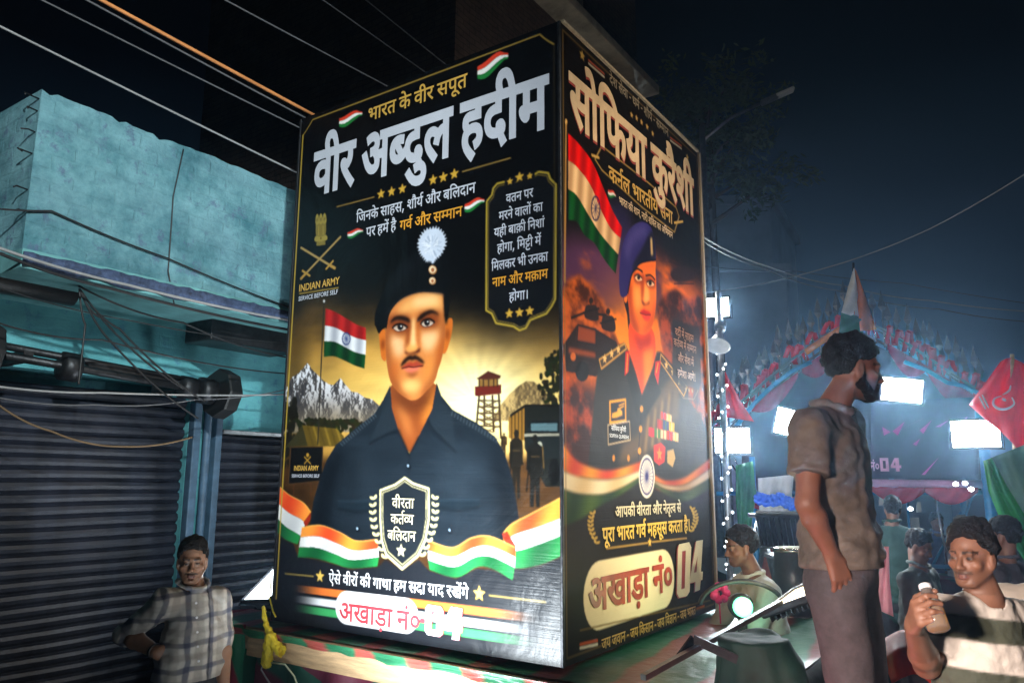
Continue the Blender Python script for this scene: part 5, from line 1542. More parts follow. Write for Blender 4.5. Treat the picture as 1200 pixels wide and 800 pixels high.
    A.stroke(r7((215, 345), (365, 325)), 1.6, (190, 150, 70))
    A.stroke(r7((380, 322), (505, 308)), 1.6, (190, 150, 70))
    A.star(r7((372, 323))[0], 6, (226, 180, 80))
    # pill
    q = A.uv(r7((132, 540), (460, 440)))
    x0, x1 = q[0, 0], q[1, 0]
    cy = A.uv(r7((300, 485)))[0, 1]
    rr = 33.0
    an = np.linspace(math.pi / 2, 3 * math.pi / 2, 14)
    A.put(A.mask_uv(np.r_[np.c_[x0 + rr + rr * np.cos(an), cy + rr * np.sin(an)], np.c_[x1 - rr - rr * np.cos(an), cy - rr * np.sin(an)]]), (238, 222, 180))
    A.stroke(r7((120, 640), (330, 592)), 1.4, (120, 96, 50))
    A.stroke(r7((345, 588), (590, 532)), 1.4, (120, 96, 50))
    for k, cc in enumerate(((196, 84, 40), (230, 220, 200))):
        A.stroke(r7((120, 690 + k * 14), (182, 676 + k * 14)), 2.6, cc)
    A.stroke(r7((540, 562), (568, 552)), 2.6, (196, 110, 60))
    # header furniture
    for x, y in ((247, 262), (263, 272), (279, 285), (297, 300), (315, 322)):
        A.star(r5((x, y))[0], 5, (190, 150, 84))
    A.star(r5((87, 70))[0], 7, (176, 140, 70))
    A.star(r5((427, 398))[0], 6, (176, 140, 70))
    for k, cc in enumerate(((150, 70, 46), (170, 160, 140))):
        A.stroke(r5((108, 86 + k * 10), (158, 130 + k * 10)), 2.4, cc)
        A.stroke(r5((372, 335 + k * 9), (408, 362 + k * 9)), 2.4, cc)
    fr = r5((150, 362), (300, 480), (390, 560), (400, 590), (385, 640), (280, 560), (150, 440), (128, 405))
    A.stroke(fr + fr[:1], 1.8, (170, 136, 70))
    A.stroke(r5((118, 392), (140, 400)), 3, (196, 156, 80))
    A.stroke(r5((385, 610), (412, 606)), 3, (196, 156, 80))
    swoosh_flag(A, r5((170, 510))[0][0], r5((170, 510))[0][1], 9, 9, 6)
    # dark verse panel at the right
    vp = r6((440, 205), (540, 235), (548, 440), (540, 470), (470, 450), (440, 430))
    A.poly(vp, (28, 24, 26), .6, .85)
    A.stroke(r6((462, 470), (480, 500), (520, 505), (536, 470)), 1.4, (150, 120, 80), .8)
    for x in (490, 502, 514):
        A.star(r6((x, 468 + (x - 490) * .2))[0], 4, (180, 150, 100))
    L, T, R, Bm = 6, 7, W_ - 6, H - 7
    A.stroke_uv(np.array([(L, T), (R, T), (R, Bm), (L, Bm), (L, T)]), 1.6, (150, 116, 60), .7)
    return A


# ------------------------------------------------------------------ figures: one continuous blended surface each
def wob(P, f, seed=0.0):
    """cheap 3-D waviness in -1..1"""
    x, y, z = P[..., 0] * f, P[..., 1] * f, P[..., 2] * f
    return (np.sin(x * 1.7 + 2.1 * np.sin(y * .9 + seed) + seed) + np.sin(y * 1.9 + 1.7 * np.sin(z * 1.1 + seed * 2)) + np.sin(z * 1.6 + 1.9 * np.sin(x * 1.2 + seed * 3))) / 3


class Sdf:
    def __init__(self, lo, hi, h):
        self.h = h
        self.lo = np.array(lo, float) - 3 * h
        n = np.ceil((np.array(hi, float) - self.lo) / h).astype(int) + 4
        self.n = n
        self.f = np.full(n, 0.3, np.float32)
        self.ax = [self.lo[i] + np.arange(n[i]) * h for i in range(3)]

    def win(self, lo, hi):
        a = np.clip(np.floor((np.array(lo) - self.lo) / self.h).astype(int), 0, self.n - 1)
        b = np.clip(np.ceil((np.array(hi) - self.lo) / self.h).astype(int) + 1, 1, self.n)
        if np.any(b <= a):
            return None, None
        sl = tuple(slice(a[i], b[i]) for i in range(3))
        g = np.stack(np.meshgrid(*[self.ax[i][sl[i]] for i in range(3)], indexing='ij'), -1)
        return sl, g

    def mix(self, sl, d, k, sub=False):
        f = self.f[sl]
        if sub:
            d = -d
            if k > 0:
                hh = np.clip(.5 - .5 * (f - d) / k, 0, 1)
                self.f[sl] = f * (1 - hh) + d * hh + k * hh * (1 - hh)
            else:
                self.f[sl] = np.maximum(f, d)
            return
        if k > 0:
            hh = np.clip(.5 + .5 * (f - d) / k, 0, 1)
            self.f[sl] = f * (1 - hh) + d * hh - k * hh * (1 - hh)
        else:
            self.f[sl] = np.minimum(f, d)

    def cap(self, a, b, ra, rb=None, k=0.02, sub=False, flat=None):
        a, b = np.array(a, float), np.array(b, float)
        rb = ra if rb is None else rb
        m = max(ra, rb) + k + 2 * self.h
        sl, g = self.win(np.minimum(a, b) - m, np.maximum(a, b) + m)
        if sl is None:
            return
        e = b - a
        L = max(e @ e, 1e-9)
        t = ((g - a) @ e) / L
        tc_ = np.clip(t, 0, 1)
        d = np.linalg.norm(g - a - tc_[..., None] * e, axis=-1) - (ra + (rb - ra) * tc_)
        if flat:
            if 'a' in flat:
                d = np.maximum(d, -t * math.sqrt(L))
            if 'b' in flat:
                d = np.maximum(d, (t - 1) * math.sqrt(L))
        self.mix(sl, d, k, sub)

    def ell(self, c, r, axes=None, k=0.02, sub=False):
        c, r = np.array(c, float), np.array(r, float)
        m = r.max() + k + 2 * self.h
        sl, g = self.win(c - m, c + m)
        if sl is None:
            return
        q = g - c
        if axes is not None:
            q = q @ np.array(axes, float).T
        k0 = np.linalg.norm(q / r, axis=-1)
        k1 = np.linalg.norm(q / (r * r), axis=-1)
        self.mix(sl, k0 * (k0 - 1) / np.maximum(k1, 1e-6), k, sub)

    def cut(self, p, n):
        """drop everything on the side n points to"""
        g = np.stack(np.meshgrid(*self.ax, indexing='ij'), -1)
        self.f = np.maximum(self.f, ((g - np.array(p)) @ np.array(n, float)).astype(np.float32))

    def ripple(self, amp, freq, seed=0.0):
        near = np.abs(self.f) < amp * 2 + 3 * self.h
        idx = np.argwhere(near)
        P = self.lo + idx * self.h
        self.f[near] += (amp * wob(P, freq, seed)).astype(np.float32)

    def ripple_fn(self, fn):
        near = np.abs(self.f) < .05
        idx = np.argwhere(near)
        self.f[near] += fn(self.lo + idx * self.h).astype(np.float32)

    def mesh(self):
        f = self.f
        s = f < 0
        nx, ny, nz = f.shape
        c = np.zeros((nx - 1, ny - 1, nz - 1), np.int8)
        for dx in (0, 1):
            for dy in (0, 1):
                for dz in (0, 1):
                    c += s[dx:nx - 1 + dx, dy:ny - 1 + dy, dz:nz - 1 + dz]
        act = (c > 0) & (c < 8)
        I = np.argwhere(act)
        ids = np.full(act.shape, -1, np.int64)
        ids[act] = np.arange(len(I))
        acc = np.zeros((len(I), 3))
        cnt = np.zeros(len(I))
        cor = [(0, 0, 0), (1, 0, 0), (0, 1, 0), (1, 1, 0), (0, 0, 1), (1, 0, 1), (0, 1, 1), (1, 1, 1)]
        for a, b in ((0, 1), (2, 3), (4, 5), (6, 7), (0, 2), (1, 3), (4, 6), (5, 7), (0, 4), (1, 5), (2, 6), (3, 7)):
            A, B = np.array(cor[a]), np.array(cor[b])
            fa = f[tuple((I + A).T)]
            fb = f[tuple((I + B).T)]
            x = (fa < 0) != (fb < 0)
            t = np.where(x, fa / np.where(x, fa - fb, 1), 0)
            acc += np.where(x[:, None], A + (B - A) * t[:, None], 0)
            cnt += x
        V = self.lo + (I + acc / cnt[:, None]) * self.h
        F = []
        for ax in range(3):
            o = [1, 1, 1]
            o[ax] = 0
            u, v = [q for q in range(3) if q != ax]
            lo_ = [slice(1, n - 1) for n in f.shape]
            hi_ = list(lo_)
            lo_[ax] = slice(0, f.shape[ax] - 1)
            hi_[ax] = slice(1, f.shape[ax])
            x = s[tuple(lo_)] != s[tuple(hi_)]
            J = np.argwhere(x)
            off = np.array([1, 1, 1])
            off[ax] = 0
            J = J + off
            ins = s[tuple(J.T)]
            du, dv = np.zeros(3, int), np.zeros(3, int)
            du[u] = 1
            dv[v] = 1
            q = [ids[tuple((J - w).T)] for w in (du + dv, dv, 0 * du, du)]
            Q = np.stack(q, -1)
            flip = ins if ax != 1 else ~ins
            Q[~flip] = Q[~flip][:, ::-1]
            F.append(Q)
        return V, np.concatenate(F)


def sdf_object(name, sd, material, parent, color=None):
    V, F = sd.mesh()
    me = bpy.data.meshes.new(name)
    b = np.array(base_of(parent))
    me.vertices.add(len(V))
    me.vertices.foreach_set('co', (V - b).astype(np.float32).ravel())
    me.loops.add(4 * len(F))
    me.loops.foreach_set('vertex_index', F.astype(np.int32).ravel())
    me.polygons.add(len(F))
    me.polygons.foreach_set('loop_start', np.arange(0, 4 * len(F), 4, dtype=np.int32))
    me.polygons.foreach_set('use_smooth', np.ones(len(F), bool))
    me.update(calc_edges=True)
    if color is not None:
        ca = me.color_attributes.new('Col', 'FLOAT_COLOR', 'POINT')
        ca.data.foreach_set('color', np.c_[color(V), np.ones(len(V))].astype(np.float32).ravel())
    return link_mesh(name, me, material, parent)


def nrm(v):
    v = np.array(v, float)
    return v / max(np.linalg.norm(v), 1e-9)


class Head:
    def __init__(self, c, fwd, up=(0, 0, 1), s=1.0):
        self.c, self.s = np.array(c, float), s
        self.f = nrm(fwd)
        u = np.array(up, float)
        self.u = nrm(u - self.f * (u @ self.f))
        self.r = np.cross(self.f, self.u)
        self.ax = np.array([self.r, self.f, self.u])

    def p(self, x, y, z):
        return self.c + self.s * (self.r * x + self.f * y + self.u * z)

    def local(self, V):
        return ((V - self.c) @ self.ax.T) / self.s

    def build(self, sd, jaw=1.0):
        s = self.s
        E = lambda c, r, k=.012, sub=False: sd.ell(self.p(*c), np.array(r) * s, self.ax, k * s, sub)
        C = lambda a, b, ra, rb, k=.012, sub=False: sd.cap(self.p(*a), self.p(*b), ra * s, rb * s, k * s, sub)
        E((0, -.012, .032), (.074, .095, .083), .02)
        E((0, .028, -.042), (.056, .062, .074), .02)
        E((0, .066, -.098), (.026 * jaw, .022, .018), .02)
        for q in (-1, 1):
            C((q * .054, .0, -.05), (q * .024, .058, -.096), .018 * jaw, .015, .02)
            E((q * .044, .058, -.028), (.020, .022, .018), .016)
        C((-.036, .081, .018), (.036, .081, .018), .011, .011, .012)
        for q in (-1, 1):
            E((q * .031, .096, -.003), (.019, .009, .011), .012, True)
            E((q * .031, .0765, -.004), (.0135, .0125, .0115), .003)
            E((q * .075, -.004, -.014), (.010, .019, .031), .014)
            E((q * .086, .002, -.012), (.006, .009, .016), .004, True)
        C((0, .088, .004), (0, .109, -.036), .0068, .0115, .010)
        for q in (-1, 1):
            E((q * .0115, .098, -.040), (.0085, .011, .008), .006)
            E((q * .007, .106, -.0475), (.004, .005, .003), .003, True)
        E((0, .0905, -.0665), (.023, .009, .0052), .005)
        E((0, .0885, -.0775), (.019, .009, .006), .005)
        C((-.022, .094, -.0715), (.022, .094, -.0715), .0016, .0016, .002, True)
        E((0, .082, -.088), (.018, .008, .004), .006, True)

    def paint(self, V, skin, stubble=0.0, moustache=0.0):
        L = self.local(V)
        col = np.tile(np.array(skin, float), (len(V), 1))
        x, y, z = np.abs(L[:, 0]), L[:, 1], L[:, 2]
        front = y > .045
        near = (np.abs(L) < np.array([.1, .13, .14])).all(1)
        n = wob(V, 60, 1.3)
        col *= (1 + .10 * n)[:, None]

        def blend(m, c, a):
            w = (np.clip(m, 0, 1) * a * near)[:, None]
            col[:] = col * (1 - w) + np.array(c) * w
        # flush of cheeks and nose, shade painted into the eye sockets
        blend(np.exp(-(((x - .045) / .02) ** 2 + ((z + .035) / .02) ** 2)) * front, np.array(skin) * [1.06, .94, .9], .5)
        blend(np.exp(-(((x - .031) / .024) ** 2 + ((z - .001) / .016) ** 2)) * front, np.array(skin) * .5, .7)
        # brows
        arch = .021 - ((x - .032) / .03) ** 2 * .006
        blend(((np.abs(z - arch) < .0048) & (x > .010) & (x < .052) & (y > .055)).astype(float), (.012, .009, .008), .95)
        # lips
        lip = ((x / .024) ** 2 + ((z + .0725) / .0125) ** 2 < 1) & (y > .078)
        blend(lip.astype(float), np.array([.17, .065, .055]) * (.6 + skin[0] * 1.6), .8)
        blend(((np.abs(z + .0718) < .0014) & (x < .022) & (y > .08)).astype(float), (.03, .012, .01), .9)
        # eyes
        ex = (x - .031) / .0120
        ez = (z + .0038) / .0046
        blend(((ex ** 2 + ez ** 2 < 1) & (y > .076)).astype(float), (.13, .115, .105), .9)
        blend((((x - .031) ** 2 + (z + .003) ** 2 < .0060 ** 2) & (np.abs(ez) < 1.05) & (y > .076)).astype(float), (.012, .008, .006), 1)
        blend(((ex ** 2 + ez ** 2 < 1.5) & (ez > .3) & (y > .07)).astype(float), (.012, .009, .008), .9)
        if moustache:
            blend(((np.abs(z + .0585) < .0065 - x * .06) & (x < .034) & (y > .07)).astype(float), (.012, .01, .009), moustache)
        if stubble:
            m = smoothstep(-.035, -.06, z) * (y > -.01) * (1 - lip) + smoothstep(.0095, .0, np.abs(z + .058)) * (x < .034) * (y > .06)
            blend(np.clip(m, 0, 1) * (.75 + .25 * n), (.02, .016, .014), stubble)
        return col

    def hair(self, sd, thick=.014, line=(.062, -.055), amp=.006, freq=70, top=0.0, seed=1.0):
        s = self.s
        sd.ell(self.p(0, -.014, .036 + top * .4), np.array([.076 + thick * .8, .098 + thick, .084 + thick + top]) * s, self.ax, .004)
        # remove the face side under the hair line
        a, b = line
        sl = (a - b) / .150
        g = np.stack(np.meshgrid(*sd.ax, indexing='ij'), -1)
        L = ((g - self.c) @ self.ax.T) / s
        low = b + sl * (L[..., 1] + .085)
        low = np.where(np.abs(L[..., 0]) < .052, low, np.minimum(low, low - .012))
        d = (low - L[..., 2]) * .72 * s
        ear = .026 - np.sqrt((L[..., 1] - .0) ** 2 + ((L[..., 2] + .014) * .72) ** 2)
        d = np.maximum(d, np.where(np.abs(L[..., 0]) > .058, ear * s, -1))
        sd.f = np.maximum(sd.f, d.astype(np.float32))
        sd.ripple(amp, freq, seed)
        sd.ripple(amp * .5, freq * 2.3, seed + 2)


def hand(sd, wrist, d, palm, thumb, curl=(.35, .4, .45, .5), s=1.0, spread=.10, tcurl=.5):
    """palm, four jointed fingers of unequal length and a thumb leaving the palm's side; palm = direction the palm faces"""
    w = np.array(wrist, float)
    d = nrm(d)
    p = np.array(palm, float)
    p = nrm(p - d * (p @ d))
    t = np.array(thumb, float)
    t = nrm(t - d * (t @ d) - p * (t @ p))
    offs = (.030, .010, -.010, -.028)
    lens = ((.040, .026, .020), (.044, .029, .021), (.041, .027, .020), (.033, .021, .018))
    for o, ln, cu in zip(offs, lens, curl):
        kn = w + s * (d * (.088 - abs(o - .005) * .25) + t * o)
        sd.cap(w + s * t * o * .55 + d * s * .008, kn, .0145 * s, .0115 * s, .012 * s)
        q, a = kn, cu * .8
        for j, l in enumerate(ln):
            dr = d * math.cos(a) + p * math.sin(a) + t * (o / .03 * spread if j == 0 else 0)
            q2 = q + nrm(dr) * l * s
            sd.cap(q, q2, (.0098 - j * .0010) * s, (.0090 - j * .0012) * s, .0025 * s)
            q = q2
            a += cu * 1.15
    b = w + s * (d * .022 + t * .026 + p * .006)
    m = b + s * (t * .030 + d * .030 + p * .012 * tcurl)
    e = m + s * nrm(d * .8 + p * tcurl + t * .25) * .030
    f = e + s * nrm(d * .7 + p * tcurl * 1.6 - t * .1) * .024
    sd.cap(w + d * s * .012 + t * s * .012, m, .0150 * s, .0120 * s, .010 * s)
    sd.cap(m, e, .0112 * s, .0098 * s, .003 * s)
    sd.cap(e, f, .0098 * s, .0082 * s, .003 * s)


def v3(p):
    return np.array(p[:], float)


def figure(label, J, head, skin, shirt_mat, shirt_col, trouser_mat, hair_mat, h=.006, sleeve=(1.0, 1.0), hem=None, group=None,
           hands=(None, None), girth=1.0, stubble=0., moustache=0., beard=None, hairkw=None, collar=True, trouser_col=None, untucked=True, shoulder_r=.058):
    """J: dict of joints neck, s0,s1 (shoulders), e0,e1, w0,w1, hip, h0,h1, k0,k1, a0,a1 (world). index 0 / 1 = the two sides."""
    J = {k: v3(v) for k, v in J.items()}
    foot = (J['a0'] + J['a1']) / 2
    root = thing('person', (float(foot[0]), float(foot[1]), float(min(J['a0'][2], J['a1'][2]) - .08)), label, 'person', group)
    bx = nrm((J['s1'] - J['s0']) * [1, 1, .3])
    fw = head_fw = J.pop('front') if 'front' in J else np.cross(np.array([0, 0, 1.]), bx)
    fw = nrm(fw - bx * (fw @ bx))
    upv = nrm((J['s0'] + J['s1']) / 2 - J['hip'])
    axes = np.array([bx, fw, upv])
    pts = np.array([J[k] for k in J])
    lo, hi = pts.min(0) - .14, pts.max(0) + .14
    hi = np.maximum(hi, head.c + .2)
    lo = np.minimum(lo, head.c - .2)
    lo[2] = root.location.z - .02
    mid = (J['s0'] + J['s1']) / 2
    sw = np.linalg.norm(J['s1'] - J['s0']) / 2
    # ---------------- skin: head, neck, trunk, arms, hands, legs in one surface
    sd = Sdf(lo, hi, h)
    head.build(sd)
    sd.cap(head.p(0, -.022, -.055), J['neck'], .050 * head.s, .056, .02)
    sd.ell(mid - upv * .16, (sw * .92, .095 * girth, .20), axes, .04)
    sd.ell(J['hip'] + upv * .02, (.14 * girth, .095, .13), axes, .05)
    for q in '01':
        sd.cap(J['neck'] - upv * .03, J['s' + q], .042, .045, .03)
        sd.cap(J['s' + q], J['e' + q], .046, .037, .02)
        el = J['e' + q] + (J['w' + q] - J['e' + q]) * .28
        sd.cap(J['e' + q], el, .036, .040, .015)
        sd.cap(el, J['w' + q], .040, .0255, .015)
        sd.cap(J['h' + q], J['k' + q], .072, .050, .03)
        cf = J['k' + q] + (J['a' + q] - J['k' + q]) * .3
        sd.cap(J['k' + q], cf, .048, .052, .02)
        sd.cap(cf, J['a' + q], .052, .036, .02)
        hd = hands[int(q)]
        if hd:
            hand(sd, J['w' + q], **hd)
    body = sdf_object('body', sd, SKIN_MAT, root, lambda V: head.paint(V, skin, stubble, moustache))
    # ---------------- shirt
    lo2, hi2 = lo.copy(), hi.copy()
    lo2[2] = J['hip'][2] - .25
    hi2[2] = J['neck'][2] + .10
    st = Sdf(lo2, hi2, h)
    st.ell(mid - upv * .15, (sw * 1.02, .118 * girth, .215), axes, .05)
    st.ell(J['hip'] + upv * .12, (.150 * girth, .112 * girth, .20), axes, .07)
    if untucked:
        st.cap(J['hip'] + upv * .10, J['hip'] - upv * .06, .125 * girth, .128 * girth, .05)
        for q in (-1, 1):
            st.cap(J['hip'] + upv * .10 + bx * q * .045, J['hip'] - upv * .07 + bx * q * .055, .105 * girth, .108 * girth, .05)
    for q, sv in zip('01', sleeve):
        st.cap(J['neck'] - upv * .035, J['s' + q], .050, shoulder_r, .04)
        e, w = J['e' + q], J['w' + q]
        if sv <= 1:
            st.cap(J['s' + q], J['s' + q] + (e - J['s' + q]) * sv, shoulder_r, shoulder_r * .98, .03, flat='b')
            c0 = J['s' + q] + (e - J['s' + q]) * (sv - .06)
            c1 = J['s' + q] + (e - J['s' + q]) * (sv + .005)
            st.cap(c0, c1, shoulder_r + .001, shoulder_r + .001, .004, flat='ab')
        else:
            st.cap(J['s' + q], e, shoulder_r, .051, .03)
            c1 = e + (w - e) * (sv - 1)
            st.cap(e, c1, .051, .046, .02, flat='b')
            st.cap(e + (w - e) * max(0, sv - 1.16), c1, .0505, .0495, .006, flat='ab')
    if collar:
        n0 = J['neck'] + nrm(head.c - J['neck']) * .012
        for k in range(14):
            a0, a1 = 2 * math.pi * k / 14, 2 * math.pi * (k + 1) / 14
            f0 = lambda a: n0 + bx * math.cos(a) * .066 + fw * (math.sin(a) * .066 + .004) + upv * (.022 - .030 * max(0, math.sin(a)))
            st.cap(f0(a0), f0(a1), .012, .012, .006)
    st.ripple_fn(lambda P: .0046 * wob(P * [1, 1, .55], 26, 2.0) + .0036 * wob(P * [1, 1, 1.4], 55, 4.0) + .0055 * np.sin(((P - J['hip']) @ upv) * 70 + 3 * wob(P, 14, .4)) * smoothstep(.30, .0, np.abs((P - J['hip']) @ upv - .05)))
    if hem is not None:
        st.cut(hem, -upv)
    # neck opening
    st.cap(J['neck'] - upv * .01 + fw * .012, head.c, .050, .055, .006, sub=True)
    shirt = sdf_object('shirt', st, shirt_mat, root, (lambda V: shirt_col(V, J, bx, fw, upv)) if shirt_col else None)
    # ---------------- trousers
    lo3, hi3 = lo.copy(), hi.copy()
    hi3[2] = J['hip'][2] + .22
    tr = Sdf(lo3, hi3, max(h, .007))
    tr.ell(J['hip'] + upv * .01, (.148 * girth, .108 * girth, .12), axes, .05)
    tr.ell(J['hip'] - fw * .035 - upv * .05, (.13 * girth, .10, .10), axes, .05)
    for q in '01':
        tr.cap(J['h' + q], J['k' + q], .090 * girth, .068, .03)
        tr.cap(J['k' + q], J['a' + q] + [0, 0, .01], .068, .058, .02, flat='b')
    tr.ripple_fn(lambda P: .0062 * wob(P * [1, 1, .8], 22, 5.0) + .006 * np.sin(P[:, 2] * 60 + 2 * wob(P, 12, 1.0)) * np.exp(-((P[:, 2] - J['k0'][2]) / .13) ** 2))
    sdf_object('trousers', tr, trouser_mat, root, trouser_col)
    # ---------------- hair
    kw = dict(hairkw or {})
    hs = Sdf(head.c - .16 * head.s, head.c + .17 * head.s, min(h, .005) * .8)
    head.hair(hs, **kw)
    hair = sdf_object('hair', hs, hair_mat, root)
    if beard:
        bs = Sdf(head.c - .15 * head.s, head.c + .15 * head.s, min(h, .005) * .8)
        for q in (-1, 1):
            bs.cap(head.p(q * .066, .008, -.02), head.p(q * .060, .012, -.065), .010, .016, .01)
            bs.cap(head.p(q * .060, .012, -.065), head.p(q * .026, .062, -.102), .018 * beard, .019 * beard, .01)
        bs.cap(head.p(-.024, .068, -.102), head.p(.024, .068, -.102), .019 * beard, .019 * beard, .01)
        bs.cap(head.p(-.026, .086, -.060), head.p(.026, .086, -.060), .0065, .0065, .006)
        for q in (-1, 1):
            bs.cap(head.p(q * .028, .084, -.062), head.p(q * .030, .078, -.09), .0065, .008, .006)
        bs.ripple(.0035, 120, 3.)
        sdf_object('beard', bs, hair_mat, root)
    # ---------------- shoes
    for q in '01':
        ss = Sdf(J['a' + q] - .22, J['a' + q] + .22, .008)
        toe = nrm(fw * [1, 1, 0])
        b0 = J['a' + q] + np.array([0, 0, -.045])
        ss.cap(b0 - toe * .045, b0 + toe * .14, .036, .030, .02)
        ss.cap(J['a' + q] + [0, 0, .01], b0, .045, .038, .02)
        ss.cut(np.array([0, 0, J['a' + q][2] - .078]), (0, 0, -1))
        sdf_object('shoe', ss, SHOE_MAT, root)
    return root


SKIN_MAT = attr_mat('skin', rough=.5, spec=.4, bump=.07, bscale=260)
HAIR_MAT = mat('hair', (.009, .0075, .007), rough=.6, vary=.4, scale=60, bump=1.0, bscale=170, spec=.2)
SHOE_MAT = mat('shoe', (.03, .025, .022), rough=.5)


# ------------------------------------------------------------------ materials of the place
M = dict(
    ground=mat('dusty_asphalt', (.055, .05, .045), rough=.85, vary=.5, scale=3, bump=.6, bscale=40),
    trim=mat('slab_edge_paint', (.05, .075, .15), rough=.8, vary=.6, scale=30, bump=.6, bscale=60),
    soffit=mat('soffit_paint', (.14, .36, .38), rough=.8, vary=.35, scale=5, bump=.4),
    steel=mat('dark_steel', (.035, .036, .04), rough=.45, metal=.7, vary=.5, scale=12, bump=.3),
    greysteel=mat('grey_steel', (.22, .23, .24), rough=.4, metal=.8, vary=.3, scale=14),
    shutter=mat('rolling_shutter_paint', (.013, .016, .028), rough=.5, metal=.2, vary=.75, scale=5, bump=.5, stretch=(1, 1, .3)),
    post=mat('blue_post_paint', (.05, .10, .16), rough=.5, vary=.4, scale=9),
    black=mat('black_plastic', (.012, .012, .013), rough=.5, vary=.3),
    cable=mat('cable_black', (.015, .015, .017), rough=.5),
    cable_w=mat('cable_pale', (.30, .30, .31), rough=.5, vary=.15),
    cable_g=mat('cable_grey', (.11, .11, .12), rough=.5, vary=.2),
    orange=mat('orange_pipe', (.62, .24, .08), rough=.45, vary=.3, scale=4),
    wood=mat('raw_timber', (.46, .30, .16), rough=.65, vary=.35, scale=5, bump=.35, stretch=(1, 8, 8)),
    batten=mat('pale_batten', (.42, .33, .22), rough=.6, vary=.3, scale=8, stretch=(6, 6, .6)),
    vinyl=attr_mat('printed_vinyl', rough=.34, spec=.35, bump=.10, bscale=1.0, stretch=(2.5, 2.5, 130), wrinkle=.22),
    vinyl2=attr_mat('printed_vinyl_dull', rough=.5, spec=.05, bump=.10, bscale=1.0, stretch=(2.5, 2.5, 130), wrinkle=.06),
    vinylb=mat('black_vinyl', (.012, .012, .013), rough=.4),
    gold=mat('gold_print', (.56, .33, .065), rough=.4, vary=.14, scale=5),
    gold2=mat('amber_print', (.66, .30, .03), rough=.4, vary=.14, scale=5),
    cream=mat('cream_print', (.70, .62, .40), rough=.4, vary=.1),
    silver=mat('silver_print', (.52, .54, .61), rough=.4, vary=.10, scale=3),
    white=mat('white_print', (.80, .80, .82), rough=.4, vary=.05),
    redp=mat('red_print', (.46, .045, .06), rough=.4, vary=.3, scale=6),
    tan=mat('tan_print', (.66, .47, .28), rough=.4, vary=.22, scale=5),
    rust=mat('rust_print', (.38, .055, .022), rough=.4, vary=.5, scale=5),
    shadow=mat('crimson_print', (.30, .03, .025), rough=.4, vary=.1),
    brightgold=mat('yellow_print', (.75, .50, .05), rough=.4, vary=.1),
    dimgold=mat('faded_print', (.30, .24, .16), rough=.4, vary=.2),
    orangep=mat('orange_print', (.42, .16, .05), rough=.4, vary=.2),
    yellow=mat('yellow_cloth', (.75, .58, .03), rough=.7, vary=.2, scale=30, bump=.5, bscale=120),
    clear=mat('clear_wrap', (.42, .36, .28), rough=.25, vary=.3, scale=8, spec=.7),
    brick=None,
)


def nodes_of(name, rough=.8):
    m = bpy.data.materials.new(name)
    m.use_nodes = True
    b = m.node_tree.nodes['Principled BSDF']
    b.inputs['Roughness'].default_value = rough
    return m, m.node_tree, b


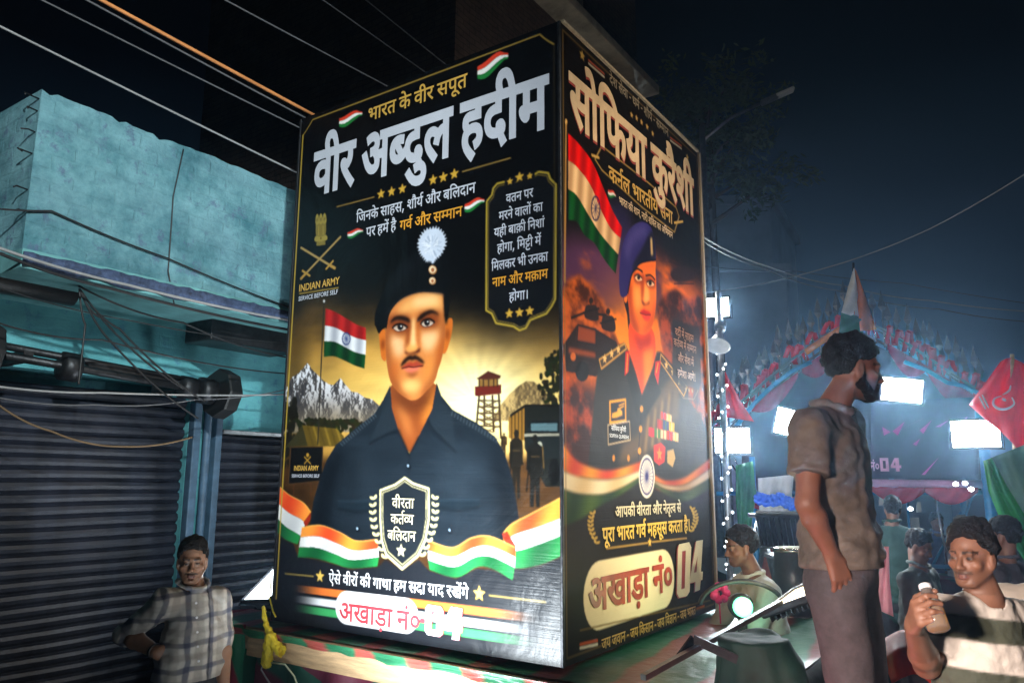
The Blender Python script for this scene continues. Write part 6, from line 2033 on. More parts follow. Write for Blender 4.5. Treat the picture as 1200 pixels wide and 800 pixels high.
def painted_brick(name, c1, c2, c3, bump=.8, mortar=.8, vec=(0, 1, 2)):
    """brickwork under old limewash: courses show in relief, the paint is blotched, flaked and streaked"""
    m, nt, b = nodes_of(name, .82)
    L = nt.links.new
    tcn = nt.nodes.new('ShaderNodeTexCoord')
    sp = nt.nodes.new('ShaderNodeSeparateXYZ')
    cb = nt.nodes.new('ShaderNodeCombineXYZ')
    L(tcn.outputs['Object'], sp.inputs[0])
    ad = nt.nodes.new('ShaderNodeMath')
    L(sp.outputs['X'], ad.inputs[0])
    L(sp.outputs['Y'], ad.inputs[1])
    L(ad.outputs[0], cb.inputs[0])
    L(sp.outputs['Z'], cb.inputs[1])
    wv = nt.nodes.new('ShaderNodeTexNoise')
    wv.inputs['Scale'].default_value = 4
    L(tcn.outputs['Object'], wv.inputs['Vector'])
    mixv = nt.nodes.new('ShaderNodeVectorMath')
    mixv.operation = 'MULTIPLY_ADD'
    mixv.inputs[1].default_value = (.06, .06, .06)
    L(wv.outputs['Color'], mixv.inputs[0])
    L(cb.outputs[0], mixv.inputs[2])
    br = nt.nodes.new('ShaderNodeTexBrick')
    br.inputs['Scale'].default_value = 1.0
    br.inputs['Brick Width'].default_value = .235
    br.inputs['Row Height'].default_value = .078
    br.inputs['Mortar Size'].default_value = .009
    br.inputs['Mortar Smooth'].default_value = .4
    br.inputs['Color1'].default_value = (1, 1, 1, 1)
    k_ = 0 if mortar > .5 else .72
    br.inputs['Color2'].default_value = (max(.72, k_ + .2), max(.72, k_ + .2), max(.72, k_ + .2), 1)
    br.inputs['Mortar'].default_value = (k_, k_, k_, 1)
    L(mixv.outputs[0], br.inputs['Vector'])
    n1 = nt.nodes.new('ShaderNodeTexNoise')
    n1.inputs['Scale'].default_value = 3.4
    n1.inputs['Detail'].default_value = 9
    n1.inputs['Roughness'].default_value = .7
    L(tcn.outputs['Object'], n1.inputs['Vector'])
    r = nt.nodes.new('ShaderNodeValToRGB')
    e = r.color_ramp.elements
    e[0].position, e[0].color = .34, (*c1, 1)
    e[1].position, e[1].color = .62, (*c2, 1)
    L(n1.outputs['Fac'], r.inputs[0])
    n2 = nt.nodes.new('ShaderNodeTexNoise')
    n2.inputs['Scale'].default_value = 9
    n2.inputs['Detail'].default_value = 10
    n2.inputs['Roughness'].default_value = .75
    L(tcn.outputs['Object'], n2.inputs['Vector'])
    r2 = nt.nodes.new('ShaderNodeValToRGB')
    r2.color_ramp.elements[0].position, r2.color_ramp.elements[1].position = .55, .64
    L(n2.outputs['Fac'], r2.inputs[0])
    mx = nt.nodes.new('ShaderNodeMix')
    mx.data_type = 'RGBA'
    mx.inputs['B'].default_value = (*c3, 1)
    mu0 = nt.nodes.new('ShaderNodeMath')
    mu0.operation = 'MULTIPLY'
    mu0.inputs[1].default_value = .75
    L(r2.outputs[0], mu0.inputs[0])
    L(mu0.outputs[0], mx.inputs['Factor'])
    L(r.outputs[0], mx.inputs['A'])
    m2 = nt.nodes.new('ShaderNodeMix')
    m2.data_type = 'RGBA'
    m2.blend_type = 'MULTIPLY'
    m2.inputs['Factor'].default_value = mortar
    rr = nt.nodes.new('ShaderNodeValToRGB')
    rr.color_ramp.elements[0].color = (.45, .45, .45, 1)
    L(br.outputs['Color'], rr.inputs[0])
    L(mx.outputs['Result'], m2.inputs['A'])
    L(rr.outputs[0], m2.inputs['B'])
    # rain streaks and grime running down the face
    mp = nt.nodes.new('ShaderNodeMapping')
    mp.inputs['Scale'].default_value = (1.2, 1.2, 2.6)
    L(tcn.outputs['Object'], mp.inputs[0])
    n3 = nt.nodes.new('ShaderNodeTexNoise')
    n3.inputs['Scale'].default_value = 1.6
    n3.inputs['Detail'].default_value = 8
    n3.inputs['Roughness'].default_value = .7
    L(mp.outputs[0], n3.inputs['Vector'])
    r3 = nt.nodes.new('ShaderNodeValToRGB')
    r3.color_ramp.elements[0].position, r3.color_ramp.elements[0].color = .36, (.42, .46, .52, 1)
    r3.color_ramp.elements[1].position = .58
    L(n3.outputs['Fac'], r3.inputs[0])
    m3 = nt.nodes.new('ShaderNodeMix')
    m3.data_type = 'RGBA'
    m3.blend_type = 'MULTIPLY'
    m3.inputs['Factor'].default_value = .5
    L(m2.outputs['Result'], m3.inputs['A'])
    L(r3.outputs[0], m3.inputs['B'])
    L(m3.outputs['Result'], b.inputs['Base Color'])
    hs = nt.nodes.new('ShaderNodeMath')
    hs.operation = 'MULTIPLY_ADD'
    hs.inputs[1].default_value = 2.2 if mortar < .5 else .9
    L(n2.outputs['Fac'], hs.inputs[0])
    L(br.outputs['Color'], hs.inputs[2])
    bp = nt.nodes.new('ShaderNodeBump')
    bp.inputs['Strength'].default_value = bump
    bp.inputs['Distance'].default_value = .012
    L(hs.outputs[0], bp.inputs['Height'])
    L(bp.outputs[0], b.inputs['Normal'])
    return m


def patchwork(name, cols, scale, rough=.75, sheen_=.0, bump=.4):
    """striped and patched tarpaulin cloth"""
    m, nt, b = nodes_of(name, rough)
    L = nt.links.new
    tcn = nt.nodes.new('ShaderNodeTexCoord')
    mp = nt.nodes.new('ShaderNodeMapping')
    mp.inputs['Scale'].default_value = scale
    L(tcn.outputs['Object'], mp.inputs[0])
    nz = nt.nodes.new('ShaderNodeTexNoise')
    nz.inputs['Scale'].default_value = 2.0
    nz.inputs['Detail'].default_value = 2
    vm = nt.nodes.new('ShaderNodeVectorMath')
    vm.operation = 'MULTIPLY_ADD'
    vm.inputs[1].default_value = (.35, .35, .35)
    L(tcn.outputs['Object'], nz.inputs['Vector'])
    L(nz.outputs['Color'], vm.inputs[0])
    L(mp.outputs[0], vm.inputs[2])
    sp = nt.nodes.new('ShaderNodeSeparateXYZ')
    L(vm.outputs[0], sp.inputs[0])
    s1 = nt.nodes.new('ShaderNodeMath')
    L(sp.outputs['X'], s1.inputs[0])
    L(sp.outputs['Y'], s1.inputs[1])
    s2 = nt.nodes.new('ShaderNodeMath')
    L(s1.outputs[0], s2.inputs[0])
    L(sp.outputs['Z'], s2.inputs[1])
    fr = nt.nodes.new('ShaderNodeMath')
    fr.operation = 'FRACT'
    L(s2.outputs[0], fr.inputs[0])
    r = nt.nodes.new('ShaderNodeValToRGB')
    r.color_ramp.interpolation = 'EASE'
    while len(r.color_ramp.elements) < len(cols):
        r.color_ramp.elements.new(.5)
    for e, (p, c) in zip(r.color_ramp.elements, cols):
        e.position = p
        e.color = (*c, 1)
    L(fr.outputs[0], r.inputs[0])
    L(r.outputs[0], b.inputs['Base Color'])
    n2 = nt.nodes.new('ShaderNodeTexNoise')
    n2.inputs['Scale'].default_value = 14
    n2.inputs['Detail'].default_value = 6
    L(tcn.outputs['Object'], n2.inputs['Vector'])
    bp = nt.nodes.new('ShaderNodeBump')
    bp.inputs['Strength'].default_value = bump
    bp.inputs['Distance'].default_value = .02
    L(n2.outputs['Fac'], bp.inputs['Height'])
    L(bp.outputs[0], b.inputs['Normal'])
    return m


M['cyan'] = painted_brick('cyan_painted_brick', (.055, .20, .25), (.22, .46, .53), (.11, .16, .28), bump=.9, mortar=.12)
M['cyanp'] = painted_brick('teal_plaster', (.07, .30, .34), (.12, .40, .44), (.05, .16, .30), bump=.35, mortar=.15)
M['brick'] = painted_brick('bare_brick', (.10, .065, .05), (.16, .105, .08), (.05, .045, .04), bump=1.0, mortar=.9)
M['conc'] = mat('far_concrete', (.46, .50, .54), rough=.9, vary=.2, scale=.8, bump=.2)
M['ledge'] = mat('cement_ledge', (.42, .38, .30), rough=.85, vary=.4, scale=3, bump=.4)
G_, R_ = (.03, .20, .09), (.42, .05, .07)
M['tarp'] = patchwork('striped_tarpaulin', [(0, (.02, .13, .06)), (.42, (.03, .17, .08)), (.52, (.34, .07, .05)), (.80, (.30, .06, .05)), (.92, (.02, .13, .06))], (3.0, .3, 2.0), .38)
M['tarp2'] = patchwork('checked_cloth', [(0, (.02, .22, .10)), (.38, (.02, .22, .10)), (.46, (.36, .04, .07)), (.84, (.36, .04, .07)), (.92, (.02, .22, .10))], (4.6, 1.2, 1.8), .5)
M['maroon'] = patchwork('maroon_drape', [(0, (.10, .012, .03)), (.45, (.12, .015, .035)), (.55, (.01, .07, .045)), (1, (.01, .08, .05))], (1.1, .5, 3.0), .6)
M['darkgreen'] = mat('dark_green_cloth', (.006, .03, .022), rough=.75, vary=.45, scale=4, bump=.5)

# ------------------------------------------------------------------ the setting
gr = MB().box((0, 40, -.05), (240, 240, .1)).build('ground', M['ground'])
tag(gr, kind='structure')

# ---- the painted house on the left
hb = thing('painted_house', (-5.6, 2.4, 0), 'old shop house with peeling sky-blue brick upper storey over closed shutters', 'house')
m = MB()
N = 110
# upper storey block: slightly ragged top edge
xs, y0, y1 = (-4.2, -9.0), 1.70, 6.3
top = [(y0 + (y1 - y0) * i / N, 3.985 - .035 * i / N + .004 * math.sin(i * .31) + random.uniform(-.007, .004) - (.022 if random.random() < .08 else 0)) for i in range(N + 1)]
vs, fs = [], []
for (y, z) in top:
    vs += [(xs[0], y, 3.10), (xs[0], y, z), (xs[1], y, z + .02), (xs[1], y, 3.10)]
for i in range(N):
    a, b = 4 * i, 4 * i + 4
    fs += [(a, b, b + 1, a + 1), (a + 1, b + 1, b + 2, a + 2), (a + 2, b + 2, b + 3, a + 3), (a + 3, b + 3, b, a)]
fs += [(0, 1, 2, 3), (4 * N + 3, 4 * N + 2, 4 * N + 1, 4 * N)]
m.add(vs, fs)
m.build('upper_wall', M['cyan'], hb)
for k, z in enumerate((3.30, 3.42, 3.62, 3.74, 3.86, 3.93)):
    MB().tube([(-4.22, 1.72, z), (-4.215, 1.665 - .02 * (k % 3), z + .004), (-4.20, 1.645 - .02 * (k % 2), z - .012)], .0045, 5).build('rebar_stub', M['steel'], hb)
MB().box((-4.62, 4.0, 3.045), (.90, 4.62, .10)).build('slab', M['soffit'], hb)
m = MB()
sn_ = fbm(3, 121, 3, 4, 31)
m.sheet([[Vector((-4.150 + .010 * sn_[0, i], 1.69 + 4.62 * i / 120, z + (.03 * (sn_[1, i] - .5) if z > 3.05 else .012 * math.sin(i * .8)))) for i in range(121)] for z in (3.002, 3.075)], th=.012)
m.build('slab_edge', M['trim'], hb)
# ground floor wall with two shuttered openings
m = MB()
m.box((-5.15, 2.2, 2.80), (.24, 9.0, .40))
m.box((-5.15, -.9, 1.3), (.24, 2.8, 2.6))
m.box((-5.15, 3.365, 1.3), (.24, .23, 2.6))
m.box((-5.15, 6.1, 1.3), (.24, 1.2, 2.6))
m.box((-5.15, 4.5, 2.44), (.24, 2.04, .32))
m.box((-7.2, 2.2, 1.55), (3.8, 9.0, 3.0))
m.build('lower_wall', M['cyanp'], hb)


def shutter(y0, y1, ztop):
    m = MB()
    prof = []
    z = .02
    while z < ztop:
        for k, (dz, dx) in enumerate(((0, 0), (.014, .016), (.036, .022), (.058, .016), (.066, .0), (.070, -.004))):
            if z + dz <= ztop:
                prof.append((z + dz, dx))
        z += .0735
    ny = 14
    grid = []
    for (zz, dx) in prof:
        grid.append([(-5.085 + dx + .006 * math.sin(j * 1.7 + zz * 3), y0 + (y1 - y0) * j / ny, zz + .003 * math.sin(j * .9 + zz * 9)) for j in range(ny + 1)])
    m.sheet(grid, th=0, smooth=False)
    o = m.build('rolling_shutter', M['shutter'], hb)
    return o


s1 = shutter(.45, 3.25, 2.52)
s1['label'] = 'wide dark corrugated shutter'
s2 = shutter(3.48, 5.48, 2.28)
s2['label'] = 'narrower shutter nearer the poster tower'
for sh, a, b in ((s1, .45, 3.25), (s2, 3.48, 5.48)):
    MB().box((-5.035, (a + b) / 2, .07), (.05, b - a - .02, .09), bev=.01).build('bottom_rail', M['greysteel'], sh)
    for y in (a + .3, b - .3):
        MB().box((-5.02, y, .16), (.035, .14, .03), bev=.006).build('handle', M['greysteel'], sh)
for y, w in ((3.275, .06), (3.455, .055)):
    MB().box((-4.985, y, 1.24), (.07, w, 2.48), bev=.008).build('shutter_guide', M['post'], hb)
MB().tube([(-4.96, 3.36, 0), (-4.96, 3.36, 2.42), (-4.98, 3.37, 2.62)], .028, 10).build('drain_pipe', M['post'], hb)
MB().box((-4.985, 4.46, 2.285), (.07, 1.95, .035), bev=.006).build('lintel_angle', M['greysteel'], hb)

# exposed shutter shaft with its eight-sided end plates
sp_ = thing('shutter_shaft', (-4.62, 2.5, 2.3), 'black steel shutter shaft with eight-sided end plates mounted above the shutters', 'shutter drum')
A0, A1 = Vector((-4.62, 1.62, 2.615)), Vector((-4.62, 3.24, 2.52))
d_ = (A1 - A0).normalized()
MB().tube([A0, A1], .024, 12).build('shaft', M['steel'], sp_)
MB().tube([A0 + d_ * .2 + Vector((-.02, 0, .055)), A1 + Vector((-.02, 0, .05))], .022, 10).build('torsion_pipe', M['steel'], sp_)
for c in (A0 + d_ * .12, A1 - d_ * .02):
    MB().lathe(c - d_ * .05, d_, [(0, .165), (.012, .172), (.088, .172), (.10, .165)], 8, False).build('end_plate', M['black'], sp_)
for t, r in ((.52, .085), (1.28, .075), (1.42, .09)):
    MB().lathe(A0 + d_ * t, d_, [(0, r * .6), (.01, r), (.10, r), (.11, r * .6)], 14).build('pulley', M['steel'], sp_)
MB().box(A0 + d_ * 1.0 + Vector((-.03, 0, .03)), (.05, .62, .045)).build('bracket_rail', M['steel'], sp_)
for t in (.35, 1.35):
    MB().box(A0 + d_ * t + Vector((-.2, 0, .02)), (.40, .05, .06)).build('wall_bracket', M['steel'], sp_)

lb = thing('shop_light_box', (-4.6, 3.36, 2.8), 'unlit dark sign box hung under the slab close to the poster tower', 'sign box')
MB().box((-4.62, 3.36, 2.93), (.30, .72, .15), bev=.01).build('box', M['steel'], lb)
for y in (3.1, 3.62):
    MB().tube([(-4.62, y, 2.98), (-4.62, y, 3.0)], .012, 8).build('hanger', M['steel'], lb)
aw = thing('folded_awning', (-4.6, 1.6, 2.9), 'rolled dark awning under the far-left end of the blue wall', 'awning')
m = MB()
m.lathe((-4.55, .7, 3.0), (0, 1, 0), [(0, .05), (.01, .085), (1.44, .075), (1.45, .05)], 12)
m.build('roll', M['black'], aw)
MB().tube([(-4.55, .66, 3.0), (-4.55, 2.2, 3.0)], .018, 8).build('rod', M['steel'], aw)

# ---- tall brick building farther along the same side
bb = thing('brick_building', (-7.5, 9.0, 0), 'tall unlit brick building rising dark behind the poster tower', 'building')
MB().box((-7.7, 8.95, 8), (5.0, 5.1, 16)).build('wall', M['brick'], bb)
MB().box((-5.02, 8.95, 8.60), (.42, 5.2, .16), bev=.02).build('ledge', M['ledge'], bb)
MB().tube([(-5.14, 9.35, 8.7), (-5.14, 9.35, 14)], .045, 10).build('down_pipe', M['ledge'], bb)
MB().box((-7.7, 8.95, 16.1), (5.2, 5.3, .2)).build('parapet', M['brick'], bb)
for y in (7.6, 10.1):
    f = MB()
    for a, b, w, h in (((y - .55, 10.0), (y + .55, 10.0), .07, .07), ((y - .55, 11.5), (y + .55, 11.5), .07, .07), ((y - .55, 10.0), (y - .55, 11.5), .07, .07), ((y + .55, 10.0), (y + .55, 11.5), .07, .07), ((y, 10.0), (y, 11.5), .05, .05)):
        f.bar((-5.17, a[0], a[1]), (-5.17, b[0], b[1]), w, h)
    w_ = f.build('window', M['steel'], bb)
    MB().box((-5.19, y, 10.75), (.03, 1.06, 1.46)).build('pane', M['black'], w_)

# ---- far houses in the mist
fb = thing('far_building', (-6.5, 24, 0), 'distant flat-topped building fading into blue mist right of the lamp pole', 'building')
p0, p1, p2 = S(826, 232, 22), S(901, 223, 22), S(930, 262, 26)
m = MB()
ztop = 10.2
hgt = [(p0.x - 3, p0.y - 1.5), (p1.x, p1.y), (p2.x, p2.y), (p2.x - 6, p2.y + 3)]
vs = [(x, y, 0) for x, y in hgt] + [(x, y, ztop) for x, y in hgt]
m.add(vs, [(0, 1, 5, 4), (1, 2, 6, 5), (2, 3, 7, 6), (3, 0, 4, 7), (4, 5, 6, 7), (3, 2, 1, 0)])
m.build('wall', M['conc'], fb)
e0, e1 = Vector(vs[4]), Vector(vs[5])
e2 = Vector(vs[6])
m = MB()
m.bar(e0 + Vector((0, 0, .1)), e1 + Vector((0, 0, .1)), .35, .25)
m.bar(e1 + Vector((0, 0, .1)), e2 + Vector((0, 0, .1)), .35, .25)
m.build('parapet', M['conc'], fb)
dd = (e1 - e0).normalized()
nn = Vector((dd.y, -dd.x, 0))
for k in range(2):
    for z in (3.0, 6.2):
        c = Vector((vs[1][0], vs[1][1], z)) - dd * (1.2 + 2.2 * k) + nn * .03
        w_ = MB().box(c, (1.1, .08, 1.4), (dd, nn, Vector((0, 0, 1)))).build('window', M['steel'], fb)
        MB().box(c + nn * .045, (.95, .02, 1.25), (dd, nn, Vector((0, 0, 1)))).build('pane', M['black'], w_)
f2 = thing('misty_house', (-1, 30, 0), 'low house almost lost in the blue mist behind the spear arch', 'house')
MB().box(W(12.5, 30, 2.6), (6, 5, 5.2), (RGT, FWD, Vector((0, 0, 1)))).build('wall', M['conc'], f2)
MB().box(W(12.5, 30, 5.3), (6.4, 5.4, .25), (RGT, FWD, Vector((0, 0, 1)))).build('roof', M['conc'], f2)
f3 = thing('narrow_house', (-6, 18, 0), 'narrow plastered house in shade beside the lamp pole', 'house')
c = S(852, 420, 17)
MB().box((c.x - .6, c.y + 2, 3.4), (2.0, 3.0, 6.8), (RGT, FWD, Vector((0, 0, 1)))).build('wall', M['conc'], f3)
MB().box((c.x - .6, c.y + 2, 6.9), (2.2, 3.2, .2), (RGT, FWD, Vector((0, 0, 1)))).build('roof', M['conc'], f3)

# ---- tree behind the tower
leafm = mat('leaf', (.05, .085, .03), rough=.6, vary=.5, scale=2)
barkm = mat('bark', (.07, .05, .035), rough=.9, vary=.4, scale=10, bump=.6)
tr_ = thing('tree', (-4.6, 13.2, 0), 'small dim leafy tree showing above the corner of the poster tower', 'tree')
base = Vector((-4.6, 13.2, 0))
m = MB()
m.tube([base, base + Vector((.05, 0, 3)), base + Vector((0, .1, 6)), base + Vector((.1, 0, 8.2))], [.20, .15, .10, .03], 9)
r_ = random.Random(5)
tips = []
for k in range(15):
    z = 6.6 + k * .16
    a = k * 2.4
    tip = base + Vector((math.cos(a) * (1.0 - .04 * k), math.sin(a) * (.9 - .04 * k), z + .5))
    m.tube([base + Vector((.02, .03, z)), base.lerp(tip, .5) + Vector((0, 0, (z + .25) - base.lerp(tip, .5).z)), tip], [.05, .03, .008], 6)
    tips.append(tip)
m.build('trunk', barkm, tr_)
m = MB()
for tip in tips:
    for c in range(9):
        cc = tip + Vector((r_.gauss(0, .32), r_.gauss(0, .32), r_.gauss(0, .26)))
        for _ in range(46):
            p = cc + Vector((r_.gauss(0, .13), r_.gauss(0, .13), r_.gauss(0, .10)))
            a = Vector((r_.gauss(0, 1), r_.gauss(0, 1), r_.gauss(0, .6))).normalized() * r_.uniform(.05, .11)
            b = a.orthogonal().normalized() * r_.uniform(.018, .035)
            m.add([p - a, p + b, p + a, p - b], [(0, 1, 2, 3)])
m.build('crown', leafm, tr_)

# ---- street lamp (unlit)
sl = thing('street_lamp', (-4.0, 11.1, 0), 'unlit street lamp on a thin pole leaning out beside the poster tower', 'street lamp')
P0 = S(823, 158, 11.3)
m = MB()
m.tube([(P0.x, P0.y, 0), (P0.x, P0.y, 3), (P0.x, P0.y, P0.z + .15)], [.075, .06, .045], 12)
m.build('pole', M['greysteel'], sl)
P1, P2 = S(890, 122, 11.3), S(929, 105, 11.2)
MB().tube([P0 + Vector((0, 0, -.1)), P0 + (P1 - P0) * .5 + Vector((0, 0, .03)), P1], .026, 10).build('arm', M['greysteel'], sl)
dl = (P2 - P1).normalized()
sd_ = dl.cross(Vector((0, 0, 1))).normalized()
ul = sd_.cross(dl)
hd_ = MB().box(P1.lerp(P2, .30), (.28, .13, .075), (dl, sd_, ul), bev=.02).build('lamp_housing', M['greysteel'], sl)
MB().box(P1.lerp(P2, .76), (.30, .16, .055), (dl, sd_, ul), bev=.02).build('lamp_head', mat('lamp_diffuser', (.55, .55, .52), rough=.3), sl)

# ------------------------------------------------------------------ overhead cables
def cable(label, pts, r, m_, sag=0.0, cat='cable', group=None, n=24):
    P = [Vector(p) for p in pts]
    out = []
    for a, b in zip(P[:-1], P[1:]):
        for k in range(n):
            t = k / n
            out.append(a.lerp(b, t) + Vector((0, 0, -sag * 4 * t * (1 - t))))
    out.append(P[-1])
    o = MB().tube(out, r, 6).build('cable', m_)
    return tag(o, label, cat, group)


def ext(a, b, before, after):
    d = (b - a)
    return [a - d * before, b + d * after]


X_ = -4.02
cable('lowest pale overhead cable, passing just above the top of the blue wall', ext(onX(0, 28, X_), onX(350, 200, X_), .6, 1.2), .006, M['cable_w'], .02)
cable('thin grey overhead cable between the lowest pale one and the orange pipe', ext(onX(55, 0, X_), onX(352, 147, X_), .7, 1.2), .005, M['cable_g'], .02)
cable('thick orange conduit slanting down to the top left corner of the poster', ext(onX(118, 0, X_), onX(366, 134, X_), .7, 1.0), .011, M['orange'], .0, 'conduit')
cable('dark cable running just under the orange conduit', ext(onX(104, 0, X_), onX(364, 140, X_), .7, 1.0), .006, M['cable_g'], .01)
cable('thin overhead cable ending above the middle of the soldier poster', ext(onX(266, 0, X_), onX(458, 102, X_), .7, 1.0), .0055, M['cable_g'], .01)
cable('thin overhead cable in the dark, second from the right above the soldier poster', ext(onX(380, 0, X_), onX(502, 86, X_), .8, 1.0), .005, M['cable_g'], .01)
cable('thin overhead cable in the dark, rightmost above the soldier poster', ext(onX(430, 0, X_), onX(524, 76, X_), .9, 1.0), .005, M['cable_g'], .01)
X_ = -4.10
cable('white cable along the lower edge of the blue wall', [onX(-60, 278, X_), onX(0, 291, X_), onX(150, 334, X_), onX(345, 376, X_)], .0085, M['cable_w'], .012)
cable('black cable sagging just below the white one on the blue wall edge', [onX(-60, 288, X_), onX(0, 297, X_), onX(130, 338, X_), onX(348, 388, X_)], .009, M['cable'], .015)
cable('thin dark cable lying across the face of the blue wall', [onX(-40, 240, -4.18), onX(60, 247, -4.18), onX(195, 302, -4.18), onX(345, 362, -4.18)], .005, M['cable'], .01)
cable('crooked black wire hanging down the face of the blue wall', [onX(215, 175, -4.19), onX(203, 230, -4.19), onX(199, 290, -4.19), onX(197, 318, -4.19), onX(204, 356, -4.19)], .0045, M['cable'], -.0, n=6)
X_ = -4.35
cable('white cable strung straight across the shutters', [onX(-40, 452, X_), onX(0, 453, X_), onX(120, 460, X_), onX(336, 462, X_)], .006, M['cable_w'], .01)
cable('thin grey wire just under the white cable on the shutters', [onX(-20, 462, X_), onX(110, 474, X_), onX(230, 468, X_), onX(340, 455, X_)], .004, M['cable_g'], .02)
cable('brown cord slung low across the wide shutter with a drooping end', [onX(-10, 468, X_), onX(60, 505, X_), onX(140, 523, X_), onX(225, 512, X_)], .0055, mat('cord_brown', (.16, .10, .05), .7), .02)
X_ = -4.3
tg = 'loose black wires hanging from the corner knot under the slab'
for k, (b, c) in enumerate((((130, 400), (232, 490)), ((140, 385), (240, 470)), ((118, 372), (215, 455)), ((100, 380), (92, 450)))):
    lab = ['tangled wire drooping from the knot under the blue wall to the pipe between the shutters', 'upper tangled wire drooping from the knot towards the right end plate',
           'short tangled wire falling from the knot to the shaft pulley', 'loose wire hanging nearly straight down from the knot under the blue wall'][k]
    cable(lab, [onX(93, 338, X_), onX(*b, X_), onX(*c, X_)], .006, M['cable'], .03, group=None)
cable('thin cable sloping from the dark awning to the sign box', [onX(-20, 372, X_), onX(120, 398, X_), onX(340, 438, X_)], .005, M['cable'], .03)
cable('dark cable slanting under the sign box to the poster edge', [onX(92, 335, X_), onX(215, 378, X_), onX(345, 420, X_)], .006, M['cable'], .03)
cable('very thin wire stretched across the teal wall below the awning', [onX(-20, 330, X_), onX(150, 375, X_), onX(343, 402, X_)], .0035, M['cable'], .02)
# right side
cable('bright doubled cable leaving the tower at shoulder height of the lamp pole towards the right', [S(815, 272, 6.2), S(900, 312, 7.2), S(985, 334, 8.4), S(1090, 352, 9), S(1240, 366, 9.5)], .007, M['cable_w'], .03)
cable('cable just below the bright doubled one right of the tower', [S(815, 276, 6.2), S(890, 312, 7.2), S(980, 340, 8.2), S(1100, 362, 9), S(1240, 378, 9.5)], .006, M['cable_g'], .04)
cable('long cable climbing from the float lamps up to the right edge of the sky', [S(820, 344, 8.0), S(960, 316, 8.5), S(1090, 268, 8), S(1240, 178, 7)], .007, M['cable_w'], .03)
cable('faint high cable above the spear arch', [S(826, 312, 11), S(935, 318, 11), S(1060, 332, 11), S(1240, 360, 11)], .006, M['cable_g'], .02)


# ------------------------------------------------------------------ floodlights
LED = (.86, .95, 1.0)


def floodlight(label, c, n, up, w, h, power, color=LED, bright=14.0, stand=None, group=None, spread=None, bracket=True, d=.05):
    c = Vector(c)
    n = Vector(n).normalized()
    u = Vector(up)
    u = (u - n * u.dot(n)).normalized()
    s = u.cross(n)
    t = thing('floodlight', c - n * d, label, 'floodlight', group)
    ax = (s, n, u)
    MB().box(c - n * (d * .55), (w, d * .8, h), ax, bev=.012).build('housing', M['black'], t)
    m = MB()
    for k in range(9):
        m.box(c - n * (d + .012) + s * (w * (k / 8 - .5) * .86), (.006, .03, h * .8), ax)
    m.build('cooling_fins', M['steel'], t)
    m = MB()
    b = .014
    for q in (-1, 1):
        m.box(c + s * q * (w / 2 - b / 2) - n * .004, (b, .022, h), ax)
        m.box(c + u * q * (h / 2 - b / 2) - n * .004, (w - 2 * b, .022, b), ax)
    m.build('bezel', M['steel'], t)
    MB().box(c - n * .008, (w - 2 * b - .002, .008, h - 2 * b - .002), ax).build('lens', emit('lit_lens', color, bright), t)
    if bracket:
        m = MB()
        for q in (-1, 1):
            m.box(c + s * q * (w / 2 + .014) - n * d * .5 - u * h * .22, (.006, .035, h * .62), ax)
        m.box(c - n * d * .5 - u * (h * .53 + .003), (w + .034, .035, .006), ax)
        m.build('bracket', M['steel'], t)
    if stand is not None:
        MB().tube([c - n * d * .5 - u * (h * .54)] + [Vector(p) for p in stand], .018, 8).build('stand', M['steel'], t)
    la = bpy.data.lights.new('flood_light', 'AREA')
    la.shape = 'RECTANGLE'
    la.size, la.size_y = w - .03, h - .03
    la.energy = power
    la.color = color
    if spread:
        la.spread = spread
    lo = bpy.data.objects.new('flood_light', la)
    COL.objects.link(lo)
    lo.parent = t
    lo.rotation_mode = 'QUATERNION'
    z = -n
    x = u.cross(z).normalized()
    lo.rotation_quaternion = Matrix(((x.x, u.x, z.x), (x.y, u.y, z.y), (x.z, u.z, z.z))).to_quaternion()
    lo.location = (c + n * .006) - t.location
    return t


# ------------------------------------------------------------------ the poster tower
tower = thing('poster_tower', ((BX0 + BX1) / 2, (BY0 + BY1) / 2, BZ0), 'tall four-sided black poster tower with a painted soldier and big Hindi lettering', 'poster tower')
ins = .006
m = MB()
m.box(((BX0 + BX1) / 2, (BY0 + BY1) / 2, BZ0 + BH / 2), (BW - 2 * ins, BD - 2 * ins, BH - .004))
m.build('core', M['vinylb'], tower)
for x, y in ((BX0, BY0), (BX1, BY0)):
    MB().box((x, y, BZ0 + BH / 2), (.016, .016, BH + .004), bev=.004).build('corner_trim', M['steel'], tower)
MB().box((BX1 + .008, BY1 + .006, BZ0 + BH / 2), (.022, .028, BH + .01), bev=.004).build('edge_batten', M['batten'], tower)
MB().box((BX1 + .008, (BY0 + BY1) / 2, BZ1 + .008), (.02, BD - .03, .014)).build('top_batten', M['batten'], tower)

A = paint_front()
fb_ = A.mesh('front', None, M['vinyl'], tower, [(0, 'front_banner')])[0]
fb_['label'] = 'soldier banner with mountains, flag and watchtower'
A.mesh('front', None, M['vinyl'], fb_, [(1, 'soldier_portrait'), (2, 'tricolour_ribbon'), (3, 'shield')])
B = paint_side()
sb_ = B.mesh('side', None, M['vinyl2'], tower, [(0, 'side_banner')])[0]
sb_['label'] = 'officer banner with flag, jeep and medals'
B.mesh('side', None, M['vinyl2'], sb_, [(1, 'officer_portrait'), (2, 'tricolour_ribbon')])


def letters(name, side, specs, m_, parent, latin=(), polys=()):
    for sp_ in specs:
        lay_lines(side, [sp_]).build(name, m_, parent)
    for l in latin:
        mb = MB()
        lay_latin(mb, side, *l)
        mb.build(name, m_, parent)
    if polys:
        mb = MB()
        for p in polys:
            lay_poly(mb, side, p)
        mb.build(name, m_, parent)


